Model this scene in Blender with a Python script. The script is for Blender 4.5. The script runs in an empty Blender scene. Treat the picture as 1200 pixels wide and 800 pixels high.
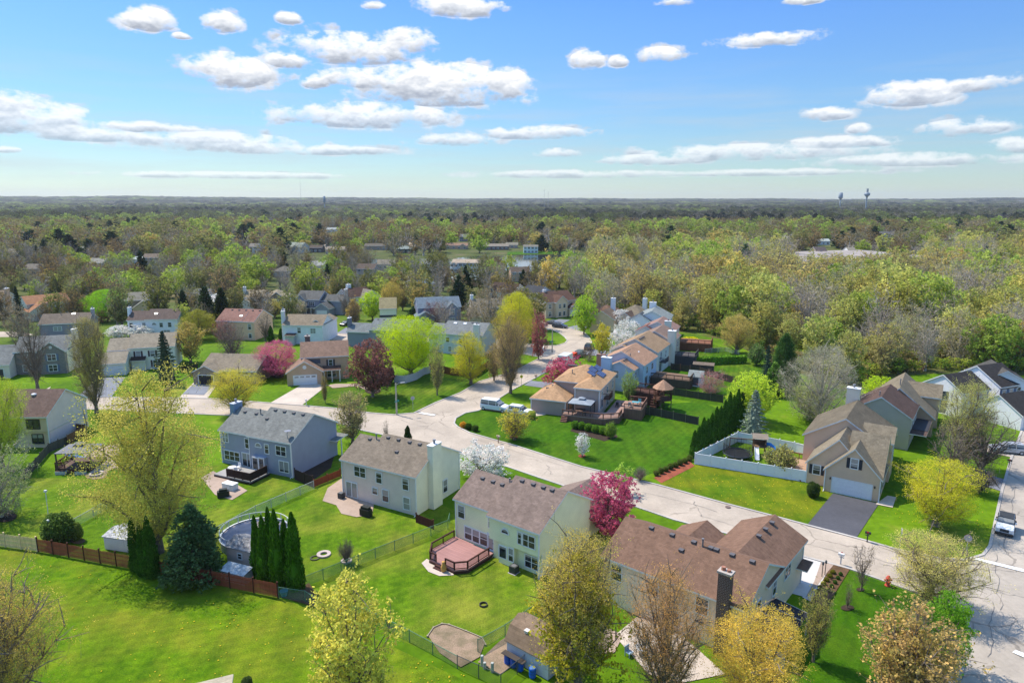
import bpy, math, random
from mathutils import Vector, Matrix, noise
rnd = random.Random(11)
S = bpy.context.scene
COL = S.collection
PI = math.pi
# ------------------------------------------------------------------ camera
CH = 40.0; CF = 800.0; CT = math.atan(166/800)
cam = bpy.data.objects.new('camera', bpy.data.cameras.new('camera')); COL.objects.link(cam)
cam.location = (0, 0, CH); cam.rotation_euler = (PI/2-CT, 0, 0)
cam.data.lens = 24; cam.data.sensor_width = 36; cam.data.clip_end = 60000; cam.data.clip_start = 1
S.camera = cam
def P(px, py, z=0.0):
    """point of the place at height z seen at photo pixel px, py (survey of the drone photo)"""
    u = (px-600)/CF; v = (400-py)/CF
    d = (u, math.cos(CT)+v*math.sin(CT), -math.sin(CT)+v*math.cos(CT))
    t = (z-CH)/d[2]
    return Vector((d[0]*t, d[1]*t, z))
def Q(p):
    dz = p[2]-CH
    f = p[1]*math.cos(CT)-dz*math.sin(CT); u = p[1]*math.sin(CT)+dz*math.cos(CT)
    return 600+CF*p[0]/f, 400-CF*u/f, f
def top_height(b, ty):
    """height above ground point b that reaches photo row ty"""
    lo, hi = 0.0, 60.0
    for _ in range(40):
        m = (lo+hi)/2
        if Q((b[0], b[1], m))[1] > ty: lo = m
        else: hi = m
    return lo
def heading(a, b, z=0.0):
    p, q = P(*a, z), P(*b, z)
    return math.degrees(math.atan2(q.y-p.y, q.x-p.x))
# ------------------------------------------------------------------ colours and materials
def lin(v):
    v /= 255.0
    return v/12.92 if v <= 0.04045 else ((v+0.055)/1.055)**2.4
def rgb(r, g, b, k=0.62):
    return (min(.85, lin(r)*k), min(.85, lin(g)*k), min(.85, lin(b)*k), 1)
class NT:
    def __init__(s, name):
        s.m = bpy.data.materials.new(name); s.m.use_nodes = True
        s.t = s.m.node_tree; s.n = s.t.nodes; s.l = s.t.links
        s.n.clear(); s.out = s.n.new('ShaderNodeOutputMaterial')
    def add(s, ty, **kw):
        n = s.n.new(ty)
        for k, v in kw.items():
            if k[:2] == 'i_':
                key = k[2:]; key = int(key) if key.isdigit() else key
                n.inputs[key].default_value = v
            else: setattr(n, k, v)
        return n
    def ln(s, a, b): s.l.new(a, b)
    def noise(s, vec, scale, detail=3, rough=.55):
        n = s.add('ShaderNodeTexNoise'); n.inputs['Scale'].default_value = scale
        n.inputs['Detail'].default_value = detail; n.inputs['Roughness'].default_value = rough
        if vec is not None: s.ln(vec, n.inputs['Vector'])
        return n.outputs['Fac']
    def ramp(s, fac, stops):
        r = s.add('ShaderNodeValToRGB'); e = r.color_ramp.elements
        while len(e) < len(stops): e.new(.5)
        for i, (p, c) in enumerate(stops):
            e[i].position = p; e[i].color = c if len(c) == 4 else (*c, 1)
        s.ln(fac, r.inputs['Fac']); return r.outputs['Color']
    def mix(s, fac, a, b, mode='MIX'):
        m = s.add('ShaderNodeMix', data_type='RGBA', blend_type=mode)
        for inp, v in ((m.inputs[0], fac), (m.inputs[6], a), (m.inputs[7], b)):
            if hasattr(v, 'is_linked'): s.ln(v, inp)
            else: inp.default_value = v
        return m.outputs[2]
    def math(s, op, a, b=None, c=None):
        m = s.add('ShaderNodeMath', operation=op)
        for i, v in enumerate((a, b, c)):
            if v is None: continue
            if hasattr(v, 'is_linked'): s.ln(v, m.inputs[i])
            else: m.inputs[i].default_value = v
        return m.outputs[0]
    def bsdf(s, col, rough=.8, bump=None, bstr=.3, bdist=.05, spec=.3, metal=0.0):
        b = s.add('ShaderNodeBsdfPrincipled')
        b.inputs['Roughness'].default_value = rough
        b.inputs['Specular IOR Level'].default_value = spec
        b.inputs['Metallic'].default_value = metal
        if hasattr(col, 'is_linked'): s.ln(col, b.inputs['Base Color'])
        else: b.inputs['Base Color'].default_value = col
        if bump is not None:
            bp = s.add('ShaderNodeBump'); bp.inputs['Strength'].default_value = bstr; bp.inputs['Distance'].default_value = bdist
            s.ln(bump, bp.inputs['Height']); s.ln(bp.outputs['Normal'], b.inputs['Normal'])
        s.ln(b.outputs[0], s.out.inputs['Surface']); return b
    def coord(s, which='Object'):
        return s.add('ShaderNodeTexCoord').outputs[which]
MC = {}
def cached(f):
    def g(*a):
        k = (f.__name__,)+a
        if k not in MC: MC[k] = f(*a)
        return MC[k]
    return g
def sc(c, f): return (min(1, c[0]*f), min(1, c[1]*f), min(1, c[2]*f), 1)
@cached
def plain(c, rough=.7, var=.12, scale=2.0, spec=.3):
    t = NT('painted surface'); co = t.coord()
    f = t.noise(co, scale, 4)
    t.bsdf(t.ramp(f, [(.3, sc(c, 1-var)), (.7, sc(c, 1+var))]), rough, spec=spec)
    return t.m
@cached
def siding(c):
    t = NT('lap siding'); co = t.coord()
    sep = t.add('ShaderNodeSeparateXYZ'); t.ln(co, sep.inputs[0])
    saw = t.math('FRACT', t.math('MULTIPLY', sep.outputs[2], 1/0.2))
    f = t.noise(co, .7, 4); f2 = t.noise(co, 9, 2)
    col = t.mix(.35, t.ramp(f, [(.3, sc(c, .9)), (.7, sc(c, 1.06))]), t.ramp(f2, [(.3, sc(c, .9)), (.7, sc(c, 1.05))]))
    line = t.ramp(saw, [(0, (.72, .72, .72)), (.16, (1, 1, 1)), (.9, (1, 1, 1)), (1, (.9, .9, .9))])
    col = t.mix(.55, col, t.mix(1.0, col, line, 'MULTIPLY'))
    t.bsdf(col, .65, bump=saw, bstr=.4, bdist=.02)
    return t.m
@cached
def shingle(c, var=.22):
    t = NT('asphalt shingles'); co = t.coord()
    b = t.add('ShaderNodeTexBrick'); b.offset = .5; t.ln(co, b.inputs['Vector'])
    b.inputs['Scale'].default_value = 1.0; b.inputs['Brick Width'].default_value = .55; b.inputs['Row Height'].default_value = .17
    b.inputs['Mortar Size'].default_value = .012; b.inputs['Bias'].default_value = 0
    b.inputs['Color1'].default_value = sc(c, 1-var); b.inputs['Color2'].default_value = sc(c, 1+var); b.inputs['Mortar'].default_value = sc(c, .6)
    v = t.add('ShaderNodeTexVoronoi', feature='F1'); v.inputs['Scale'].default_value = 3.2; t.ln(co, v.inputs['Vector'])
    vr = t.add('ShaderNodeSeparateColor'); t.ln(v.outputs['Color'], vr.inputs[0])
    vc = t.ramp(vr.outputs[0], [(0, sc(c, 1-var)), (1, sc(c, 1+var))])
    mp = t.add('ShaderNodeMapping'); mp.inputs['Scale'].default_value = (.9, .35, .9); t.ln(co, mp.inputs[0])
    f = t.noise(mp.outputs[0], .8, 5, .65)
    big = t.ramp(f, [(.3, (.8, .8, .8)), (.7, (1.1, 1.1, 1.1))])
    col = t.mix(1.0, t.mix(.45, vc, b.outputs['Color']), big, 'MULTIPLY')
    t.bsdf(col, .92, bump=vr.outputs[0], bstr=.5, bdist=.03, spec=.15)
    return t.m
@cached
def brick(c):
    t = NT('brickwork'); co = t.coord()
    b = t.add('ShaderNodeTexBrick'); t.ln(co, b.inputs['Vector'])
    mp = t.add('ShaderNodeMapping'); mp.inputs['Rotation'].default_value = (PI/2, 0, 0); t.ln(co, mp.inputs[0]); t.ln(mp.outputs[0], b.inputs['Vector'])
    b.inputs['Scale'].default_value = 1.0; b.inputs['Brick Width'].default_value = .3; b.inputs['Row Height'].default_value = .12
    b.inputs['Mortar Size'].default_value = .015
    b.inputs['Color1'].default_value = sc(c, .75); b.inputs['Color2'].default_value = sc(c, 1.25); b.inputs['Mortar'].default_value = (.3, .28, .26, 1)
    t.bsdf(b.outputs['Color'], .9); return t.m
@cached
def glass(c=(.035, .04, .045, 1)):
    t = NT('window glass'); co = t.coord('Object')
    f = t.noise(co, 1.6, 2); col = t.ramp(f, [(.4, sc(c, .5)), (.62, sc(c, 1.6))])
    rn = t.add('ShaderNodeObjectInfo').outputs['Random']; sp = t.add('ShaderNodeSeparateXYZ'); t.ln(t.coord('Generated'), sp.inputs[0])
    drop = t.math('MULTIPLY_ADD', rn, -1.6, 1.35)                     # how far the blind is drawn, differs per window
    on = t.math('GREATER_THAN', sp.outputs[2], drop)
    slat = t.ramp(t.math('FRACT', t.math('MULTIPLY', sp.outputs[2], 14.0)), [(.0, (.22, .22, .21)), (.5, (.40, .40, .38))])
    col = t.mix(t.math('MULTIPLY', on, .8), col, slat)
    t.bsdf(col, .1, spec=.6); return t.m
@cached
def planks(c, horiz=0):
    t = NT('wood boards'); co = t.coord()
    mp = t.add('ShaderNodeMapping'); t.ln(co, mp.inputs[0])
    mp.inputs['Scale'].default_value = (.4, 7, 7) if horiz else (7, 7, .4)
    f = t.noise(mp.outputs[0], 1, 3); g = t.noise(co, .5, 3)
    col = t.mix(.5, t.ramp(f, [(.3, sc(c, .62)), (.7, sc(c, 1.3))]), t.ramp(g, [(.3, sc(c, .8)), (.7, sc(c, 1.15))]))
    t.bsdf(col, .85, bump=f, bstr=.2); return t.m
@cached
def mesh_fabric(c, open_=.62):
    t = NT('chain link mesh')
    co = t.coord(); f = t.noise(co, 1.2, 2)
    b = t.bsdf(c, .6)
    tr = t.add('ShaderNodeBsdfTransparent'); mx = t.add('ShaderNodeMixShader')
    t.ln(t.math('MULTIPLY_ADD', f, .2, open_-.1), mx.inputs[0]); t.ln(b.outputs[0], mx.inputs[1]); t.ln(tr.outputs[0], mx.inputs[2])
    t.ln(mx.outputs[0], t.out.inputs['Surface']); return t.m
@cached
def bark(c=(.20, .16, .125, 1)):
    t = NT('bark'); co = t.coord(); f = t.noise(co, 6, 4)
    t.bsdf(t.ramp(f, [(.3, sc(c, .6)), (.7, sc(c, 1.35))]), .95, spec=.1); return t.m
def leafmat(name, inst=False, transl=.5, var=.32):
    t = NT(name)
    if inst:
        a = t.add('ShaderNodeAttribute', attribute_type='INSTANCER', attribute_name='tint'); base = a.outputs['Color']
    else:
        base = t.add('ShaderNodeObjectInfo').outputs['Color']
    g = t.add('ShaderNodeNewGeometry').outputs['Random Per Island']
    v = t.ramp(g, [(0, (1-var, 1-var, 1-var*1.1)), (.55, (1, 1, 1)), (1, (1+var*1.5, 1+var*1.25, 1+var))])
    col = t.mix(1.0, base, v, 'MULTIPLY')
    co = t.coord('Object'); f = t.noise(co, .45, 2)
    col = t.mix(1.0, col, t.ramp(f, [(.35, (.75, .82, .75)), (.65, (1.18, 1.12, 1.1))]), 'MULTIPLY')
    d = t.add('ShaderNodeBsdfDiffuse'); t.ln(col, d.inputs[0])
    tr = t.add('ShaderNodeBsdfTranslucent'); t.ln(col, tr.inputs[0])
    mx = t.add('ShaderNodeMixShader'); mx.inputs[0].default_value = transl
    t.ln(d.outputs[0], mx.inputs[1]); t.ln(tr.outputs[0], mx.inputs[2]); t.ln(mx.outputs[0], t.out.inputs['Surface'])
    return t.m
LEAF = leafmat('foliage'); LEAFI = leafmat('wood foliage', True, .5, .18); NEEDLE = leafmat('needles', False, .15, .4)
NEEDLEI = leafmat('wood needles', True, .12, .4)
# ------------------------------------------------------------------ mesh builder
class MB:
    def __init__(s): s.v = []; s.f = []; s.m = []; s.smooth = False
    def face(s, pts, m=0):
        i = len(s.v); s.v.extend([tuple(p) for p in pts]); s.f.append(tuple(range(i, i+len(pts)))); s.m.append(m)
    def box(s, x0, x1, y0, y1, z0, z1, m=0, M=None):
        c = [Vector((x, y, z)) for z in (z0, z1) for y in (y0, y1) for x in (x0, x1)]
        if M is not None: c = [M @ p for p in c]
        i = len(s.v); s.v.extend([tuple(p) for p in c])
        for q in ((0, 2, 3, 1), (4, 5, 7, 6), (0, 1, 5, 4), (1, 3, 7, 5), (3, 2, 6, 7), (2, 0, 4, 6)):
            s.f.append(tuple(i+k for k in q)); s.m.append(m)
        return s
    def prism(s, pts, z0, z1, m=0, mt=None):
        """extrude a counter-clockwise polygon in xy from z0 to z1"""
        n = len(pts); i = len(s.v)
        s.v.extend([(p[0], p[1], z0) for p in pts]); s.v.extend([(p[0], p[1], z1) for p in pts])
        s.f.append(tuple(i+k for k in range(n-1, -1, -1))); s.m.append(m)
        s.f.append(tuple(i+n+k for k in range(n))); s.m.append(m if mt is None else mt)
        for k in range(n):
            l = (k+1) % n; s.f.append((i+k, i+l, i+n+l, i+n+k)); s.m.append(m)
        return s
    def tube(s, pts, rad, n=6, m=0, cap=False):
        pts = [Vector(p) for p in pts]
        if not isinstance(rad, (list, tuple)): rad = [rad]*len(pts)
        base = len(s.v); ref = Vector((0, 0, 1)) if abs((pts[1]-pts[0]).normalized().z) < .9 else Vector((1, 0, 0))
        for k, p in enumerate(pts):
            d = (pts[min(k+1, len(pts)-1)]-pts[max(k-1, 0)]).normalized()
            a = d.cross(ref).normalized(); b = d.cross(a)
            for j in range(n):
                an = 2*PI*j/n; s.v.append(tuple(p+(a*math.cos(an)+b*math.sin(an))*rad[k]))
        for k in range(len(pts)-1):
            for j in range(n):
                l = (j+1) % n
                s.f.append((base+k*n+j, base+k*n+l, base+(k+1)*n+l, base+(k+1)*n+j)); s.m.append(m)
        if cap:
            s.f.append(tuple(base+j for j in range(n-1, -1, -1))); s.m.append(m)
            s.f.append(tuple(base+(len(pts)-1)*n+j for j in range(n))); s.m.append(m)
        return s
    def lathe(s, prof, n=12, m=0, c=(0, 0, 0), sx=1, sy=1):
        """rings of (radius, z)"""
        base = len(s.v)
        for r, z in prof:
            for j in range(n):
                a = 2*PI*j/n; s.v.append((c[0]+r*math.cos(a)*sx, c[1]+r*math.sin(a)*sy, c[2]+z))
        for k in range(len(prof)-1):
            for j in range(n):
                l = (j+1) % n; s.f.append((base+k*n+j, base+k*n+l, base+(k+1)*n+l, base+(k+1)*n+j)); s.m.append(m)
        s.f.append(tuple(base+j for j in range(n-1, -1, -1))); s.m.append(m)
        s.f.append(tuple(base+(len(prof)-1)*n+j for j in range(n))); s.m.append(m)
        return s
    def mesh(s, name, mats, smooth=False):
        me = bpy.data.meshes.new(name); me.from_pydata(s.v, [], s.f)
        for mt in (mats if isinstance(mats, (list, tuple)) else [mats]): me.materials.append(mt)
        me.polygons.foreach_set('material_index', s.m)
        if smooth: me.polygons.foreach_set('use_smooth', [True]*len(s.f))
        me.update(); return me
def obj(name, data, mats=None, parent=None, loc=(0, 0, 0), rz=0.0, smooth=False):
    me = data.mesh(name, mats, smooth) if isinstance(data, MB) else data
    o = bpy.data.objects.new(name, me); COL.objects.link(o)
    o.location = loc; o.rotation_euler = (0, 0, math.radians(rz))
    if parent is not None: o.parent = parent
    return o
def tag(o, label, cat, group=None):
    o['label'] = label; o['category'] = cat
    if group: o['group'] = group
    return o
def thing(name, label, cat, loc=(0, 0, 0), rz=0.0, group=None):
    o = bpy.data.objects.new(name, None); COL.objects.link(o); o.empty_display_size = .3
    o.location = loc; o.rotation_euler = (0, 0, math.radians(rz))
    return tag(o, label, cat, group)
def copy_tree(o, parent=None):
    c = o.copy(); COL.objects.link(c); c.parent = parent
    for ch in KIDS(o): copy_tree(ch, c)
    return c
def KIDS(o): return [x for x in o.children]
def setting(o, kind='structure'):
    o['kind'] = kind; return o
SHEETN = {}
def poly_sheet(name, pts, z, mat, kind='structure', px=True, sub=0):
    SHEETN[z] = SHEETN.get(z, -1)+1; z += SHEETN[z]*.0012
    w = [P(*p) if px else Vector((p[0], p[1], 0)) for p in pts]
    a = sum(w[i].x*w[(i+1) % len(w)].y-w[(i+1) % len(w)].x*w[i].y for i in range(len(w)))
    if a < 0: w.reverse()
    b = MB(); b.face([(p.x, p.y, z) for p in w])
    return setting(obj(name, b, mat), kind)
W_TRIM = (.74, .74, .72, 1)
TRIM = plain(W_TRIM, .6, .05)
# ------------------------------------------------------------------ trees
BARK = bark(); BARK_PALE = bark((.40, .35, .29, 1)); BARK_DARK = bark((.07, .055, .045, 1))
def rv(r): 
    while True:
        v = Vector((r.uniform(-1, 1), r.uniform(-1, 1), r.uniform(-1, 1)))
        if .05 < v.length < 1: return v.normalized()
def leafquad(b, p, s, r, m, d=None, asp=.75):
    """one leaf cluster: a bent diamond"""
    a = rv(r) if d is None else (d+rv(r)*.55).normalized()
    n = rv(r); c = a.cross(n)
    if c.length < .05: return
    c.normalize(); a = a*s*.5; c = c*s*.5*asp
    b.face((p-a, p+c, p+a, p-c), m)
def blade(b, p, q, w, m, r):
    d = q-p; c = d.cross(rv(r))
    if c.length < 1e-4: return
    c = c.normalized()*w*.5
    b.face((p-c, p+c, q), m)
#           zb   rmax  profile(t)   limbs clusters k  leafsize spread  twiglen twigw  up  gap
KINDS = {
 'vase':   (1.5, 3.3, lambda t: (t**.45)*max(0, 1-t**3.2)**.5*1.12+.05, 17, 1250, 7, .21, .30, .9, .024, .9, -.17, 5),
 'round':  (1.6, 4.3, lambda t: max(0, 1-(2*t-1)**2)**.5*.97+.03, 17, 1550, 9, .25, .38, .8, .02, .4, -.22, 4),
 'oval':   (1.4, 2.9, lambda t: math.sin(PI*min(1, t**.8*.97+.03))**.7, 15, 1150, 8, .22, .32, .8, .02, .6, -.2, 4),
 'sparse': (1.5, 3.3, lambda t: (t**.5)*max(0, 1-t**3.4)**.5*1.08+.06, 24, 1250, 5, .19, .26, 1.2, .03, 1.0, -.2, 8),
 'bare':   (1.8, 3.3, lambda t: (t**.55)*max(0, 1-t**4)**.5*1.02+.06, 20, 620, 1, .12, .2, 1.3, .036, .8, -.3, 10),
 'gray':   (1.1, 4.6, lambda t: max(0, 1-(1.9*t-.9)**2)**.5*.95+.05, 22, 1500, 5, .17, .32, 1.0, .03, .6, -.25, 8),
 'blossom':(1.1, 4.2, lambda t: max(0, 1-(1.9*t-.9)**2)**.5*.95+.05, 17, 1250, 11, .24, .32, .6, .016, .5, -.16, 4),
 'pine':   (.8, 3.0, lambda t: (1-t)**.62*min(1, t*9+.25), 26, 1300, 9, .32, .42, .9, .02, .05, -.22, 0),
 'juniper':(.2, 3.8, lambda t: (1-t)**.8*min(1, t*6+.6), 26, 1400, 10, .30, .42, .8, .02, .35, -.16, 0),
}
PROTO = {}
def deciduous(kind, seed, q=1.0, lf=1.0):
    zb, R, prof, nl, nc, k, ls, spread, tl, tw, up, gap, nsub = KINDS[kind]
    r = random.Random(seed*77+len(kind)); H = 10.0
    nc = int(nc*q); ls *= lf; tw *= max(1, lf) if lf > 1 else lf**.5; spread *= max(.8, min(2.0, lf**.6))
    if q < 1: nl = max(5, int(nl*q**.35))
    if q < .5: k = max(1, int(k*.8))
    tb, cb = MB(), MB()
    conif = kind in ('pine', 'juniper')
    trunk_top = 9.4 if kind == 'pine' else 8.4 if kind == 'juniper' else 6.2
    lean = Vector((r.uniform(-.3, .3), r.uniform(-.3, .3), 0))
    ph = [r.uniform(0, 6.28) for _ in range(4)]; nz = Vector((r.uniform(0, 99), r.uniform(0, 99), 0))
    lump = 1.7 if kind == 'juniper' else 1
    def R_(t, az): return R*prof(min(1, max(0, t)))*(1+lump*.16*math.sin(2*az+ph[0]+4*t)+.13*math.sin(3*az+ph[1]-6*t)+.09*math.sin(5*az+ph[2]+9*t))
    def tpos(z):
        u = z/trunk_top
        return Vector((lean.x*u*u+.12*math.sin(u*5+seed), lean.y*u*u+.12*math.cos(u*4+seed)-.12, z))
    n = 7; zs = [trunk_top*i/n for i in range(n+1)]
    tb.tube([tpos(z) for z in zs], [.34]+[.25*(1-.82*z/trunk_top)+.02 for z in zs[1:]], 7, 0)
    segs = []
    for i in range(nl):
        t = (i+.5)/nl; t = min(1, .12+.88*t+r.uniform(-.06, .06)) if not conif else t
        az = i*2.39996+r.uniform(-.4, .4); rr = R_(t, az)*r.uniform(.7, .95)
        end = Vector((rr*math.cos(az), rr*math.sin(az), zb+t*(H-zb)-.3))
        s0 = min(trunk_top*.96, max(zb*.5, end.z-(rr*.8+1.3))) if not conif else min(trunk_top*.97, end.z+.1)
        if not conif: s0 = min(s0, r.uniform(zb*.6, trunk_top*.75))
        st = tpos(s0); mid = st.lerp(end, .5)+Vector((0, 0, (-.1 if not conif else .05)*rr))+rv(r)*.25
        pts = []
        for j in range(7):
            u = j/6; pts.append(st*(1-u)**2+mid*2*u*(1-u)+end*u*u+rv(r)*.07*(j > 0))
        r0 = .10+.05*(1-t)
        tb.tube(pts, [r0*(1-u/6*.88) for u in range(7)], 5 if q >= 1 else 3, 0); segs += pts[2:]
        if q >= .3 and not conif:
            for j in range(nsub):
                p = pts[r.randint(2, 6)]; d = (rv(r)+Vector((p.x, p.y, 0)).normalized()*.5+Vector((0, 0, up))).normalized()
                e = p+d*r.uniform(.9, 1.8); tb.tube([p, p.lerp(e, .5)+rv(r)*.12, e], [.045, .03, .012], 3, 0); segs += [e, p.lerp(e, .6)]
    made = 0; tries = 0
    while made < nc and tries < nc*4:
        tries += 1
        t = r.random(); az = r.uniform(0, 2*PI); pr = R_(t, az)
        if r.random() > (pr/(R*1.15))*1.15+.05: continue
        u = r.random()**.42; p = Vector((pr*u*math.cos(az), pr*u*math.sin(az), zb+t*(H-zb)))
        if not conif and r.random() < (.36 if q > 2 else .55):
            p = segs[int(r.random()*len(segs))]+rv(r)*r.uniform(.1, .95)
            if p.z < zb*.8: continue
        if noise.noise(p*.75+nz) < gap-(.1 if q > 2 else 0): continue
        made += 1
        out = Vector((p.x, p.y, 0)); out = out.normalized() if out.length > .05 else Vector((1, 0, 0))
        d = (out*.7+Vector((0, 0, up))+rv(r)*.75).normalized(); L = tl*r.uniform(.6, 1.3)
        if (r.random() < (.42 if q > 2 else 1)) if not conif else r.random() < .3:
            a = p-d*L
            blade(cb, a, p+d*.1, tw, 0, r)
            if kind in ('bare', 'gray', 'sparse') and q >= .3:
                for _ in range(2): m = a.lerp(p, r.uniform(.2, .8)); blade(cb, m, m+(d+rv(r)*.9).normalized()*L*.6, tw*.8, 0, r)
        for c in range(k+(2 if q > 2 else 0)):
            pp = p+rv(r)*spread*r.uniform(.15, 1)-d*L*.45*r.random()
            leafquad(cb, pp, ls*r.uniform(.65, 1.35), r, 1, None if not conif else (out*.7+Vector((0, 0, .3))))
    return tb, cb, 2*R
def arbor(seed):
    r = random.Random(seed); H = 10.0; R = 1.35; cb, tb = MB(), MB()
    tb.tube([(0, 0, 0), (0, 0, 2), (0, 0, 8)], [.22, .18, .05], 6, 0)
    ph = [r.uniform(0, 6) for _ in range(6)]
    def rad(t, az): 
        base = (1-t)**.55*min(1, .72+t*2.2) if t > 0 else .7
        return R*base*(1+.12*math.sin(3*az+ph[0]+6*t)+.12*math.sin(4*az+ph[1]-11*t)+.08*math.sin(2*az+17*t+ph[2]))
    cb.lathe([(.75*rad(i/9.0, 0)+.02, .15+i/9.0*9.3) for i in range(10)], 9, 1)
    for i in range(3600):
        t = 1-(1-r.random())**.62 if r.random() < .8 else r.random(); t = r.random()**1.15
        az = r.uniform(0, 2*PI); rr = rad(t, az)*r.uniform(.8, 1.05+.14*(r.random() < .2))
        p = Vector((rr*math.cos(az), rr*math.sin(az), .1+t*9.7))
        d = Vector((math.cos(az)*.35, math.sin(az)*.35, 1))
        leafquad(cb, p, r.uniform(.28, .55)*(1 if t < .9 else .7), r, 1, d, .45)
    return tb, cb, 2*R
def spruce(seed, n=46, m=20):
    r = random.Random(seed); H = 10.0; R = 2.9; cb, tb = MB(), MB()
    tb.tube([(0, 0, 0), (0, 0, 5), (0, 0, 9.7)], [.2, .13, .02], 6, 0)
    cb.lathe([(.5*R*(1-i/6)+.02, .7+i/6*8.4) for i in range(7)], 8, 1)
    for i in range(n*3):
        t = (i+.5)/(n*3); z = .5+t*9.2; L = R*(1-t)**.85*r.uniform(.8, 1.12)+.12
        az = i*2.39996+r.uniform(-.2, .2); o = Vector((math.cos(az), math.sin(az), 0)); side = Vector((-o.y, o.x, 0))
        for j in range(m):
            u = (j+r.random())/m; u = .35+.65*u
            p = o*L*u+Vector((0, 0, z-.32*L*u+.18*L*u*u))+side*r.uniform(-1, 1)*.22*L*(1.15-u)+Vector((0, 0, r.uniform(-.12, .05)))
            leafquad(cb, p, r.uniform(.28, .5), r, 1, (o*1.0+side*r.uniform(-.6, .6)+Vector((0, 0, -.15))), .42)
    return tb, cb, 2*R
def shrub(seed, kind):
    r = random.Random(seed); cb, tb = MB(), MB(); R = 5.0
    for i in range(5): tb.tube([(0, 0, 0), rv(r)*1.2+Vector((0, 0, 2.5))], [.25, .08], 5, 0)
    ph = [r.uniform(0, 6) for _ in range(5)]
    def rad(az, el): return 1+.07*math.sin(3*az+ph[0])*math.cos(el)+.06*math.sin(4*el+ph[1]+2*az)
    if kind == 'shrub':
        cb.lathe([(R*.8*math.cos(a)+.02, 5+5*.82*math.sin(a)) for a in [-1.35, -.9, -.4, 0, .4, .9, 1.3, 1.52]], 12, 1)
        for i in range(2600):
            d = rv(r); az = math.atan2(d.y, d.x); el = math.asin(max(-1, min(1, d.z)))
            p = d*rad(az, el)*r.uniform(.84, 1.04)
            leafquad(cb, Vector((p.x*R, p.y*R, 5+p.z*5)), r.uniform(.5, 1.0), r, 1)
    else:  # loose: stems fanning out with light foliage
        for i in range(70):
            az = r.uniform(0, 2*PI); u = r.random()**.5
            e = Vector((R*u*math.cos(az), R*u*math.sin(az), 10*(1-.45*u*u)*r.uniform(.7, 1)))
            tb.tube([(0, 0, 0), e*.5+Vector((0, 0, .8)), e], [.14, .09, .03], 3, 0)
            for j in range(26):
                p = e*r.uniform(.35, 1)+rv(r)*1.1; blade(cb, p, p+rv(r)*1.0+Vector((0, 0, .5)), .12, 0, r)
                for c in range(2 if kind == 'loose' else 0): leafquad(cb, p+rv(r)*.6, r.uniform(.45, .85), r, 1)
    return tb, cb, 2*R
def proto(kind, seed, q=1.0, lf=1.0):
    k = (kind, seed, q, lf)
    if k in PROTO: return PROTO[k]
    if kind == 'arbor': tb, cb, w = arbor(seed)
    elif kind == 'spruce': tb, cb, w = spruce(seed)
    elif kind in ('shrub', 'loose', 'twigs'): tb, cb, w = shrub(seed, kind)
    else: tb, cb, w = deciduous(kind, seed, q, lf)
    bk = BARK_PALE if kind == 'gray' or (kind == 'bare' and q < .6 and lf < 1.5) else (BARK_DARK if kind in ('pine', 'spruce', 'juniper') else BARK)
    lf_ = NEEDLE if kind in ('arbor', 'spruce', 'pine', 'juniper') else LEAF
    PROTO[k] = (tb.mesh(kind+'_trunk', bk, True), cb.mesh(kind+'_crown', [bk, lf_]), w)
    return PROTO[k]
NAMES = {'arbor': ('arborvitae', 'arborvitae'), 'spruce': ('spruce_tree', 'tree'), 'pine': ('pine_tree', 'tree'), 'juniper': ('cedar_tree', 'tree'),
         'shrub': ('shrub', 'shrub'), 'loose': ('shrub', 'shrub'), 'twigs': ('shrub', 'shrub'), 'blossom': ('blossoming_tree', 'tree'),
         'bare': ('bare_tree', 'tree')}
ALLTREES = []
def plant(kind, b, h, w, col, label, group=None, seed=None, q=1.0, lf=1.0, name=None):
    sd = seed if seed is not None else rnd.randint(0, 2)
    if q == 1.0 and kind in KINDS and max(h/10, w/(2*KINDS[kind][1])) > 1.25: q, lf = (5.5, .33) if h > 17 else (4.8, .33)
    elif q == 1.0 and kind in KINDS and max(h/10, w/(2*KINDS[kind][1])) < .55: q, lf = .4, 1.6
    tm, cm, w0 = proto(kind, sd, q, lf)
    nm, cat = NAMES.get(kind, ('tree', 'tree'))
    T = thing(name or nm, label, cat, (b[0], b[1], b[2] if len(b) > 2 else 0), rnd.uniform(0, 360), group)
    isS = cat == 'shrub'
    s = (w/w0, w/w0, h/10.0)
    t = obj('stem' if isS else 'trunk', tm, parent=T); c = obj('foliage' if isS else 'crown', cm, parent=T)
    t.scale = s; c.scale = s; c.color = (*col[:3], 1)
    if not isS: t.scale = (s[0]*.5+s[2]*.5,)*2+(s[2],); t.scale = s
    ALLTREES.append((b[0], b[1], w/2)); return T
def tree(kind, bx, by, ty, wpx, col, label, group=None, seed=None, **kw):
    b = P(bx, by); h = top_height(b, ty); d = Q((b.x, b.y, h*.5))[2]
    return plant(kind, b, h, wpx*d/CF, col, label, group, seed, **kw)
def g(r, gg, b, k=1.08): return rgb(r, gg, b, k)
YG = g(190, 200, 70); OLV = g(165, 160, 80); LIME = g(185, 215, 60); DKG = g(55, 80, 40); TAN = g(170, 150, 115); ARB = g(70, 110, 35)
GOLD = g(205, 175, 65); WHITE_B = g(255, 252, 238, 1); PINK = g(204, 104, 138); PLUM = g(150, 100, 95); GREY = g(165, 160, 140)
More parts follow.
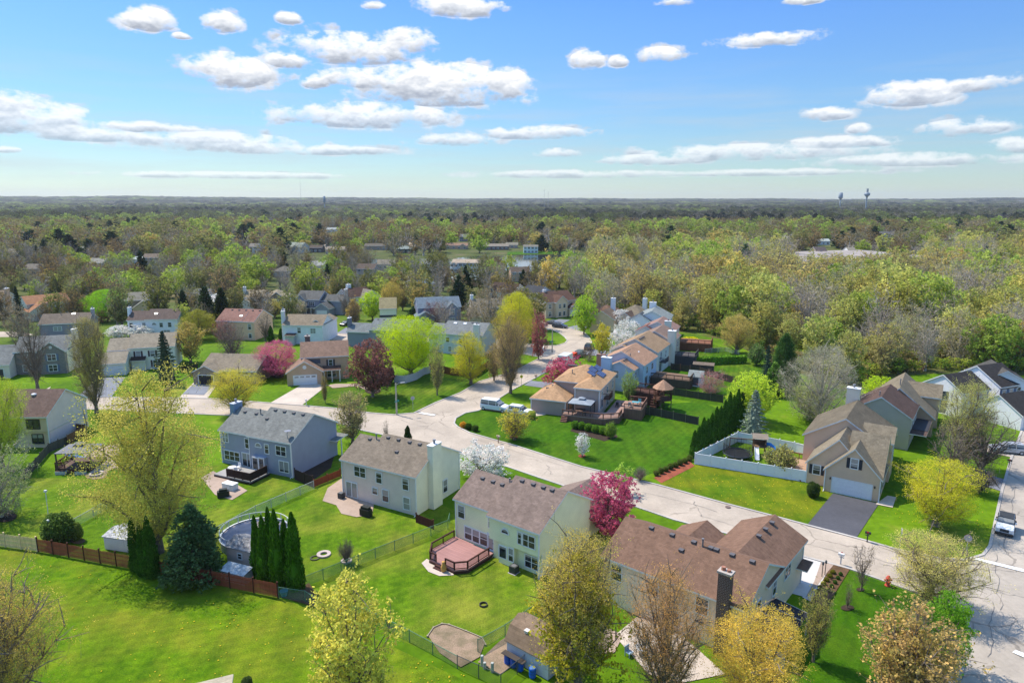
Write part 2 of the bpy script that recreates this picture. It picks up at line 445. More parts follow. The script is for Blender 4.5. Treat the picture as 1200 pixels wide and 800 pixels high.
def yard_trees():
    t = tree
    t('oval', 186, 648, 433, 132, g(204, 196, 100), 'tall multi-stemmed yellow-green tree towering over the brown picket fence', seed=1)
    t('juniper', 228, 676, 590, 86, g(92, 118, 74), 'broad dark blue-green cedar at the brown picket fence beside the grey shed', seed=0)
    for x, y, ty, w, l in ((160, 668, 605, 15, 'leftmost dark arborvitae of the three at the fence below the tall yellow-green tree'),
                           (169, 674, 612, 15, 'middle dark arborvitae of the three at the fence below the tall yellow-green tree'),
                           (179, 676, 603, 19, 'widest arborvitae of the three at the picket fence, touching the broad cedar')):
        t('arbor', x, y, ty, w, ARB, l, 'arborvitae trio at the picket fence')
    for i, (x, y, ty, w) in enumerate(((303, 676, 602, 16), (312, 684, 602, 18), (319, 674, 592, 16), (327, 689, 595, 20), (337, 682, 606, 17), (347, 690, 598, 23))):
        o = ('leftmost', 'second from the left', 'tallest rear', 'fourth and yellowish-topped', 'fifth and half-hidden', 'rightmost and widest')[i]
        t('arbor', x, y, ty, w, g(75, 120, 30), 'dense green arborvitae, %s in the clump beside the round covered pool' % o, 'arborvitae clump by the pool')
    t('sparse', 6, 850, 672, 150, g(214, 192, 100), 'twiggy bare tree with yellow buds at the bottom left of the lawn', seed=1)
    t('vase', 412, 845, 680, 118, g(220, 214, 100), 'yellow-green leafing tree in front of the lower lawn at the bottom of the photo', seed=0)
    t('sparse', 676, 806, 622, 125, g(228, 206, 104), 'tall golden-leaved tree with a dark trunk beside the small shed with blue barrels', seed=0)
    t('oval', 674, 808, 650, 95, g(190, 180, 60), 'yellow-green understorey tree behind the golden tree by the small shed', seed=2)
    t('sparse', 776, 838, 668, 105, g(240, 180, 112), 'sparse orange-leaved tree behind the brown-roofed house, beside its back patio', seed=2)
    t('vase', 880, 850, 715, 140, g(230, 200, 92), 'dense golden-yellow tree in front of the brown brick chimney', seed=2)
    t('sparse', 1058, 850, 708, 118, g(216, 184, 118), 'brownish budding tree at the bottom beside the wide right-hand road', seed=0)
    t('vase', 1058, 846, 722, 100, g(205, 184, 108), 'brown-olive leafing tree close behind the brownish budding tree at the bottom right', seed=2)
    t('round', 1101, 786, 695, 62, g(125, 172, 50), 'small bright green tree at the street corner under the pale yellow tree', seed=1)
    t('sparse', 1090, 710, 628, 112, g(236, 220, 128), 'pale yellow wide-spreading tree between the fire hydrant and the street corner', seed=1)
    t('bare', 1009, 692, 636, 28, g(160, 140, 90), 'small nearly bare young tree on the lawn beside the planted bed', seed=0)
    t('bare', 993, 713, 682, 14, g(120, 100, 80), 'little leafless ornamental tree in a mulch ring on the corner lawn', seed=1)
    t('sparse', 954, 775, 690, 40, g(190, 185, 100), 'thin young tree beside the black patio awning', seed=2)
    t('vase', 1098, 616, 540, 98, g(215, 210, 65), 'broad yellow-green tree on the lawn beside the dark asphalt driveway', seed=1)
    t('sparse', 1128, 548, 448, 66, g(215, 215, 120), 'tall pale yellow tree in front of the white house with the black roof', seed=2)
    t('bare', 1150, 556, 484, 78, g(130, 90, 70), 'brown bare-branched tree in front of the white house beside the parked silver car', seed=2)
    t('bare', 1112, 570, 497, 60, g(150, 120, 80), 'bare brownish tree beside the tall pale yellow tree near the right-hand road', seed=0)
    t('twigs', 1146, 578, 540, 38, g(150, 120, 90), 'brown twiggy rounded shrub at the kerb of the right-hand road', seed=1)
    t('blossom', 712, 624, 553, 72, PINK, 'magenta crabapple tree in full blossom at the cream house gable', seed=0)
    t('oval', 728, 578, 545, 24, g(175, 205, 90), 'small light green tree behind the magenta crabapple at the roadside', seed=0)
    t('blossom', 566, 561, 521, 60, WHITE_B, 'white blossoming tree between the grey house and the cream house', seed=1)
    t('vase', 682, 535, 507, 21, WHITE_B, 'tiny white blossoming tree in a red mulch ring on the corner lawn', seed=2)
    t('twigs', 750, 563, 546, 20, GREY, 'bare grey shrub at the street end of the low hedge row', seed=0)
    t('sparse', 413, 519, 458, 46, g(185, 175, 115), 'yellow-grey willowy tree between the blue house and the street', seed=1)
    t('arbor', 478, 515, 498, 9, DKG, 'tiny cone-shaped evergreen behind the light grey house roof')
    t('bare', 453, 517, 492, 11, GREY, 'bare sapling in the front yard of the light grey house', seed=1)
    t('vase', 278, 484, 432, 64, g(215, 205, 80), 'round yellow tree beside the street behind the blue house', seed=2)
    t('round', 437, 465, 397, 56, g(140, 98, 92), 'purple-brown ornamental plum in front of the brown house with a white garage', seed=0)
    t('round', 481, 440, 370, 76, g(195, 215, 35), 'large bright yellow-green maple behind the curved vinyl fence', seed=0)
    t('oval', 551, 450, 388, 42, g(205, 200, 60), 'yellow-green roadside tree in front of the pale blue-grey house', seed=1)
    t('sparse', 513, 463, 405, 20, g(190, 190, 110), 'slim young tree on the striped corner lawn', seed=2)
    t('sparse', 381, 472, 440, 9, g(165, 150, 80), 'thin sapling beside the concrete driveway of the brown house', seed=1)
    t('blossom', 325, 441, 399, 54, g(208, 112, 148), 'pink blossoming tree in front of the tan ranch house', seed=2)
    t('bare', 44, 458, 366, 46, g(130, 110, 95), 'tall bare tree in front of the grey stone house', seed=1)
    t('sparse', 113, 484, 370, 48, g(175, 165, 95), 'tall leaning tree with thin olive leaves beside the left-hand driveway', seed=1)
    t('spruce', 196, 449, 386, 36, g(75, 90, 70), 'dark spruce in front of the white house with the tan roof', seed=0)
    t('round', 2, 548, 440, 66, g(185, 200, 70), 'bright yellow-green tree at the left edge beside the beige house', seed=2)
    t('gray', 3, 606, 522, 78, g(160, 175, 110), 'grey-green tree at the left edge above the pale picket fence', seed=1)
    t('shrub', 70, 636, 602, 35, g(95, 120, 60), 'large round clipped shrub behind the brown picket fence')
    t('shrub', 91, 633, 612, 13, g(120, 140, 70), 'smaller shrub tucked beside the large round clipped shrub')
    t('twigs', 406, 660, 628, 20, TAN, 'bare small shrub in a stone ring by the green chain-link fence', seed=1)
    t('round', 127, 376, 339, 44, g(155, 205, 50), 'bright green maple behind the white house in the left background', seed=1)
    t('round', 103, 374, 348, 22, g(115, 150, 55), 'darker green small tree left of the bright green maple', seed=0)
    t('blossom', 119, 378, 362, 14, g(220, 150, 155, .7), 'low pink blossoming shrub under the bright green maple', seed=0)
    t('spruce', 24, 379, 334, 17, g(50, 70, 50), 'dark narrow spruce beside the cream house at the far left', seed=1)
    t('blossom', 140, 396, 381, 28, WHITE_B, 'white blossoming bush above the tan roof, left one of two', seed=0)
    t('blossom', 166, 395, 380, 30, WHITE_B, 'white blossoming bush above the tan roof, right one of two', seed=1)
    t('blossom', 254, 373, 344, 35, WHITE_B, 'round white blossoming tree behind the pink-brown roofed house', seed=2)
    t('vase', 224, 425, 379, 36, g(190, 172, 98), 'golden tree right of the dark spruce', seed=0)
    t('oval', 234, 398, 362, 42, g(165, 165, 65), 'olive-green tree behind the golden tree', seed=2)
    t('oval', 218, 390, 355, 22, g(185, 195, 95), 'pale green tree left of the round white blossoming tree', seed=1)
    t('bare', 273, 436, 376, 40, g(150, 120, 85), 'brown budding tree in front of the tan ranch house', seed=0)
    t('gray', 262, 400, 374, 24, g(150, 75, 80), 'small dark red tree against the pink-brown roofed house', seed=2)
    t('bare', 312, 400, 368, 22, TAN, 'bare tree against the tan gable of the pink-brown roofed house', seed=2)
    t('arbor', 318, 400, 381, 8, ARB, 'left one of two dark evergreen columns beside the white house chimney', 'pair of evergreen columns')
    t('arbor', 330, 401, 384, 8, ARB, 'right one of two dark evergreen columns beside the white house chimney', 'pair of evergreen columns')
    t('sparse', 322, 372, 350, 26, g(215, 205, 90), 'yellow-budding tree in front of the light tan house', seed=0)
    t('blossom', 348, 372, 351, 24, g(225, 215, 180, .7), 'cream blossoming tree left of the blue-grey house with the white garage', seed=0)
    t('shrub', 387, 368, 351, 14, DKG, 'rounded dark evergreen beside the blue-grey house with the white garage')
    t('bare', 408, 374, 340, 26, g(170, 140, 115), 'bare pinkish tree beside the parked dark car on the side street', seed=1)
    t('round', 436, 375, 341, 28, g(190, 215, 60), 'bright lime tree in front of the cream house with the tan roof', seed=2)
    t('vase', 459, 371, 330, 34, g(195, 175, 90), 'golden-olive tree overhanging the cream house with the tan roof', seed=2)
    t('gray', 511, 381, 354, 30, g(125, 75, 75), 'dark red tree in front of the blue house with the slate roof', seed=1)
    t('pine', 484, 376, 359, 18, g(70, 100, 60), 'small dark evergreen left of the dark red tree', seed=1)
    t('round', 605, 408, 342, 46, g(205, 204, 60), 'brilliant yellow tree by the side street, tallest in its group', seed=1)
    t('vase', 600, 428, 365, 58, g(180, 165, 65), 'large olive-yellow tree in front of the brilliant yellow tree', seed=1)
    t('sparse', 597, 461, 375, 44, g(190, 165, 110), 'grey-brown twiggy tree at the corner by the white van', seed=2)
    t('sparse', 579, 446, 402, 24, g(190, 170, 110), 'smaller grey-brown tree left of the corner by the white van', seed=0)
    t('blossom', 631, 421, 366, 20, g(215, 140, 140, .7), 'slim pink-flowering tree at the side street by the lamp post', seed=1)
    t('sparse', 603, 515, 479, 44, g(215, 205, 75), 'young yellow tree on the corner lawn in front of the white cars', seed=0)
    t('round', 684, 392, 346, 27, g(175, 205, 65), 'light green tree at the bend of the road', seed=1)
    t('bare', 698, 388, 349, 24, g(140, 110, 80), 'bare brown tree right of the light green tree at the bend', seed=0)
    t('blossom', 727, 389, 362, 27, WHITE_B, 'white blossoming tree, farthest of three in front of the house row', seed=0)
    t('blossom', 735, 400, 374, 29, WHITE_B, 'white blossoming tree, middle one of three in front of the house row', seed=1)
    t('blossom', 727, 414, 386, 32, WHITE_B, 'white blossoming tree, nearest and widest of three in front of the house row', seed=2)
    t('vase', 706, 419, 380, 26, g(210, 200, 75), 'yellow-green tree in front of the nearest white blossoming tree', seed=0)
    t('blossom', 662, 455, 419, 50, g(200, 108, 134), 'wide pink crabapple behind the orange-roofed house with solar panels', seed=1)
    t('gray', 690, 423, 405, 18, g(90, 65, 60), 'small dark bare-looking tree beside the parked cars', seed=0)
    t('vase', 737, 473, 437, 24, g(150, 175, 95), 'soft grey-green tree between the solar-panelled house and the light blue house', seed=1)
    t('gray', 833, 461, 435, 35, g(190, 120, 120), 'dusty pink spreading tree in the back yard by the white shed', seed=1)
    t('round', 880, 494, 436, 56, g(200, 220, 75), 'rounded lime-yellow tree behind the blue spruce', seed=2)
    t('spruce', 882, 513, 455, 40, g(140, 155, 140), 'blue-grey spruce at the back corner of the white vinyl fence', seed=1)
    n = 12
    for i in range(n):
        u = i/(n-1); x = 813+(868-813)*u; y = 536-(536-497)*u
        hh = (33, 34, 41, 36, 39, 43, 40, 44, 50, 42, 46, 40)[i]
        lab = ('first', 'second', 'third', 'fourth', 'fifth', 'sixth', 'seventh', 'eighth', 'ninth', 'tenth', 'eleventh', 'twelfth')[i]
        t('arbor', x, y, y-hh, 11, g(75, 115, 40), '%s arborvitae from the street in the row along the white vinyl fence' % lab, 'arborvitae row by the white fence')
    t('pine', 916, 458, 391, 46, g(75, 110, 55), 'tall dark green pine behind the lawns, left of the grey willow-like tree', seed=0)
    t('pine', 906, 464, 425, 30, g(110, 145, 65), 'lower light green pine in front of the tall dark pine', seed=2)
    t('spruce', 897, 459, 403, 22, g(75, 95, 80), 'slender blue-green spruce left of the tall dark pine', seed=0)
    t('gray', 960, 496, 405, 92, g(185, 182, 150), 'large rounded grey willow-like tree behind the taupe house', seed=0)
    t('vase', 948, 490, 450, 50, g(175, 185, 105), 'low yellow-green tree at the foot of the grey willow-like tree', seed=1)
    t('round', 1030, 478, 441, 42, g(190, 215, 55), 'bright lime tree behind the taupe house chimney', seed=0)
    t('vase', 862, 414, 369, 44, g(205, 188, 108), 'golden spreading tree with a dark trunk at the far lawn edge', seed=0)
    t('loose', 913, 553, 520, 38, g(165, 165, 95), 'loose olive shrub inside the white vinyl fence', seed=0)
    t('shrub', 952, 582, 565, 15, g(80, 100, 50), 'small clipped tree-shrub beside the dark asphalt driveway')
    t('loose', 886, 428, 402, 20, g(120, 150, 80), 'green shrubby tree at the woodland edge beyond the clipped hedge', seed=1)
    t('shrub', 290, 806, 793, 13, g(85, 105, 60), 'low dark shrub beside the pale roof at the bottom edge')
    for i, (x, y) in enumerate(((674, 502), (681.5, 503), (689.5, 505), (698, 507), (707, 509))):
        t('shrub', x, y, y-9, 9.5, g(105, 145, 50), '%s clipped ball shrub along the solar house deck' % ('first', 'second', 'third', 'fourth', 'fifth')[i]+', counted from the left', 'ball shrubs along the deck')
    t('loose', 715.5, 513, 494, 15, g(130, 165, 50), 'tall pointed yellow-green shrub at the deck corner', seed=1)
    for i in range(8):
        u = i/7; t('shrub', 769+(808-769)*u, 557-(557-540)*u, 557-(557-540)*u-6-(i % 2), 7, g(110, 125, 60), '%s low shrub from the street in the mulch row beside the white vinyl fence' % ('first', 'second', 'third', 'fourth', 'fifth', 'sixth', 'seventh', 'eighth')[i], 'low shrub row')
    k = 0
    for (x, y) in ((976, 672), (972.5, 676.5), (968.5, 681), (965, 685.5), (961, 690), (957.5, 695), (985, 674.5), (982, 679), (978.5, 684), (974.5, 688.5), (971, 693), (967, 698)):
        row = 'driveway' if k < 6 else 'lawn'
        t('shrub', x, y, y-4.6, 6 if k < 6 else 4.6, g(130, 130, 50) if k < 6 else g(85, 120, 55), '%s small shrub from the street in the %s-side row of the mulch bed' % (('first', 'second', 'third', 'fourth', 'fifth', 'sixth')[k % 6], row), 'bed shrubs by the concrete driveway')
        k += 1
    for (x, y, h, c, l) in ((543, 501, 7, g(215, 165, 60), 'golden rounded shrub on the corner lawn by the white van'), (549, 503, 7, g(70, 100, 40), 'dark green rounded shrub beside the golden shrub on the corner lawn'),
                      (557, 505, 7, g(80, 105, 50), 'dark shrub on the right end of the corner lawn shrub group'), (623, 490, 9, g(180, 190, 90), 'pale shrub at the garage corner of the solar house'),
                      (452, 449, 18, g(95, 60, 55), 'dark red shrub under the ornamental plum'), (349, 445, 9, g(110, 140, 60), 'round shrub left of the white garage door'),
                      (227, 440, 9, g(75, 105, 45), 'dark shrub between the spruce and the tan ranch house')):
        t('shrub', x, y, y-h, h*1.15, c, l)
yard_trees()
# ------------------------------------------------------------------ ground, roads, lawns, water
def grass_mat(name, c1, c2, dry, dryness=.5, stripe=0.0, sang=0.0):
    t = NT(name); co = t.coord()
    f1 = t.noise(co, .11, 5, .62); f2 = t.noise(co, 1.1, 5, .6); f3 = t.noise(co, 7, 3, .6)
    mp = t.add('ShaderNodeMapping'); mp.inputs['Scale'].default_value = (.5, .12, 1); mp.inputs['Rotation'].default_value = (0, 0, .7); t.ln(co, mp.inputs[0])
    f4 = t.noise(mp.outputs[0], 1.0, 4, .6)
    col = t.ramp(f2, [(.3, c1), (.7, c2)])
    col = t.mix(t.ramp(f1, [(.42, (0, 0, 0)), (.66, (dryness,)*3)]), col, dry)
    col = t.mix(1.0, col, t.ramp(f4, [(.3, (.68, .74, .68)), (.7, (1.3, 1.24, 1.15))]), 'MULTIPLY')
    col = t.mix(1.0, col, t.ramp(f3, [(.28, (.6, .66, .6)), (.72, (1.34, 1.28, 1.25))]), 'MULTIPLY')
    if stripe:
        m2 = t.add('ShaderNodeMapping'); m2.inputs['Rotation'].default_value = (0, 0, sang); t.ln(co, m2.inputs[0])
        w = t.add('ShaderNodeTexWave', wave_type='BANDS'); w.inputs['Scale'].default_value = .28; w.inputs['Distortion'].default_value = .6; t.ln(m2.outputs[0], w.inputs['Vector'])
        col = t.mix(1.0, col, t.ramp(w.outputs['Fac'], [(.35, (1-stripe,)*3), (.65, (1+stripe,)*3)]), 'MULTIPLY')
    f5 = t.noise(co, 22, 2, .6)
    t.bsdf(col, .95, bump=t.mix(.5, f3, f5), bstr=.7, bdist=.12, spec=.1)
    return t.m
G1, G2, GD = rgb(76, 116, 10, .7), rgb(114, 150, 20, .7), rgb(172, 168, 70, .66)
GRASS = grass_mat('lawn grass', G1, G2, GD, .6, .05, .9)
LUSH = grass_mat('lush lawn grass', rgb(58, 108, 6, .62), rgb(84, 132, 12, .62), rgb(125, 145, 36, .62), .3, .05, .6)
STRIPED = grass_mat('mown lawn grass', rgb(66, 110, 10, .62), rgb(96, 136, 18, .62), GD, .3, .09, .35)
def floor_mat():
    t = NT('woodland floor'); co = t.coord(); f = t.noise(co, .09, 5, .6); f2 = t.noise(co, 1.5, 4)
    col = t.ramp(f, [(.32, rgb(120, 105, 75)), (.5, rgb(105, 110, 55)), (.68, rgb(120, 150, 55))])
    col = t.mix(1.0, col, t.ramp(f2, [(.3, (.7, .7, .7)), (.7, (1.25, 1.25, 1.25))]), 'MULTIPLY')
    t.bsdf(col, .95, spec=.1); return t.m
FLOOR = floor_mat()
def road_mat(name, c, crack=1.0):
    t = NT(name); co = t.coord()
    f = t.noise(co, .16, 5, .62); f2 = t.noise(co, 2.2, 4); f3 = t.noise(co, 25, 2)
    col = t.ramp(f, [(.3, sc(c, .78)), (.7, sc(c, 1.12))])
    col = t.mix(1.0, col, t.ramp(f2, [(.3, (.92, .92, .92)), (.7, (1.06, 1.06, 1.06))]), 'MULTIPLY')
    col = t.mix(1.0, col, t.ramp(f3, [(.3, (.93, .93, .93)), (.7, (1.07, 1.07, 1.07))]), 'MULTIPLY')
    if crack:
        wn = t.add('ShaderNodeTexNoise'); wn.inputs['Scale'].default_value = .35; wn.inputs['Detail'].default_value = 4; t.ln(co, wn.inputs['Vector'])
        mx = t.add('ShaderNodeMix', data_type='VECTOR'); mx.inputs[0].default_value = .5
        ad = t.add('ShaderNodeVectorMath', operation='MULTIPLY_ADD'); ad.inputs[1].default_value = (3, 3, 0); t.ln(wn.outputs['Color'], ad.inputs[0]); t.ln(co, ad.inputs[2])
        v = t.add('ShaderNodeTexVoronoi', feature='DISTANCE_TO_EDGE'); v.inputs['Scale'].default_value = .13; t.ln(ad.outputs[0], v.inputs['Vector'])
        line = t.ramp(v.outputs['Distance'], [(0, (1, 1, 1)), (.009, (1, 1, 1)), (.016, (0, 0, 0))])
        msk = t.ramp(t.noise(co, .1, 2), [(.5, (0, 0, 0)), (.58, (crack*.55,)*3)])
        col = t.mix(t.math('MULTIPLY', line, msk), col, sc(c, .35))
        # long tar seams along the lanes
    t.bsdf(col, .9, bump=f3, bstr=.15, bdist=.01, spec=.2); return t.m
ROAD = road_mat('pale asphalt road', rgb(212, 196, 176, .68), .9)
ROAD2 = road_mat('wide road asphalt', rgb(206, 194, 178, .66), 1.0)
CONC = road_mat('concrete', rgb(228, 212, 194, .7), 0)
CONC_W = road_mat('new concrete', rgb(240, 234, 226, .66), 0)
ASPH = road_mat('dark asphalt', rgb(112, 112, 118, .5), .0)
ASPH_G = road_mat('grey asphalt', rgb(160, 164, 172, .58), 0)
PAVE = road_mat('paver stone', rgb(205, 180, 160, .62), 0)
KERB = road_mat('kerb concrete', rgb(222, 214, 204, .62), 0)
def mulch_mat(c):
    t = NT('mulch'); co = t.coord(); f = t.noise(co, 17, 5, .7); f2 = t.noise(co, .9, 4); t.bsdf(t.mix(1.0, t.ramp(f, [(.3, sc(c, .55)), (.7, sc(c, 1.5))]), t.ramp(f2, [(.35, (.7, .75, .62)), (.65, (1.2, 1.15, 1.1))]), 'MULTIPLY'), .95, bump=f, bstr=.6); return t.m
MULCH = mulch_mat(rgb(120, 90, 65)); MULCH_D = mulch_mat(rgb(75, 58, 48)); MULCH_R = mulch_mat(rgb(175, 95, 70)); GRAVEL = mulch_mat(rgb(190, 165, 140, .5))
def terrain(x, y):
    d = math.hypot(x, y)
    z = 0.0
    if d > 1500:
        u = min(1, (d-1500)/3500); z += 6*u*u*(3-2*u)
    if d > 4200:
        u = min(1, (d-4200)/3600); u = u*u*(3-2*u)
        a = math.atan2(x, y)
        hl = 62+26*math.exp(-((a+.42)/.33)**2)+7*math.sin(a*9+1)+5*math.sin(a*23)+3*math.sin(a*51+2)-10*math.exp(-((a-.05)/.12)**2)
        z += (hl-24+10*noise.noise((x*.0006, y*.0006, 3)))*u*.72
    return z
def make_ground():
    b = MB(); rs = [-1, 60, 130, 220, 320, 450, 650, 900, 1300, 1800, 2400, 3000, 3600, 4200, 4800, 5400, 6000, 6600, 7200, 7800, 8600, 9800]
    n = 96; idx = {}
    for i, r in enumerate(rs):
        for j in range(n):
            a = 2*PI*j/n; x, y = max(r, .5)*math.sin(a), max(r, .5)*math.cos(a)
            idx[i, j] = len(b.v); b.v.append((x, y, terrain(x, y)))
    for i in range(len(rs)-1):
        for j in range(n):
            l = (j+1) % n; b.f.append((idx[i, j], idx[i, l], idx[i+1, l], idx[i+1, j])[::-1]); b.m.append(0)
    b.f.append(tuple(idx[0, j] for j in range(n))[::-1]); b.m.append(0)
    t = NT('country ground'); co = t.coord()
    f = t.noise(co, .004, 5, .6); f2 = t.noise(co, .06, 4); f3 = t.noise(co, .9, 4)
    near = t.ramp(f2, [(.3, G1), (.6, G2), (.75, GD)])
    far = t.ramp(f2, [(.3, rgb(88, 92, 58)), (.5, rgb(98, 112, 55)), (.7, rgb(130, 120, 85))])
    sep = t.add('ShaderNodeVectorMath', operation='LENGTH'); t.ln(co, sep.inputs[0])
    k = t.math('SMOOTHSTEP', sep.outputs['Value'], 190.0, 330.0) if False else t.ramp(t.math('DIVIDE', sep.outputs['Value'], 1000.0), [(.19, (0, 0, 0)), (.30, (1, 1, 1))])
    col = t.mix(k, near, far)
    col = t.mix(1.0, col, t.ramp(f3, [(.3, (.75, .78, .75)), (.7, (1.2, 1.18, 1.15))]), 'MULTIPLY')
    t.bsdf(col, .95, bump=f3, bstr=.4, bdist=.1, spec=.1)
    return setting(obj('ground', b, t.m))
make_ground()
Z0, Z1, Z2, Z3 = .006, .03, .052, .094
# lawns laid over the ground (foreground slope, yards)
poly_sheet('lawn', [(-200, 800), (-300, 640), (0, 634), (60, 645), (190, 674), (326, 700), (372, 716), (560, 804), (560, 980), (-200, 980)], Z0, grass_mat('rough lawn grass', rgb(78, 120, 6, .7), rgb(116, 154, 14, .7), rgb(172, 162, 58, .62), .55, .045, 1.25))
poly_sheet('lawn', [(0, 632), (60, 643), (190, 672), (326, 698), (540, 776), (660, 700), (560, 610), (400, 540), (250, 545), (100, 560), (0, 560)], Z0, GRASS)
poly_sheet('lawn', [(561, 481), (545, 484), (534, 491), (532, 497), (550, 507), (600, 521), (682, 547), (742, 561), (812, 540), (870, 490), (820, 470), (625, 486)], Z0, LUSH)
poly_sheet('lawn', [(770, 568), (850, 590), (900, 603), (945, 615), (975, 579), (968, 566), (814, 543)], Z0, grass_mat('weedy lawn grass', G1, rgb(116, 144, 20, .62), rgb(176, 166, 40, .62), .6))
poly_sheet('lawn', [(358, 475), (400, 479), (435, 484), (462, 486), (485, 484), (510, 472), (540, 460), (562, 447), (600, 436), (560, 424), (500, 436), (462, 452), (384, 452)], Z0, STRIPED)
poly_sheet('lawn', [(742, 460), (860, 478), (905, 455), (905, 430), (800, 400), (790, 420)], Z0, LUSH)
poly_sheet('lawn', [(800, 392), (905, 425), (905, 446), (850, 455), (815, 440), (795, 415)], Z0, STRIPED)
poly_sheet('lawn', [(960, 700), (985, 664), (1040, 684), (1120, 712), (1136, 738), (1110, 802), (1000, 860), (930, 800)], Z0, LUSH)
poly_sheet('woodland_floor', [(700, 372), (790, 388), (850, 398), (905, 425), (1000, 462), (1060, 440), (1110, 437), (1205, 440), (1400, 430), (1400, 300), (1000, 290), (700, 305), (640, 330), (640, 362)], Z0, FLOOR)
# roads
main_up = [(1200, 498), (1185, 537), (1174, 575), (1160, 640), (1152, 650), (1132, 656), (1100, 654), (1052, 644), (1002, 630), (945, 615), (900, 603), (850, 590), (770, 568), (682, 547), (600, 521), (585, 517), (550, 507), (536, 500), (532, 496), (534, 490), (545, 484), (561, 481)]
main_lo = [(1111, 802), (1136, 736), (1130, 718), (1100, 704), (1040, 682), (997, 667), (975, 661), (926, 648), (855, 626), (790, 609), (740, 592), (660, 569), (630, 559), (595, 547), (562, 538), (500, 520), (427, 505), (387, 493), (330, 489), (250, 486), (90, 479), (0, 479), (-120, 480)]
cross_l = [(462, 486), (435, 484), (400, 479), (352, 475), (300, 471), (250, 467), (90, 465), (0, 465), (-120, 466)]
st_left = [(462, 486), (485, 484), (510, 472), (540, 460), (562, 447), (600, 436), (632, 420), (650, 414)]
st_right = [(561, 481), (575, 473), (600, 457), (627, 443), (654, 428), (682, 416), (693, 408), (693, 400), (690, 395), (685, 390), (675, 386.5), (665, 383.5), (656, 381.5), (640, 377.5), (600, 372)]
st_in = [(650, 414.5), (632, 418.5), (600, 412), (560, 403), (480, 400), (400, 398.5), (330, 398)]
st_in2 = [(330, 392), (400, 391), (480, 394), (568, 394.5), (602, 401), (640, 405), (652, 405), (662, 402), (665, 399), (662, 395), (656, 390.5), (647, 386.5), (638, 384), (600, 377)]
poly_sheet('road', main_up[5:]+cross_l+main_lo[::-1][:-1], Z1, ROAD)
poly_sheet('road', st_left+st_in[1:]+st_in2+st_right[::-1], Z1+.004, ROAD)
poly_sheet('wide_road', [(1111, 802), (1136, 736), (1132, 656), (1152, 650), (1160, 640), (1174, 575), (1185, 537), (1200, 498), (1240, 478), (1330, 470), (1330, 500), (1275, 545), (1262, 660), (1280, 802), (1300, 1000), (1060, 1000)], Z1+.008, ROAD2)
poly_sheet('side_road', [(-60, 388), (24, 388.5), (40, 392), (24, 394.5), (-60, 396)], Z1, ROAD)
def kerb(path, w=.32, h=.12, off=0, name='kerb'):
    w3 = [P(*p) for p in path]; b = MB()
    n = len(w3)
    nr = []
    for i in range(n):
        d = (w3[min(i+1, n-1)]-w3[max(i-1, 0)]); d = d.normalized(); nr.append(Vector((-d.y, d.x, 0)))
    for i in range(n-1):
        a0, a1 = w3[i]-nr[i]*w*.5, w3[i]+nr[i]*w*.5; c0, c1 = w3[i+1]-nr[i+1]*w*.5, w3[i+1]+nr[i+1]*w*.5
        zt = Vector((0, 0, h)); zb = Vector((0, 0, .002))
        b.face((a1+zt, a0+zt, c0+zt, c1+zt)); b.face((a0+zb, c0+zb, c0+zt, a0+zt)); b.face((a1+zb, a1+zt, c1+zt, c1+zb))
    return setting(obj(name, b, KERB))
kerb(main_up); kerb(main_lo); kerb(cross_l); kerb(st_left); kerb(st_right); kerb(st_in2); kerb(st_in)
# driveways, patios, beds
D = poly_sheet
D('driveway', [(357, 449), (384, 451), (353, 475.5), (316, 472.5)], Z2, CONC)
D('driveway', [(231, 444), (258, 446), (243, 467), (210, 466)], Z2, CONC)
D('driveway', [(233.5, 444.3), (256, 446), (239, 463), (214, 462)], Z3, ASPH_G)
D('driveway', [(115, 442), (147, 442), (130, 466), (90, 466)], Z2, ASPH_G)
D('driveway', [(976, 578), (1030, 590), (1003, 631), (945, 616)], Z2, ASPH)
D('driveway', [(918, 646), (970, 661), (955, 683), (945, 700), (915, 692)], Z2, CONC_W)
D('driveway_edge', [(962, 659), (977, 662), (966, 675), (950, 697), (944, 700), (954, 682)], Z3, PAVE)
D('driveway', [(562, 479.5), (568, 474), (632, 480), (640, 486), (625, 488)], Z2, CONC)
D('driveway', [(614, 451.5), (622, 446), (660, 450), (655, 455), (640, 455)], Z2, ASPH_G)
D('driveway', [(655, 576), (662, 568), (672, 571), (664, 580)], Z2, ASPH_G)
D('driveway', [(394, 391), (405, 384), (425, 384), (418, 391.5)], Z2, ASPH_G)
D('driveway', [(664, 384), (681, 379.5), (700, 381), (676, 387)], Z2, ASPH_G)
D('driveway', [(640, 378), (655, 374), (668, 375), (656, 381)], Z2, ASPH_G)
D('driveway', [(682, 416), (692, 409), (725, 412), (718, 418)], Z2, ASPH_G)
D('driveway', [(1160, 555), (1150, 548), (1158, 556), (1178, 562), (1174, 576), (1150, 568)], Z2, ASPH_G)
D('driveway', [(1158, 520), (1190, 526), (1186, 536), (1150, 528)], Z2, CONC)
D('driveway', [(1180, 492), (1204, 500), (1204, 482), (1182, 484)], Z2, ASPH_G)
D('walkway', [(1026, 591), (1046, 595), (1050, 583), (1040, 581)], Z3+.004, CONC)
D('walkway', [(384, 451.5), (393, 450), (420, 450), (432, 455), (446, 455), (446, 457.5), (428, 457), (418, 452.5), (390, 455)], Z3, PAVE)
D('walkway', [(26, 460), (52, 457), (60, 453), (55, 459), (40, 462)], Z2, CONC)
D('patio', [(378, 587), (384, 572), (400, 561), (440, 582), (436, 603), (418, 606), (400, 602), (394, 592)], Z2, PAVE)
D('patio', [(494, 660), (500, 655), (528, 668), (532, 674), (515, 675), (502, 670)], Z2, CONC)
D('patio', [(720, 745), (750, 720), (800, 745), (850, 790), (800, 800), (760, 790)], Z2, CONC)
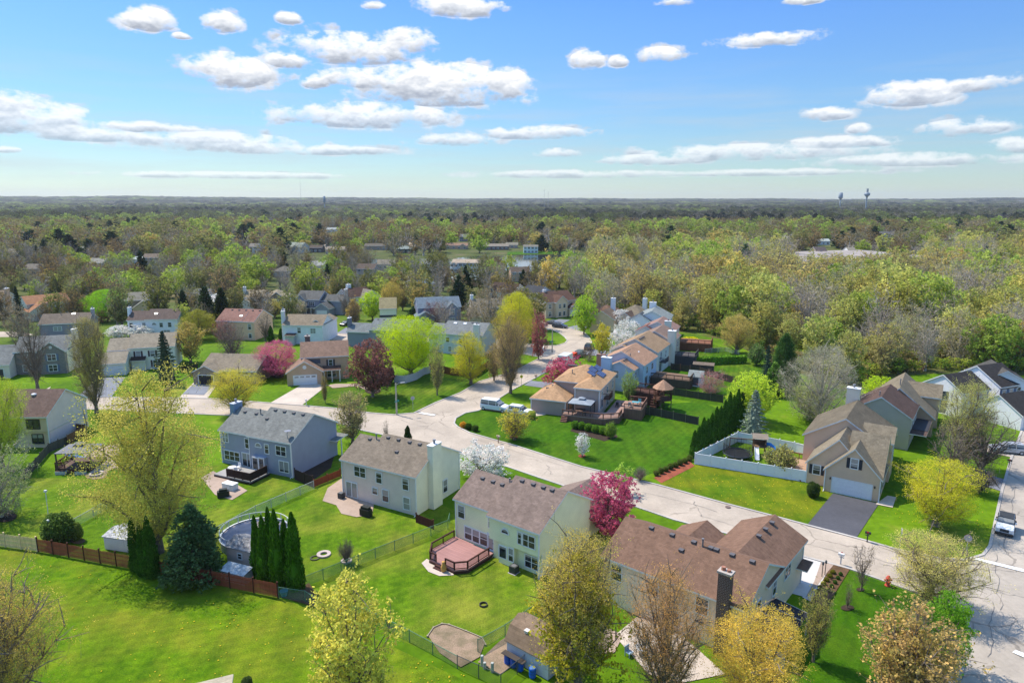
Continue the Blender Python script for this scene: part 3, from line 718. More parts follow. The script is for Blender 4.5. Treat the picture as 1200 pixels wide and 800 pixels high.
D('patio', [(650, 745), (700, 728), (730, 745), (720, 765), (670, 770)], Z2, PAVE)
D('patio', [(98, 524), (140, 520), (140, 548), (112, 556), (98, 548)], Z2, PAVE)
D('patio', [(236, 560), (250, 552), (290, 575), (272, 586), (252, 580)], Z2, PAVE)
D('stone_ring_bed', [(99, 556), (112, 551), (127, 553), (124, 560), (110, 562), (101, 560)], Z2, GRAVEL)
D('mulch_bed', [(388, 506), (392, 500), (398, 510), (388, 548), (362, 566), (352, 556)], Z1, MULCH_D)
D('mulch_bed', [(975, 661.5), (996, 667), (968, 712), (948, 706), (955, 690)], Z2, MULCH)
D('gravel_strip', [(963, 664), (973, 664), (950, 705), (940, 700)], Z2, CONC_W)
D('mulch_bed', [(352, 690), (362, 683), (377, 706), (372, 712), (330, 700), (326, 690), (340, 682)], Z2, MULCH)
D('mulch_bed', [(766, 560), (806, 538), (814, 546), (775, 566)], Z1, MULCH_R)
D('mulch_bed', [(668, 505), (672, 500), (712, 511), (720, 505), (724, 512), (708, 517)], Z1, MULCH_D)
D('garden_bed', [(501, 744), (508, 735), (518, 731), (526, 732), (565, 747), (568, 754), (562, 770), (540, 782), (515, 765)], Z2, GRAVEL)
D('kennel_run', [(560, 776), (585, 752), (600, 742), (625, 766), (586, 790)], Z2, GRAVEL)
for (x, y, r, m) in ((1008, 691, 5, MULCH_D), (993, 712.5, 8, MULCH_D), (682, 534.5, 4.5, MULCH_R), (602, 512, 5, MULCH_R), (3, 605, 17, MULCH_D), (437, 458, 9, MULCH_D), (325, 440, 8, MULCH_D), (406, 658, 5, GRAVEL), (91, 634, 9, MULCH)):
    D('mulch_ring', [(x+r*math.cos(a*PI/8), y+r*.42*math.sin(a*PI/8)) for a in range(16)], Z3, m)
WHITE_PAINT = plain((.72, .72, .70, 1), .6, .08, 6)
D('road_marking', [(1141, 656), (1144, 654), (1215, 671), (1212, 674)], Z3, WHITE_PAINT)
D('road_marking', [(1186, 765), (1190, 762), (1215, 772), (1212, 776)], Z3, WHITE_PAINT)
D('road_marking', [(490, 484.5), (494, 483.4), (511, 486.2), (508, 487.6)], Z3, WHITE_PAINT)
D('road_marking', [(633, 409.5), (636, 406.5), (638.5, 406.8), (636, 410)], Z3, WHITE_PAINT)
# tar-sealed and open cracks in the old paving
b = MB(); rc = random.Random(3)
def crack(a, c, n=11, wig=.26, w=.055):
    p, q = P(*a), P(*c); pts = [p.lerp(q, i/n) for i in range(n+1)]; d = (q-p).normalized(); nn = Vector((-d.y, d.x, 0)); o = 0
    for i in range(1, n): o = o*.6+rc.uniform(-wig, wig); pts[i] = pts[i]+nn*o+d*rc.uniform(-.2, .2)
    for i in range(n):
        u, v = pts[i], pts[i+1]; e = (v-u).normalized(); m = Vector((-e.y, e.x, 0)); w0, w1 = w*(.35+rc.random()*.8)*.5, w*(.35+rc.random()*.8)*.5
        z = Vector((0, 0, .0835+.0004*(i % 2))); b.face((u-m*w0+z, v-m*w1+z, v+m*w1+z, u+m*w0+z))
for a, c in (((1004, 648), (1090, 672)), ((700, 563), (840, 600)), ((820, 604), (905, 628)), ((560, 515), (660, 546)), ((745, 577), (752, 590)), ((814, 588), (824, 606)), ((880, 606), (930, 622)), ((640, 545), (648, 556)), ((470, 492), (520, 509)), ((480, 489), (500, 497)),
             ((1168, 650), (1172, 715)), ((1150, 690), (1200, 700)), ((1163, 705), (1157, 770)), ((1140, 730), (1120, 800)), ((1190, 570), (1180, 650)), ((1152, 668), (1200, 668)), ((1185, 720), (1215, 760)), ((905, 612), (918, 640)), ((1010, 640), (1000, 662)), ((560, 460), (600, 452)), ((620, 430), (670, 408)), ((540, 470), (575, 455)), ((330, 481), (420, 494)), ((160, 471), (240, 477)), ((655, 412), (685, 396)), ((930, 632), (1010, 655)), ((1030, 660), (1100, 678))):
    crack(a, c)
t_ = NT('tar crack'); t_.bsdf((.17, .16, .15, 1), .8); setting(obj('road_crack', b, t_.m))
# water of the pond
def water():
    t = NT('pond water'); co = t.coord(); f = t.noise(co, .35, 3)
    t.bsdf((.035, .045, .05, 1), .06, bump=f, bstr=.05, bdist=.1, spec=.8); return t.m
D('pond_water', [(380, 306), (430, 303), (500, 306), (560, 300), (594, 299.5), (650, 298.5), (690, 301), (688, 309), (650, 318), (560, 318), (480, 313), (400, 312)], .15, water())
# dandelions scattered through the rough lawns
b = MB()
def inpoly(x, y, pts):
    c = False; n = len(pts)
    for i in range(n):
        (x1, y1), (x2, y2) = pts[i], pts[(i+1) % n]
        if (y1 > y) != (y2 > y) and x < (x2-x1)*(y-y1)/(y2-y1)+x1: c = not c
    return c
areas = [([(0, 650), (60, 655), (300, 705), (370, 740), (330, 800), (0, 800)], 130), ([(775, 568), (945, 613), (965, 572), (820, 548)], 110), ([(1020, 600), (1130, 640), (1160, 600), (1090, 560)], 60), ([(480, 780), (500, 770), (560, 800), (470, 800)], 25)]
for poly, n in areas:
    k = 0
    while k < n:
        x = rnd.uniform(0, 1200); y = rnd.uniform(540, 800)
        if not inpoly(x, y, poly): continue
        p = P(x, y)
        if noise.noise((p.x*.12, p.y*.12, 0)) < rnd.uniform(-.5, .35): continue
        k += 1; s = rnd.uniform(.03, .075); a = rnd.uniform(0, 6)
        b.lathe([(s*.6, .05), (s, .08), (s*.5, .11)], 6, 0, (p.x, p.y, 0))
setting(tag(obj('dandelions', b, plain((.75, .52, .02, 1), .8)), 'yellow dandelions dotted through the lawns', 'flowers'), 'stuff')
# ------------------------------------------------------------------ houses
MESHC = {}; FOOT = []
def shared(key, build, mats, smooth=False):
    if key not in MESHC:
        b = build(); MESHC[key] = b.mesh(key[0], mats, smooth)
    return MESHC[key]
GLASS = glass(); GLASS_B = glass((.06, .08, .10, 1))
def window(parent, pos, rz, w, h, style='double', frame=None, shutter=None):
    """a framed window on a wall; local x runs along the wall, -y is outwards"""
    frame = frame or TRIM
    def fr():
        b = MB(); t = .11
        b.box(-w/2-t, w/2+t, -.07, .02, -t, 0); b.box(-w/2-t, w/2+t, -.07, .02, h, h+t)
        b.box(-w/2-t, -w/2, -.07, .02, 0, h); b.box(w/2, w/2+t, -.07, .02, 0, h)
        n = {'single': 1, 'double': 1, 'pair': 2, 'triple': 3, 'slider': 2}[style]
        for i in range(1, n): x = -w/2+w*i/n; b.box(x-.05, x+.05, -.06, .02, 0, h)
        if style in ('double', 'pair', 'triple'):
            for i in range(n): b.box(-w/2+w*i/n+.05*(i > 0), -w/2+w*(i+1)/n-.05*(i < n-1), -.045, .02, h*.5-.03, h*.5+.03)
        return b
    o = obj('window', shared(('window', w, h, style, frame.name), fr, frame), parent=parent, loc=pos, rz=rz)
    obj('pane', shared(('pane', w, h), lambda: MB().box(-w/2, w/2, -.03, .0, 0, h), GLASS), parent=o)
    if shutter:
        for s in (-1, 1):
            obj('shutter', shared(('shutter', h, shutter), lambda: MB().box(-.2, .2, -.05, .0, -.05, h+.05), plain(shutter)), parent=parent, loc=Vector(pos)+Matrix.Rotation(math.radians(rz), 3, 'Z') @ Vector((s*(w/2+.34), 0, 0)), rz=rz)
    return o
def archwin(parent, pos, rz, w):
    def fr():
        b = MB(); n = 10; r0, r1 = w/2, w/2+.11
        for i in range(n):
            a, c = PI*i/n, PI*(i+1)/n
            b.prism([(r0*math.cos(a), r0*math.sin(a)), (r1*math.cos(a), r1*math.sin(a)), (r1*math.cos(c), r1*math.sin(c)), (r0*math.cos(c), r0*math.sin(c))], 0, .09)
        b.box(-r1, r1, -.1, 0, 0, .09)
        b.v = [(x, -z, y) for x, y, z in b.v]; return b
    def pn():
        b = MB(); b.prism([(w/2*math.cos(PI*i/10), w/2*math.sin(PI*i/10)) for i in range(11)], 0, .04); b.v = [(x, -z, y) for x, y, z in b.v]; return b
    o = obj('window', shared(('arch_window', w), fr, TRIM), parent=parent, loc=pos, rz=rz)
    obj('pane', shared(('arch_pane', w), pn, GLASS), parent=o); return o
def garage_door(parent, pos, rz, w, h, c=(.78, .78, .77, 1), glazed=False):
    def f():
        b = MB(); n = 4
        for i in range(n):
            z0, z1 = h*i/n+.012, h*(i+1)/n-.012
            b.box(-w/2, w/2, -.03, .01, z0, z1)
            k = max(4, int(w/.62))
            for j in range(k):
                x0, x1 = -w/2+w*j/k+.07, -w/2+w*(j+1)/k-.07
                if not (glazed and i == n-1): b.box(x0, x1, -.045, -.028, z0+.08, z1-.08)
        b.box(-w/2, w/2, -.015, .0, 0, h); return b
    o = obj('garage_door', shared(('garage_door', w, h, c, glazed), f, plain(c, .5, .04)), parent=parent, loc=pos, rz=rz)
    def fr():
        b = MB(); t = .14; b.box(-w/2-t, -w/2, -.06, .01, 0, h); b.box(w/2, w/2+t, -.06, .01, 0, h); b.box(-w/2-t, w/2+t, -.06, .01, h, h+t); return b
    obj('door_frame', shared(('garage_frame', w, h), fr, TRIM), parent=o)
    if glazed:
        for j in range(4): obj('pane', shared(('gpane', w, h), lambda: MB().box(-.42, .42, -.05, -.029, h*.79, h*.93), GLASS), parent=o, loc=(-w/2+w*(j+.5)/4, 0, 0))
    return o
def door(parent, pos, rz, w=.95, h=2.05, c=(.7, .7, .68, 1), glass_=False):
    o = obj('door', shared(('door', w, h, c), lambda: MB().box(-w/2, w/2, -.05, .01, 0, h).box(-w/2-.1, -w/2, -.07, .01, 0, h+.1).box(w/2, w/2+.1, -.07, .01, 0, h+.1).box(-w/2, w/2, -.07, .01, h, h+.1), plain(c)), parent=parent, loc=pos, rz=rz)
    if glass_: obj('pane', shared(('dpane', w, h), lambda: MB().box(-w*.36, w*.36, -.062, -.049, .25, h-.2), GLASS), parent=o)
    obj('handle', shared(('handle', w), lambda: MB().box(w*.34, w*.42, -.1, -.05, 1.0, 1.1), plain((.1, .1, .1, 1))), parent=o)
    return o
def sliding_door(parent, pos, rz, w=1.9, h=2.05):
    def f():
        b = MB()
        for x in (-w/2-.1, -.06, w/2): b.box(x, x+.11, -.08, .01, 0, h)
        b.box(-w/2-.1, w/2+.11, -.08, .01, h, h+.12); b.box(-w/2-.1, w/2+.11, -.08, .01, -.06, 0); return b
    o = obj('sliding_door', shared(('sliding_door', w, h), f, TRIM), parent=parent, loc=pos, rz=rz)
    obj('pane', shared(('spane', w, h), lambda: MB().box(-w/2, w/2, -.03, 0, 0, h), GLASS), parent=o); return o
class House:
    def __init__(s, label, wall, roof, e1=None, e2=None, he=5.4, D=10.0, pitch=.52, W=None, ang=None, trim=None, cat='house', group=None, name='house', z=0.0):
        q = P(*e2, he)
        if e1: p = P(*e1, he); ang = math.degrees(math.atan2(q.y-p.y, q.x-p.x)); W = (q-p).length
        else: p = q-Vector((math.cos(math.radians(ang)), math.sin(math.radians(ang)), 0))*W
        s.ov = .3; d = Vector((math.cos(math.radians(ang)), math.sin(math.radians(ang)), 0)); n = Vector((-d.y, d.x, 0))
        o = p+n*s.ov+d*s.ov*.8; s.W = W-s.ov*1.6; s.D = D; s.he = he; s.pitch = pitch; s.ang = ang
        s.T = thing(name, label, cat, (o.x, o.y, z), ang, group)
        s.wall, s.roof, s.trim = wall, roof, trim or TRIM
        s.wb, s.rb, s.tb, s.wm, s.rm = MB(), MB(), MB(), [wall], [roof]
        s.eps = 0
    def _wm(s, m):
        if m is None: return 0
        if m not in s.wm: s.wm.append(m)
        return s.wm.index(m)
    def _rm(s, m):
        if m is None: return 0
        if m not in s.rm: s.rm.append(m)
        return s.rm.index(m)
    def block(s, x0, x1, y0, y1, he=None, pitch=None, axis='x', hip=False, z0=0, ov=None, wm=None, rm=None, walls=True, gm=None):
        """walls plus a pitched roof; axis = direction of the ridge"""
        he = s.he if he is None else he; pitch = s.pitch if pitch is None else pitch; ov = s.ov if ov is None else ov
        i, r = s._wm(wm), s._rm(rm)
        s.eps += .004; e = s.eps
        x0 += e; x1 -= e; y0 += e; y1 -= e
        sw = (lambda p: p) if axis == 'x' else (lambda p: (p[1], p[0], p[2]))
        a0, a1, b0, b1 = (x0, x1, y0, y1) if axis == 'x' else (y0, y1, x0, x1)
        hr = he+pitch*(b1-b0)/2; bm = (b0+b1)/2
        gi = i if gm is None else s._wm(gm)
        def W(pts, i=i): s.wb.face([sw(p) for p in (pts if axis == 'x' else pts[::-1])], i)
        def R(pts, m=r): s.rb.face([sw(p) for p in (pts if axis == 'x' else pts[::-1])], m)
        def T(pts): s.tb.face([sw(p) for p in (pts if axis == 'x' else pts[::-1])])
        if walls:
            W([(a0, b0, z0), (a1, b0, z0), (a1, b0, he), (a0, b0, he)]); W([(a1, b1, z0), (a0, b1, z0), (a0, b1, he), (a1, b1, he)])
            for a, f in ((a0, 1), (a1, 0)):
                pts = [(a, b0, z0), (a, b1, z0), (a, b1, he)]+([] if hip else [(a, bm, hr)])+[(a, b0, he)]
                W(pts[::-1] if f else pts, i if f else gi)
            if z0 > .1: W([(a0, b0, z0), (a0, b1, z0), (a1, b1, z0), (a1, b0, z0)])
        ez = he-pitch*ov; th = .17; t = Vector((0, 0, th))
        A0, A1, B0, B1 = a0-ov*.8, a1+ov*.8, b0-ov, b1+ov
        if hip:
            A0, A1 = a0-ov, a1+ov; k = min((B1-B0)/2, (A1-A0)/2); hz = ez+pitch*k
            p = [(A0, B0, ez+th), (A1, B0, ez+th), (A1, B1, ez+th), (A0, B1, ez+th)]
            r0, r1 = (A0+k, bm, hz+th), (A1-k, bm, hz+th)
            R([p[0], p[1], r1, r0]); R([p[2], p[3], r0, r1]); R([p[1], p[2], r1]); R([p[3], p[0], r0])
            for q0, q1 in ((0, 1), (1, 2), (2, 3), (3, 0)):
                u, v = p[q0], p[q1]; T([(u[0], u[1], ez-.03), (v[0], v[1], ez-.03), v, u])
            T([(A0, B0, ez-.03), (A0, B1, ez-.03), (A1, B1, ez-.03), (A1, B0, ez-.03)])
        else:
            hz = he+pitch*(b1-b0)/2
            R([(A0, B0, ez+th), (A1, B0, ez+th), (A1, bm, hz+th), (A0, bm, hz+th)]); R([(A1, B1, ez+th), (A0, B1, ez+th), (A0, bm, hz+th), (A1, bm, hz+th)])
            T([(A0, B0, ez-.03), (A1, B0, ez-.03), (A1, B0, ez+th), (A0, B0, ez+th)]); T([(A1, B1, ez-.03), (A0, B1, ez-.03), (A0, B1, ez+th), (A1, B1, ez+th)])
            for a, f in ((A0, 1), (A1, 0)):
                for q in ([(a, B0, ez-.03), (a, bm, hz-.03), (a, bm, hz+th), (a, B0, ez+th)], [(a, bm, hz-.03), (a, B1, ez-.03), (a, B1, ez+th), (a, bm, hz+th)]):
                    T(q[::-1] if f else q)
            T([(A0, B0, ez-.03), (A0, bm, hz-.03), (A1, bm, hz-.03), (A1, B0, ez-.03)]); T([(A0, bm, hz-.03), (A0, B1, ez-.03), (A1, B1, ez-.03), (A1, bm, hz-.03)])
        return hr
    def shed(s, x0, x1, y0, y1, zlo, zhi, wm=None, rm=None, rise='y'):
        """lean-to roof, low edge at y0"""
        r = s._rm(rm); th = .12
        s.rb.face([(x0, y0, zlo+th), (x1, y0, zlo+th), (x1, y1, zhi+th), (x0, y1, zhi+th)], r)
        s.tb.face([(x0, y0, zlo), (x1, y0, zlo), (x1, y0, zlo+th), (x0, y0, zlo+th)]); s.tb.face([(x0, y1, zhi), (x1, y1, zhi), (x1, y0, zlo), (x0, y0, zlo)])
        s.tb.face([(x1, y0, zlo), (x1, y1, zhi), (x1, y1, zhi+th), (x1, y0, zlo+th)]); s.tb.face([(x0, y1, zhi), (x0, y0, zlo), (x0, y0, zlo+th), (x0, y1, zhi+th)])
    def solid(s, x0, x1, y0, y1, z0, z1, wm=None):
        s.wb.box(x0, x1, y0, y1, z0, z1, s._wm(wm))
    def face(s, f, u, z, d=0):
        return {'S': ((u, d, z), 0), 'E': ((s.W-d, u, z), 90), 'N': ((u, s.D-d, z), 180), 'W': ((d, u, z), -90)}[f]
    def win(s, f, u, z, w=.95, h=1.35, style='double', d=0, **k):
        p, r = s.face(f, u, z, d); return window(s.T, p, r, w, h, style, **k)
    def at(s, x, y, z, rz, w=.95, h=1.35, style='double', **k): return window(s.T, (x, y, z), rz, w, h, style, **k)
    def chimney(s, x0, x1, y0, y1, h, mat=None, cap=None, z0=0):
        b = MB(); b.box(x0, x1, y0, y1, z0, h); b.box(x0-.06, x1+.06, y0-.06, y1+.06, h, h+.12, 1)
        xm, ym = (x0+x1)/2, (y0+y1)/2
        b.lathe([(.16, h+.12), (.16, h+.55), (.24, h+.56), (.2, h+.68)], 8, 2, (xm, ym, 0))
        return obj('chimney', b, [mat or s.wall, cap or TRIM, plain((.25, .25, .26, 1), .4)], s.T)
    def on_roof(s, x, y, axis='x', y0=0, y1=None, he=None, pitch=None):
        y1 = s.D if y1 is None else y1; he = s.he if he is None else he; pitch = s.pitch if pitch is None else pitch
        return he+pitch*min(y-y0, y1-y)+.17
    def vents(s, pts, kind='roof_vent'):
        for x, y, z in pts:
            if kind == 'roof_vent':
                obj('roof_vent', shared(('roof_vent',), lambda: MB().box(-.2, .2, -.2, .2, -.1, .1).box(-.24, .24, -.24, .24, .1, .16), plain((.12, .11, .11, 1))), parent=s.T, loc=(x, y, z))
            elif kind == 'vent_pipe':
                obj('vent_pipe', shared(('vent_pipe',), lambda: MB().lathe([(.09, -.3), (.09, .75), (.14, .76), (.14, .84)], 8), plain((.2, .19, .19, 1), .5)), parent=s.T, loc=(x, y, z))
            elif kind == 'skylight':
                o = obj('skylight', shared(('skylight',), lambda: MB().box(-.45, .45, -.32, .32, -.1, .1), plain((.75, .77, .8, 1), .2)), parent=s.T, loc=(x, y, z)); o.rotation_euler = (math.atan(s.pitch), 0, 0)
    def spout(s, x, y, h, ex=0, ey=-.25):
        b = MB(); b.box(x-.045, x+.045, y-.045, y+.045, .25, h); b.tube([(x, y, .3), (x+ex*2, y+ey*2, .1)], .05, 4)
        return obj('downspout', b, TRIM, s.T)
    def corners(s, pts):
        b = MB()
        for x, y, h in pts: b.box(x-.07, x+.07, y-.07, y+.07, 0, h)
        return obj('corner_trim', b, s.trim, s.T)
    def done(s):
        for u in (.2, .5, .8):
            for v in (.2, .8): FOOT.append(((s.T.matrix_basis @ Vector((s.W*u, s.D*v, 0))).xy, 6.0))
        obj('wall', s.wb, s.wm, s.T); obj('roof', s.rb, s.rm, s.T); obj('fascia', s.tb, s.trim, s.T)
        return s
C = lambda *a: rgb(*a)
def wl(r, g_, b, k=1.22): return siding(rgb(r*1.05, g_*.98, b*.955, k))
def rf(r, g_, b, k=.64): return shingle(rgb(r*.99, g_*1.0, b*.92, k))
# ---- H3 light grey house
h = House('light grey two-storey house with a brown roof and a white gable chimney', wl(196, 194, 186), rf(158, 142, 134), (397, 538), (487, 560), 5.4, 10)
bg = wl(226, 216, 198)  # beige gable siding, with warm road bounce light put into its colour
h.block(0, 4.2, 0, 8.4); h.block(3.6, h.W, .0, h.D, gm=bg)
for u, z, w, hh, st in ((3.2, 3.5, 1.9, 1.35, 'pair'), (6.5, 3.3, .9, 1.4, 'double'), (10.9, 3.3, .9, 1.5, 'double'), (5.7, 1.55, .8, .85, 'single'), (7.5, .9, 1.0, 1.6, 'double'), (11.0, .6, 1.0, 1.6, 'double')): h.win('S', u, z, w, hh, st)
sliding_door(h.T, (1.6, 0, .25), 0)
h.win('E', 6.4, .9, .9, 1.7, d=-.015)
h.chimney(h.W+.013, h.W+.85, 2.6, 4.6, 8.7, bg)
h.vents([(2.0, 3.6, h.on_roof(2, 3.6, y1=8.4))]+[(x, 4.4, h.on_roof(x, 4.4)) for x in (4.6, 6.4, 8.3, 10.0)]+[(7.5, 2.6, h.on_roof(7.5, 2.6))]); h.vents([(3.0, 3.8, h.on_roof(3, 3.8, y1=8.4))], 'vent_pipe')
h.spout(h.W, -.06, 5.2); h.spout(0, -.06, 5.2); h.corners([(0, 0, 5.2), (h.W, 0, 5.2), (h.W, h.D-.1, 5.2)]); h.done(); H3 = h
# ---- H4 cream house
h = House('cream two-storey house with a mottled mauve-brown roof and a reddish back deck', wl(238, 222, 188), rf(158, 136, 134), (524, 587), (632, 626), 5.4, 10.4, .54)
h.block(0, 6.3, .9, 9.0, 5.4); 
h.solid(6.0, h.W, .62, 5.0, 0, 2.7); h.block(5.9, h.W, 0, h.D, 5.4, z0=2.55); h.solid(6.02, h.W-.02, 4, h.D-.02, 0, 2.6)
for u, z, w, hh, st, d in ((.9, 3.2, .95, 1.5, 'double', .9), (5.5, 3.3, .8, 1.5, 'double', .9), (2.0, .8, 1.1, 1.5, 'double', .9), (3.15, .8, 1.1, 1.5, 'double', .9), (4.3, .8, 1.1, 1.5, 'double', .9),
                       (10.3, 3.3, .6, 1.3, 'double', 0), (12.0-.6, 3.3, 1.7, 1.35, 'pair', 0), (11.4, .5, 1.7, 1.4, 'pair', .62)): h.win('S', u, z, w, hh, st, d=d)
archwin(h.T, (8.2, 0, 3.9), 0, .95)
door(h.T, (5.4, .9, .45), 0, .9, 2.05, (.62, .68, .74, 1), True)
h.solid(7.2, 9.4, .1, .7, 0, 2.52); h.win('S', 7.8, .75, .95, 1.35, 'single', d=.1); h.win('S', 8.95, .75, .6, 1.5, d=.1); h.at(7.2, .4, .8, -90, .35, 1.3, 'single')
h.vents([(x, 4.0, h.on_roof(x, 4.0, y0=.9, y1=9)) for x in (1.6, 3.2, 4.6)]+[(x, 4.7, h.on_roof(x, 4.7)) for x in (7.0, 8.6, 10, 11.2)]); h.vents([(5.5, 4.3, h.on_roof(5.5, 4.3, y0=.9, y1=9))], 'vent_pipe')
h.corners([(0, .9, 5.2), (h.W, 0, 5.2)]); h.spout(h.W, .57, 2.6); h.spout(6.0, .85, 5.2)
h.block(5.0, 12.2, h.D-1, h.D+6.5, 2.7, .5, 'y'); h.done(); H4 = h
# ---- H2 blue house
h = House('slate blue two-storey house with a grey roof and satellite dish', wl(132, 147, 164), rf(150, 150, 156), (253, 504), (340, 520), 5.4, 10.4, .54)
h.block(0, 6.1, .25, 8.9); h.block(6.0, h.W, 0, h.D, 5.4)
for u, z, w, hh, st, d in ((1.0, 3.6, 1.2, 1.4, 'pair', .25), (5.5, 3.2, .95, 1.5, 'double', .25), (9.5, 3.1, .7, 1.4, 'double', 0), (12.2, 3.2, 1.8, 1.4, 'pair', 0), (2.1, .75, 3.0, 1.4, 'triple', .25), (12.6, .7, 1.7, 1.6, 'slider', 0)): h.win('S', u, z, w, hh, st, d=d)
archwin(h.T, (7.9, 0, 3.9), 0, 1.1); sliding_door(h.T, (5.2, .25, .25), 0)
h.solid(7.0, 9.4, -.55, .1, 0, 2.5); h.win('S', 7.6, .5, 1.0, 1.8, 'single', d=-.55); h.win('S', 8.8, .4, .9, 2.0, 'single', d=-.55)
h.solid(0-.9, 0, 3.3, 5.1, 0, 7.6, wl(105, 128, 150)); h.chimney(-.88, -.02, 3.32, 5.08, 8.5, wl(112, 138, 165), wl(160, 175, 190))
h.vents([(x, 3.7, h.on_roof(x, 3.7, y0=.25, y1=8.9)) for x in (1.9, 4.2)]+[(x, 4.7, h.on_roof(x, 4.7)) for x in (7.2, 9, 10.8, 12.6)]+[(7.0, 3.0, h.on_roof(7, 3))]); h.vents([(5.0, 3.8, h.on_roof(5, 3.8, y0=.25, y1=8.9))], 'vent_pipe')
b = MB(); b.tube([(0, 0, 0), (0, -.1, .7), (0, .1, .9)], .045, 6); b.lathe([(.05, 0), (.3, .05), (.5, .16)], 14, 0, (0, .1, .95)); 
o = obj('satellite_dish', b, plain((.22, .23, .25, 1), .5), h.T, (h.W-.9, .5, h.on_roof(0, .5)))
h.shed(h.W-1.5, h.W+1.3, h.D-1.9, h.D+1.2, 2.9, 3.1); h.solid(h.W+1.0, h.W+1.15, h.D-.4, h.D-.25, 0, 2.9, TRIM)
h.corners([(0, .25, 5.2), (h.W, 0, 5.2), (6.05, 0, 5.2)]); h.spout(h.W, -.06, 5.2); h.done(); H2 = h
# ---- H5 brown roofed house
tp = wl(214, 202, 182)
h = House('beige house with a broad brown roof and a tall brick chimney', tp, rf(152, 118, 106), (703, 651), (876, 717), 5.0, 9.2, .5)
h.block(0, h.W, 0, h.D)
W = h.W; h.block(W-6.6, W+.0, h.D-4.2, h.D+7.2, 4.9, .5, 'y'); h.block(3.0, 8.2, h.D-3.5, h.D+2.6, 4.5, .52, 'y')
for u, z, w, hh, st in ((W-4.0, 2.9, 1.15, 1.6, 'double'), (W-9, 2.9, 1.15, 1.6, 'double'), (W-13, 2.9, 1.15, 1.6, 'double'), (W-7, .6, 1.6, 1.4, 'pair')): h.win('S', u, z, w, hh, st)
h.win('E', 3.2, 2.7, .9, 1.6); h.win('E', 7.4, 2.9, .9, 1.6); h.win('E', 11.2, 3.0, 1.6, 1.4, 'pair')
b = MB(); b.box(W-2.4, W-1.3, -.75, -.01, 0, 8.0); b.box(W-2.5, W-1.2, -.85, .09, 8.0, 8.2, 1); b.lathe([(.22, 8.2), (.2, 8.5)], 8, 2, (W-2.1, -.35, 0)); b.lathe([(.2, 8.2), (.18, 8.4)], 8, 2, (W-1.6, -.35, 0))
obj('chimney', b, [brick(rgb(92, 58, 48)), plain((.42, .37, .32, 1)), plain((.35, .16, .1, 1))], h.T)
h.vents([(x, 4.2, h.on_roof(x, 4.2)) for x in (3, 5.3, 7.6, 9.9, W-5.2, W-3.1, W-1.2)]+[(6.9, 3, h.on_roof(6.9, 3))]); h.vents([(W-6.0, 4.1, h.on_roof(0, 4.1))], 'vent_pipe')
h.vents([(W-2.9, h.D+k, 4.9+.5*2.9+.3) for k in (1.5, 3.4, 5.3)])
h.corners([(W, 0, 4.8), (W, h.D+7, 4.8)]); h.spout(W+.02, 0.1, 4.9); h.shed(W+.02, W+1.1, h.D+5.0, h.D+7.0, 2.5, 2.75); h.done(); H5 = h
# ---- H6 taupe house with white garage door
tau = wl(190, 174, 150); rft = rf(160, 146, 134); rfd = rf(132, 120, 110)
h = House('taupe house with steep gables and a wide white garage door', tau, rft, (965, 549), (1034.5, 563), 3.3, 14, 1.02)
W = h.W
h.block(0, W, 0, 6.2, 3.3, 1.02, 'y', rm=rft)
h.block(2.4, W-.02, .9, 9.6, 3.35, 1.0, 'x', rm=rft)
h.block(-2.7, 5.1, 1.6, 12, 3.2, 1.03, 'y', rm=rft)
h.block(-4.6, 6.4, 8.2, 19.5, 5.0, .62, 'y', rm=rfd)
h.solid(W-1.9, W+.25, 8.5, 12.2, 0, 6.2); h.block(W-3.6, W+.3, 8.3, 12.4, 6.0, .8, 'x', rm=rft)
garage_door(h.T, (3.45, 0, .03), 0, 4.85, 2.15)
DKSH = (.03, .035, .045, 1)
h.win('S', 3.5, 4.1, .85, 1.35, shutter=DKSH); h.at(-1.4, 1.6, 1.6, 0, .9, 1.3, shutter=DKSH)
h.win('E', 1.8, 1.0, .9, 1.8, shutter=DKSH); h.win('E', 4.5, 1.0, .9, 1.8, shutter=DKSH)
h.at(W+.28, 10.3, 2.9, 90, 1.5, 2.4, 'pair')
h.chimney(-.9, 1.0, 19.7, 20.8, 10.2, wl(216, 206, 190))
h.vents([(1.0, 4.2, 5.6)], 'vent_pipe')
h.corners([(0, 0, 3.1), (W, 0, 3.1), (-2.7, 1.6, 3)]); h.spout(W+.02, -.05, 3.2); h.spout(.02, -.05, 3.2)
for x in (.7, 6.25): obj('wall_lamp', MB().box(-.07, .07, -.18, 0, 0, .28), plain((.04, .04, .04, 1)), h.T, (x, 0, 1.9))
h.done(); H6 = h
# ---- row along the right-hand road
sg = wl(166, 168, 156)
h = House('sage green house with a dark mauve roof next to the taupe house', sg, rf(112, 90, 88), e2=(1069.5, 491.5), W=9.5, ang=-36, he=5.4, D=9.5, pitch=.62)
h.block(0, h.W, 0, h.D, axis='y'); h.shed(h.W, h.W+2.4, 0, h.D, 2.8, 2.9); 
for u in (1.5, 4.5, 7.5): h.win('E', u, 3.4, 1.2, 1.4, 'pair')
h.solid(h.W+.05, h.W+2.3, 2.5, h.D-.2, 2.93, 3.02, plain((.035, .035, .04, 1))); h.vents([(4.0, 1.5, 8.0)], 'vent_pipe'); h.done()
h = House('taupe house with a long steep grey-brown roof, second beyond the sage one', wl(172, 156, 132), rf(152, 138, 126), e2=(1096, 491), W=11.5, ang=-33, he=3.4, D=13, pitch=.8)
h.block(0, h.W, 0, h.D, axis='y'); h.block(h.W-6.2, h.W+.6, 6.0, 11.6, 5.6, .6, 'x'); h.block(h.W-2, h.W+1.6, 7.6, 10.2, 5.2, .7, 'x', z0=2.6)
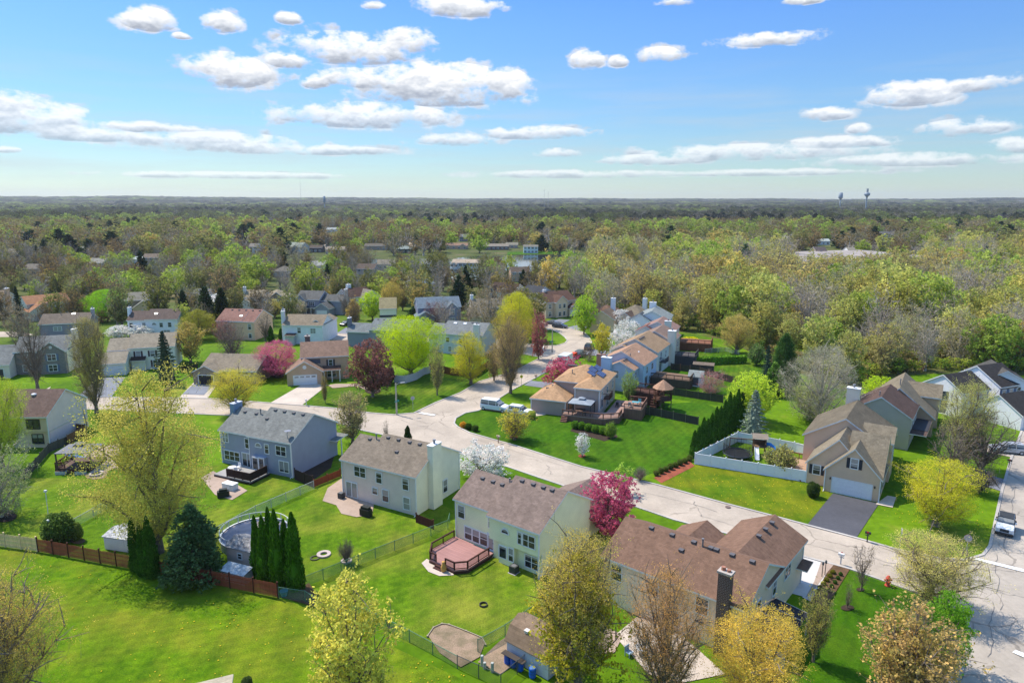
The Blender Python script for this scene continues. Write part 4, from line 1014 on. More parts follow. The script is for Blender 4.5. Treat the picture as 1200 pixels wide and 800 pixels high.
archwin(h.T, (h.W+1.62, 8.9, 4.1), 90, 1.2); h.at(h.W+1.62, 8.9, 2.9, 90, 1.2, 1.1, 'pair'); h.at(h.W+.62, 6.8, 3.4, 90, .9, 1.3)
h.vents([(5.4, 2.0, 8.3)], 'vent_pipe'); h.done()
wv = wl(226, 230, 232)
h = House('white house with black roofs and blue-shuttered brick front', wv, rf(74, 70, 74), (1173.5, 454), (1199, 450), 5.3, 9.5, .62)
W = h.W; h.block(0, W+1, 0, 9.5); h.block(-9.6, -2.2, .6, 8.6, 5.0); h.block(-6.2, .2, -8, .5, 2.8, .62, 'x'); h.solid(0.1, W+.9, -.05, .02, .0, 5.0, brick(rgb(165, 145, 125)))
for u in (1.1, 3.2, 5.3): h.win('S', u, 3.2, .95, 1.4, shutter=(.13, .17, .25, 1), d=-.06)
h.win('S', 4.8, .8, 1.1, 1.5, d=-.06); h.solid(1.3, 3.4, -1.6, 0, 0, 2.8, TRIM); h.shed(.9, 3.8, -2, .1, 2.8, 3.4); garage_door(h.T, (-3.0, -8, .03), 0, 4.6, 2.1); h.done()
h = House('white two-storey house at the right edge beyond the black-roofed one', wl(226, 232, 234), rf(100, 96, 98), e2=(1212, 452), W=9, ang=-20, he=5.3, D=10, pitch=.55)
h.block(0, h.W, 0, h.D, axis='y'); h.win('S', 3, 3.4); h.win('S', 6.3, 3.4); h.done()
# ---- orange-roofed house with solar panels
orr = rf(222, 176, 144, .6)
gr = wl(150, 142, 134)
h = House('grey-brown house with an orange roof carrying solar panels', gr, orr, (672, 454), (703.5, 457.2), 5.4, 13.3, .5)
W = h.W; h.block(-5.0, W, 3.6, 13.3, hip=True); h.block(0, W, 0, 9, axis='y', hip=True)
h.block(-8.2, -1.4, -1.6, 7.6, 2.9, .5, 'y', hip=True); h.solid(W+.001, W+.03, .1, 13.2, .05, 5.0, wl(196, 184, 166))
sp = MB()
for (y, dx) in ((6.2, .9), (6.2, 2.55), (8.3, 2.1), (4.1, 2.2)):
    for k in range(3 if y != 4.1 else 2):
        x1 = W-dx; y0 = y+k*.95; z1 = 5.4+.5*dx+.26
        M = Matrix.Translation((x1, y0, z1)) @ Matrix.Rotation(math.atan(.5), 4, 'Y')
        sp.box(-1.55, 0, 0, .9, 0, .06, 0, M)
def solar():
    t = NT('solar cells'); co = t.coord(); br = t.add('ShaderNodeTexBrick'); br.offset = 0; t.ln(co, br.inputs['Vector']); br.inputs['Scale'].default_value = 1
    br.inputs['Brick Width'].default_value = .3; br.inputs['Row Height'].default_value = .3; br.inputs['Mortar Size'].default_value = .012
    br.inputs['Color1'].default_value = (.03, .04, .09, 1); br.inputs['Color2'].default_value = (.04, .05, .11, 1); br.inputs['Mortar'].default_value = (.25, .27, .32, 1)
    t.bsdf(br.outputs['Color'], .18, spec=.6); return t.m
obj('solar_panel', sp, solar(), h.T)
h.win('E', 2.0, 3.1, .9, 1.4, d=-.03); h.win('E', 6.2, 3.1, .8, 1.4, d=-.03); h.win('E', 10.8, 3.1, .9, 1.4, d=-.03); h.win('E', 6.5, .6, 1.6, 1.4, 'pair', d=-.03); h.win('E', 10.4, .6, .9, 1.5, d=-.03)
sliding_door(h.T, (W+.03, 1.8, 1.35), 90)
bal = MB(); bal.box(W+.03, W+1.3, 2.9, 5.6, 2.75, 2.9)
for a in range(9): bal.box(W+1.22, W+1.28, 2.9+a*.33, 2.95+a*.33, 2.9, 3.85)
bal.box(W+.05, W+1.3, 2.9, 2.96, 3.8, 3.9); bal.box(W+1.2, W+1.3, 2.9, 5.6, 3.8, 3.9); bal.box(W+.05, W+1.3, 5.54, 5.6, 3.8, 3.9)
obj('balcony', bal, planks(rgb(110, 78, 62)), h.T)
h.vents([(-3.5+k*.5, 7.6, 5.4+.5*4.1+.17) for k in range(4)]+[(-5.2, 2.6, 4.5), (-6.0, 1.6, 4.2)]); h.vents([(-2.2, 5.6, 6.5)], 'vent_pipe')
h.corners([(0, 0, 5.2), (W, 0, 5.2), (-8.2, -1.6, 2.7), (-1.4, -1.6, 2.7)]); h.done(); HS = h
# ---- row of houses running up the street
tb = wl(170, 192, 210)
orr2 = rf(212, 166, 146, .6)
h = House('light blue house with a salmon-orange roof and octagonal deck gazebo', tb, orr2, (700.6, 422.5), (755, 428.7), 5.4, 10, .5)
W = h.W; h.block(0, W, 0, 10, axis='y'); h.block(2.8, W-1.2, -3.2, 2, 4.9, .5, 'y')
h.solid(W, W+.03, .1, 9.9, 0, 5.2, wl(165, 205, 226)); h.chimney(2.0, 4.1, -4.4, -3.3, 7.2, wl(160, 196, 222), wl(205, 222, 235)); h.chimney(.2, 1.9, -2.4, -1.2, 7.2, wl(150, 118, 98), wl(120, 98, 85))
h.win('E', 2.5, 3.2, .9, 1.4, d=-.03); h.win('E', 6.5, 3.2, 1.2, 1.4, 'pair', d=-.03); h.win('E', 4.5, .7, .8, 1.4, d=-.03); sliding_door(h.T, (W+.03, 2.0, .6), 90); h.at(5.0, -3.2, 2.9, 0, 1.1, 1.5); h.at(W-1.2, -1.5, 2.9, 90, .8, 1.3)
h.vents([(W/2+.5, 1.2+k*.9, 7.6) for k in range(4)]+[(6.2, -1.8+k*.9, 6.4) for k in range(3)]); h.vents([(W-3.2, 5.4, 6.9)], 'skylight'); h.vents([(6.9, .3, 6.8)], 'vent_pipe'); h.done()
crm = wl(214, 206, 190); rtan = rf(196, 162, 138, .6)
h = House('cream house with a tan roof and small black balcony', crm, rtan, e2=(770.6, 413.7), W=11, ang=-27, he=5.6, D=11.3, pitch=.5)
W = h.W; h.block(0, W, 0, 11.3, axis='y', rm=rtan); h.block(0, 5.5, -1.6, 3, 5.4, .5, 'y', rm=rf(202, 166, 142, .6))
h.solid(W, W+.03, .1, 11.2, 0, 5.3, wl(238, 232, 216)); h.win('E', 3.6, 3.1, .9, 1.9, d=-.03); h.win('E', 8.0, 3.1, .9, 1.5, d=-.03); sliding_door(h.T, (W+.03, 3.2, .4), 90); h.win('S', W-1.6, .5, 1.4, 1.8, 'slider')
bal = MB(); bal.box(W+.03, W+1.5, 2.4, 5.4, 2.75, 2.9)
for a in range(10): bal.box(W+1.42, W+1.48, 2.4+a*.33, 2.45+a*.33, 2.9, 3.85)
for a in range(5): bal.box(W+.1+a*.3, W+.15+a*.3, 2.4, 2.46, 2.9, 3.85)
bal.box(W+.05, W+1.5, 2.38, 2.46, 3.8, 3.9); bal.box(W+1.4, W+1.5, 2.4, 5.4, 3.8, 3.9); obj('balcony', bal, plain((.05, .05, .055, 1)), h.T)
h.vents([(W/2+.7, 1.4+k*.8, 8.1) for k in range(5)]); h.chimney(W-.6, W+1.2, 11.6, 13.2, 8.6, wl(224, 214, 200), z0=0); h.done()
h = House('grey house with a pinkish-brown roof behind the cream one', wl(182, 176, 166), rf(166, 138, 132), e2=(789, 401), W=9.5, ang=-24, he=5.8, D=10, pitch=.5)
W = h.W; h.block(0, W, 0, 10, axis='y'); h.block(-1, 5, -2.0, 4, 5.6, .5, 'y'); h.win('E', 2.5, 3.3, d=-.01); h.win('E', 7, 3.3, d=-.01); h.win('E', 3, .6, 1.7, 1.7, 'slider'); h.done()
h = House('white house with a dusty pink roof, fifth up the street', wl(222, 218, 212), rf(178, 142, 140), e2=(791, 389), W=9.5, ang=-22, he=5.8, D=9, pitch=.5)
W = h.W; h.block(0, W, 0, 9, axis='y'); h.block(-1, 4.5, -1.5, 4, 5.4, .55, 'y', rm=rf(140, 96, 92)); h.chimney(W-2.5, W-.8, -1.0, .0, 8.6, wl(224, 214, 198)); h.win('W', 2, 3.4, d=-.01); h.done()
h = House('white house with a pale grey roof at the top of the street row', wl(222, 226, 230), rf(166, 172, 182), e2=(785, 376), W=10.5, ang=-18, he=5.6, D=11, pitch=.5)
W = h.W; h.block(0, W, 0, 11, axis='y'); h.block(-1.5, 5, -1.2, 4, 5.2, .6, 'y', rm=rf(92, 98, 112)); h.chimney(3.2, 5.2, 8.6, 9.6, 9.4, wl(214, 230, 240)); h.win('W', 2, 3.4); h.win('S', 1.0, 3.2, d=-1.2); h.done()
h = House('taupe house with a hipped brown roof and white chimney at the bend', wl(190, 178, 160), rf(150, 136, 124), (719, 368), (752, 371), 5.2, 12, .55)
W = h.W; h.block(0, W, 0, 12, hip=True); h.block(2, 7, -3, 5, 4.8, .6, 'y', rm=rf(118, 98, 92)); h.chimney(W-2.4, W-1.2, 7, 8.2, 9.6, wl(232, 226, 214)); h.win('S', 1.2, 3); h.win('S', W-2, 3); h.done()
h = House('tan house with a brown hipped roof and tall white chimney behind the bare tree', wl(196, 184, 156), rf(140, 108, 94), (690, 367), (718, 369), 5.2, 11, .55)
W = h.W; h.block(0, W, 0, 11, hip=True); h.block(W-5.5, W+2, -5, 4, 4.6, .6, 'y', rm=rf(142, 122, 112)); h.chimney(W-1.5, W-.2, 3, 4.2, 9.8, wl(238, 236, 232)); h.win('S', 2, 3); h.at(W-2, -5, 2.5, 0); h.done()
h = House('beige two-storey house with a brown roof beyond the bend in the road', wl(190, 182, 160), rf(122, 92, 84), (640, 355), (676, 351), 5.4, 10, .55)
W = h.W; h.block(0, W, 0, 10); h.block(3.5, 8.5, -1.4, 6, 5.4, .8, 'y', wm=wl(206, 196, 168)); h.block(W-4.5, W+.5, -1.8, 4, 2.8, .6, 'y')
h.win('S', 5.0, 3.3, d=-1.4); h.win('S', 7.0, 3.3, d=-1.4); h.win('S', 5, .6, d=-1.4); h.win('S', 7, .6, d=-1.4); h.win('S', 1.7, 3.3); h.win('S', 1.7, .7); garage_door(h.T, (W-2, -1.8, .03), 0, 3.6, 2.1); h.chimney(3, 4, 5, 6, 9, wl(220, 214, 206)); h.done()
h = House('white house with a charcoal roof and dark garage left of the bend', wl(226, 228, 226), rf(84, 84, 92), (606, 345), (636, 349), 5.4, 11, .55)
W = h.W; h.block(0, W-4, 0, 11); h.block(W-6, W+.3, -3, 9, 5.2, .55, 'y', rm=rf(100, 88, 84)); h.block(W-5, W-.5, -6, 2, 2.8, .7, 'y', rm=rf(120, 100, 92))
garage_door(h.T, (W-2.7, -6, .03), 0, 3.4, 2.1, (.06, .05, .05, 1)); h.win('S', 2, 3.3); h.win('S', 4.5, 3.3); h.win('S', W-2.7, 3.6, d=-3); h.done()
h = House('white house with a dark roof and brick gable behind the brilliant yellow tree', wl(222, 218, 208), rf(92, 74, 68), (570, 341), (600, 344), 5.2, 10, .6)
W = h.W; h.block(0, W, 0, 10); h.block(.2, 4.6, -1.2, 6, 5.3, .9, 'y', wm=brick(rgb(120, 84, 70))); h.win('S', 2.4, 3.2, d=-1.2, w=1.3); h.win('S', 7, 3.2); h.win('S', 9.5, 3.2); h.done()
# ---- left and middle houses
h = House('beige two-storey house with a brown roof and black-framed windows at the left edge', wl(188, 180, 160), rf(132, 108, 104), (-20, 489), (54.5, 488.5), 5.4, 10.8, .56)
BLK = plain((.03, .03, .035, 1)); W = h.W
h.block(0, W, 0, h.D, 5.4, z0=2.75, gm=wl(206, 200, 190)); h.solid(.02, W-.02, .22, h.D-.02, 0, 2.8)
h.solid(W-.02, W+.02, .25, h.D-.05, .02, 2.7, wl(206, 200, 190)); h.solid(W, W+.06, 0, h.D, 2.68, 2.86, plain(rgb(226, 216, 190, .8)))
h.win('S', W-2.3, 3.35, 2.0, 1.45, 'pair', frame=BLK); h.win('S', W-2.0, .75, 1.7, 1.5, 'pair', frame=BLK, d=.22); h.win('S', W-7, 3.35, 1.4, 1.4, 'pair', frame=BLK)
b = MB(); b.lathe([(.3, 0), (.42, .15), (.4, .3), (.15, .42)], 10); obj('roof_vent', b, plain((.6, .6, .6, 1), .3), h.T, (W-4.3, 4.1, h.on_roof(0, 4.1)-.1))
h.corners([(W, 0, 5.2)]); h.spout(W-.15, .1, 2.7); h.done(); H1 = h
stone = brick(rgb(148, 140, 134)); rgy = rf(152, 152, 158)
h = House('grey stone house with a slate-grey roof, white gable trim and tall side chimney', stone, rgy, (14, 413), (78.5, 410), 5.4, 9.5, .55)
W = h.W; h.block(0, W, 0, 9.5, gm=wl(222, 214, 196)); h.block(W-5.6, W-.03, -1.2, 6, 5.4, .75, 'y'); h.block(-9, -.02, -3.2, 8, 3.2, .62, 'x', wm=wl(210, 205, 195));
h.chimney(W+.03, W+.8, 4, 6.2, 9.4, wl(206, 206, 206)); BSH = (.12, .17, .26, 1)
h.win('S', 3.0-.8, 3.4, 1.0, 1.3); h.win('S', W-2.8, 3.3, 1.7, 1.4, 'pair', d=-1.2, shutter=BSH); h.win('S', W-2.8, .7, 1.7, 1.5, 'pair', d=-1.2, shutter=BSH); h.win('S', 2.4, .7, 1.9, 1.5, 'pair'); h.win('S', 5.2, 3.4, .9, 1.3)
garage_door(h.T, (-2.6, -3.2, .03), 0, 2.6, 2.2, (.05, .045, .045, 1)); obj('gable_vent', MB().lathe([(.34, 0), (.34, .06)], 16), TRIM, h.T, (W-2.8, -1.2, 6.35)).rotation_euler = (PI/2, 0, 0); h.done()
h = House('white house with a tan roof, dark shutters and white garage by the spruce', wl(222, 216, 204), rf(186, 170, 158), (149, 408.5), (205, 405.5), 5.4, 9, .55)
W = h.W; h.block(0, W, 0, 9); h.block(-4.6, 1.5, .6, 8.2, 5.0); h.block(-6.2, -.02, -4.4, 2.5, 2.9, .55, 'x'); garage_door(h.T, (-3.0, -4.4, .03), 0, 4.6, 2.1, (.66, .68, .68, 1))
SH = (.08, .05, .05, 1)
for u in (1.9, 5.0): h.win('S', u, 3.2, .9, 1.35, shutter=SH)
h.win('S', 5.4, .6, .9, 1.6, shutter=SH); h.shed(.3, 3.6, -1.6, .2, 2.5, 3.3, rm=rf(84, 68, 66)); h.solid(.5, 3.4, -.9, 0, 0, 2.5); h.done()
h = House('tan ranch house with a brown hipped roof and open dark garage', brick(rgb(186, 160, 130)), rf(168, 152, 140), (232, 434), (300, 436), 2.8, 11, .45)
W = h.W; h.block(0, W, 0, 11, 2.9, hip=False); h.block(-.6, 5.2, -1.8, 5, 2.8, .5, 'y'); garage_door(h.T, (2.4, -1.8, .03), 0, 3.4, 2.1, (.03, .028, .028, 1)); h.win('S', 8, .8, 1.6, 1.2, 'pair'); h.win('S', 11, .8, 1.2, 1.2, 'pair'); h.done()  # black door panel stands in for the shaded open garage interior
h = House('brown house with a white garage door and reddish-brown roof on the corner', wl(172, 154, 130), rf(166, 134, 124), (351, 419.5), (409, 416.5), 5.4, 9.5, .52)
W = h.W; h.block(0, W, 0, 9.5, gm=brick(rgb(150, 100, 84))); h.block(-2.9, 4.6, -3.6, 3.2, 2.9, .62, 'y'); h.solid(0, 4.2, -.02, .05, 3.9, 4.9, plain((.12, .12, .14, 1)))
garage_door(h.T, (.9, -3.6, .03), 0, 4.8, 2.15, glazed=True); obj('gable_vent', MB().lathe([(.42, 0), (.42, .06)], 16), TRIM, h.T, (.9, -3.6, 4.0)).rotation_euler = (PI/2, 0, 0)
h.win('S', 6.4, 3.3, .8, 1.3, shutter=(.05, .04, .04, 1)); h.win('S', 6.5, .7, 1.8, 1.5, 'pair'); h.shed(4.6, 8.6, -2.4, .2, 2.6, 3.2, rm=rf(120, 92, 86))
for x in (4.9, 6.6, 8.3): h.solid(x-.1, x+.1, -2.3, -2.1, 0, 2.6, TRIM)
b = MB(); b.box(.8, 1.9, 5.6, 6.8, 6, 9.0); b.box(.7, 2.0, 5.5, 6.9, 9, 9.15, 1); b.lathe([(.2, 9.15), (.2, 9.5)], 8, 1, (1.35, 6.2, 0)); obj('chimney', b, [brick(rgb(110, 60, 50)), plain((.3, .25, .22, 1))], h.T)
h.win('E', 4, 3.3); h.done()
h = House('white two-storey house with a tan roof and twin white chimneys', wl(230, 232, 232), rf(168, 150, 136), (330, 381), (378, 381.6), 5.4, 12.5, .5)
W = h.W; h.block(0, W, 0, 9, 5.4); h.block(W-4.5, W, 1.5, 13, 5.4, .52, 'y'); h.chimney(-.8, 0, 1.0, 2.2, 9.0, wl(200, 206, 212)); h.chimney(-1.4, -.85, 3.0, 4.2, 9.2, wl(206, 210, 214))
h.win('S', 4.6, 3.2, .9, 1.5); h.win('S', 8.6, 3.2, 1.4, 1.3, 'pair'); h.solid(1.2, 3.6, -1.8, 0, 0, 2.6, plain((.5, .48, .5, 1))); h.shed(.9, 4.0, -2.2, 0, 2.6, 3.0, rm=rf(96, 80, 76)); h.done()
h = House('tan house with a pink-brown roof beside the red-leaved tree', wl(206, 184, 152), rf(172, 128, 122), (252, 376), (297.5, 377.5), 5.4, 10.5, .52)
W = h.W; h.block(0, W, 0, 10.5); h.block(2, 8, .02, 8, 5.5); h.win('S', W-1.4, 3.2, .9, 1.5); h.win('S', W-1.4, .7, .9, 1.2); h.win('S', 3, 3.2)
h.vents([(2.5+k*2.2, 4.6, h.on_roof(0, 4.6)) for k in range(5)]); h.vents([(6.8, 2.0, h.on_roof(0, 2.0)+.1)], 'skylight'); h.done()
h = House('white house with a brown roof and round-topped window behind the blossoming bushes', wl(222, 226, 232), rf(126, 108, 106), (147, 375), (208, 374), 5.2, 9, .52)
W = h.W; h.block(0, 5.5, .2, 8.2, 5.0); h.block(5.3, W, 0, 9); h.chimney(-.7, 0, 2.5, 4, 8.4, wl(214, 222, 232)); archwin(h.T, (7.6, 0, 3.6), 0, 1.2)
for u in (1, 4.6, 9.6, 12): h.win('S', u, 2.9, .9, 1.3, d=.2 if u < 5 else 0)
h.win('S', 11, .4, 1.7, 1.5, 'slider'); h.vents([(7.6, 2.2, h.on_roof(0, 2.2)+.05)], 'skylight'); h.done()
h = House('blue-grey long house with a brown ridge roof behind the stone house', wl(128, 132, 142), rf(146, 130, 122), (44, 380.5), (104, 378), 4.6, 9, .5)
W = h.W; h.block(0, W, 0, 9, 4.6); h.win('S', 4.6, 2.6, 2.0, 1.1, 'pair'); h.win('S', 10, 2.6, 1.2, 1.1); h.chimney(W-.2, W+.6, 4, 5.2, 8.0, wl(150, 150, 156)); h.vents([(8, 4, 6.8)], 'skylight'); h.vents([(4.6, 4, 6.6)], 'vent_pipe'); h.done()
h = House('cream house with an orange-tan roof and white garage gable at the far left', wl(222, 216, 200), rf(196, 142, 112), (30.5, 357), (83, 352), 5.2, 9, .5)
W = h.W; h.block(0, W, 0, 9); h.block(-.6, 7.4, -5, 3, 3.1, .65, 'y'); garage_door(h.T, (3.4, -5, .03), 0, 4.8, 2.1); h.win('S', 9, 3, 1.0, 1.4); h.win('S', 11.5, 3, 1.0, 1.4); h.win('S', 10.5, .6, 2.0, 1.4, 'pair'); h.done()
h = House('cream house with a tan chimney cut by the left edge of the photo', wl(222, 214, 196), rf(160, 140, 126), (-40, 352), (1, 351), 5.4, 10, .5)
W = h.W; h.block(0, W, 0, 10); h.chimney(W, W+.9, 3, 5, 8.8, wl(206, 180, 150)); h.win('S', W-2, 3.2); h.done()
h = House('taupe house with grey roofs and a cream garage gable behind the bright green maple', wl(150, 140, 122), rf(160, 152, 146), (141, 353), (176, 351), 5.2, 9, .5)
W = h.W; h.block(0, W, 0, 9); h.block(3.5, W+1.6, -3.5, 3, 2.9, .7, 'y', wm=wl(200, 186, 156)); garage_door(h.T, (8.4, -3.5, .03), 0, 4.4, 2.1, (.5, .47, .4, 1)); h.win('S', 2, 3.1); h.win('S', 2, .6); h.done()
h = House('grey-roofed ranch house partly hidden behind bare trees above the golden tree', wl(170, 156, 140), rf(134, 134, 142), (208, 347), (256, 347), 3.0, 10, .42)
W = h.W; h.block(0, W, 0, 10, hip=True); h.block(9, 14.5, -2, 4, 3, .55, 'y', wm=brick(rgb(130, 105, 92))); h.win('S', 3, .9, 1.6, 1.2, 'pair'); h.win('S', 11.7, 1.0, 1.3, 1.2, d=-2); h.done()
h = House('light tan house with a cream garage gable and white chimney', wl(222, 214, 198), rf(190, 172, 154), (285, 349), (336, 348), 5.4, 10, .5)
W = h.W; h.block(0, 7, .4, 9); h.block(6.4, W, 0, 10, hip=True); h.block(-2.5, 5.4, -5.5, 2, 3.0, .6, 'y', wm=wl(216, 210, 200)); h.block(9, 14, -1.5, 5, 5.3, .8, 'y', wm=brick(rgb(160, 140, 116)))
garage_door(h.T, (1.5, -5.5, .03), 0, 4.6, 2.1); h.chimney(-.9, 0, 3, 4.4, 8.8, wl(226, 222, 214)); h.win('S', 11.5, 3.2, 1.4, 1.4, 'pair', d=-1.5); h.done()
bgy = wl(132, 142, 154)
h = House('blue-grey house with white trim, porch and white garage door', bgy, rf(122, 120, 124), (356, 351), (374, 351.5), 5.4, 9, .55)
W = h.W; h.block(-3.5, W, 0, 9); h.block(-3.2, .8, -1.2, 5, 5.3, .9, 'y'); h.block(W, W+8, 1.5, 8, 4.9); h.block(W-.2, W+5.2, -3.4, 3, 2.8, .7, 'y'); garage_door(h.T, (W+2.5, -3.4, .03), 0, 3.6, 2.1)
h.win('S', 2.5, 3.2, 1.9, 1.4, 'triple'); h.shed(-2.8, W, -2, .2, 2.6, 3.0, rm=rf(70, 80, 96)); h.win('S', -1.2, 3.1, d=-1.2)
for x in (-2.4, -.6, 1.2, 3.0): h.solid(x-.1, x+.1, -1.9, -1.7, 0, 2.6, TRIM)
h.chimney(W+8, W+8.9, 3.2, 4.8, 8.8, wl(200, 190, 184)); h.done()
h = House('white gabled house with a dark brown roof and white chimney above the lime tree', wl(206, 206, 202), rf(110, 84, 78), (408, 349), (437, 346), 5.0, 9, .6)
W = h.W; h.block(0, W, 0, 9); h.block(W-5, W+2, -3, 5, 4.8, .7, 'y', rm=rf(150, 140, 134)); h.chimney(2.6, 4.0, 5, 6.4, 9.0, wl(228, 226, 222)); h.win('S', 2.6, 3); h.done()
h = House('cream house with a tan roof behind two leaning tree trunks', wl(232, 220, 190), rf(172, 158, 128), (444, 362), (465, 361.5), 5.6, 11, .5)
W = h.W; h.block(0, W, 0, 11, gm=wl(238, 228, 204)); h.win('E', 3, .8, d=-.03); h.win('S', 2, .6, 2.4, 1.5, 'triple'); h.solid(-.2, W+.1, -.06, .02, 2.8, 3.5, plain((.05, .05, .06, 1))); h.done()
h = House('blue house with a slate-blue roof and pale gable behind the dark red tree', wl(116, 130, 152), rf(132, 146, 170), (489, 361), (541, 359), 5.6, 10, .52)
W = h.W; h.block(0, W, 0, 10, gm=wl(190, 194, 204)); h.block(W-5.2, W-1.0, -1.2, 6, 5.2, .9, 'y'); h.block(-.8, 5, -3, 3, 3.0, .6, 'y');  h.win('S', W-3.1, 3.2, 1.6, 1.5, 'pair', d=-1.2); h.win('S', W-3.1, .6, 1.6, 1.5, 'pair', d=-1.2); h.done()
dgr = wl(122, 134, 150)
h = House('grey house with a flat-looking slate roof and stub chimney left of the yellow maple', dgr, rf(146, 150, 160), (431, 386.5), (470, 388), 5.2, 10, .45)
W = h.W; h.block(0, W+4, 0, 10); h.block(-7, 2, 1.2, 9, 4.2, .45); h.chimney(-7.7, -7, 3, 4.6, 7.6, wl(110, 116, 128)); h.win('S', 3, 3.0, 1.4, .9, 'pair'); h.vents([(1+k*1.7, 4.5, 7.3) for k in range(5)]); h.done()
h = House('pale blue-grey house with a grey roof and white chimney beside the round yellow roadside tree', wl(172, 192, 202), rf(150, 152, 162), (515, 390.5), (555, 393.5), 5.4, 10, .5)
W = h.W; h.block(0, W+2.5, 0, 10); h.chimney(W+.4, W+2, -.9, -.01, 8.4, wl(206, 214, 216)); h.block(-4, 1, .8, 9, 5.0)
for u in (2.0, 5.8): h.win('S', u, 3.2, .95, 1.2)
h.win('S', 2.6, .7, .9, 1.3); h.win('S', 5.6, .2, 1.0, 2.0, 'single'); h.vents([(2.5, 3.9, 7.6), (5.2, 4.2, 7.6)], 'skylight'); h.vents([(7.2, 4.5, 7.8), (9, 4.5, 7.8)]); h.done()
h = House('cream house with brown-grey roofs and a white chimney stub behind the olive-yellow tree', wl(206, 196, 172), rf(150, 138, 126), (552, 361), (592, 360), 5.0, 9, .5)
W = h.W; h.block(0, W, 0, 9); h.block(-1.2, 6.5, -5.5, 3, 2.9, .55, 'x'); h.chimney(.0, 1.0, 4, 5.2, 8.6, wl(236, 230, 220)); h.win('S', 9, 3); h.solid(-1, 6.3, -5.53, -5.5, 1.2, 2.4, plain((.6, .55, .45, 1))); h.done()
h = House('low blue-grey roofed house in the trees above the dark evergreen', wl(206, 200, 186), rf(132, 144, 160), (476, 333), (511, 332), 3.2, 12, .42)
W = h.W; h.block(0, W*.5, 0, 12, hip=True); h.block(W*.4, W, -1, 10, hip=True); h.win('S', 3, .9, 1.5, 1.2, 'pair'); h.at(W-3, -1, .9, 0, 1.5, 1.2, 'pair'); h.done()
h = House('low house with a pale blue-grey hipped roof in front of the white flats', wl(190, 176, 156), rf(176, 190, 202), (533, 328), (572, 327), 3.2, 12, .42)
W = h.W; h.block(0, W, 0, 12, hip=True); h.block(2.5, 9, -2, 4, 3.2, .55, 'y', wm=wl(160, 130, 106)); h.win('S', 6, 1, 1.6, 1.2, 'pair', d=-2); h.win('S', 14, 1, 1.6, 1.2, 'pair'); h.done()
# pale roof poking in at the bottom edge
h = House('house whose pale shingled roof just peeks in at the bottom edge', wl(206, 200, 190), rf(206, 192, 182), (240, 812), (286, 804), 5.6, 9, .5)
r1, r0 = P(273, 791, 5.5), P(236, 800, 5.5); d_ = (r1-r0).normalized(); n_ = Vector((-d_.y, d_.x, 0)); o_ = r1-d_*14.2-n_*9.3
h.T.location = (o_.x, o_.y, 0); h.ang = math.degrees(math.atan2(d_.y, d_.x)); h.T.rotation_euler = (0, 0, math.radians(h.ang)); h.W = 14
h.block(0, 14, 0, 9); h.vents([(12.6, 4.0, 7.7)], 'vent_pipe'); h.win('E', 4.5, 3.2); h.done()
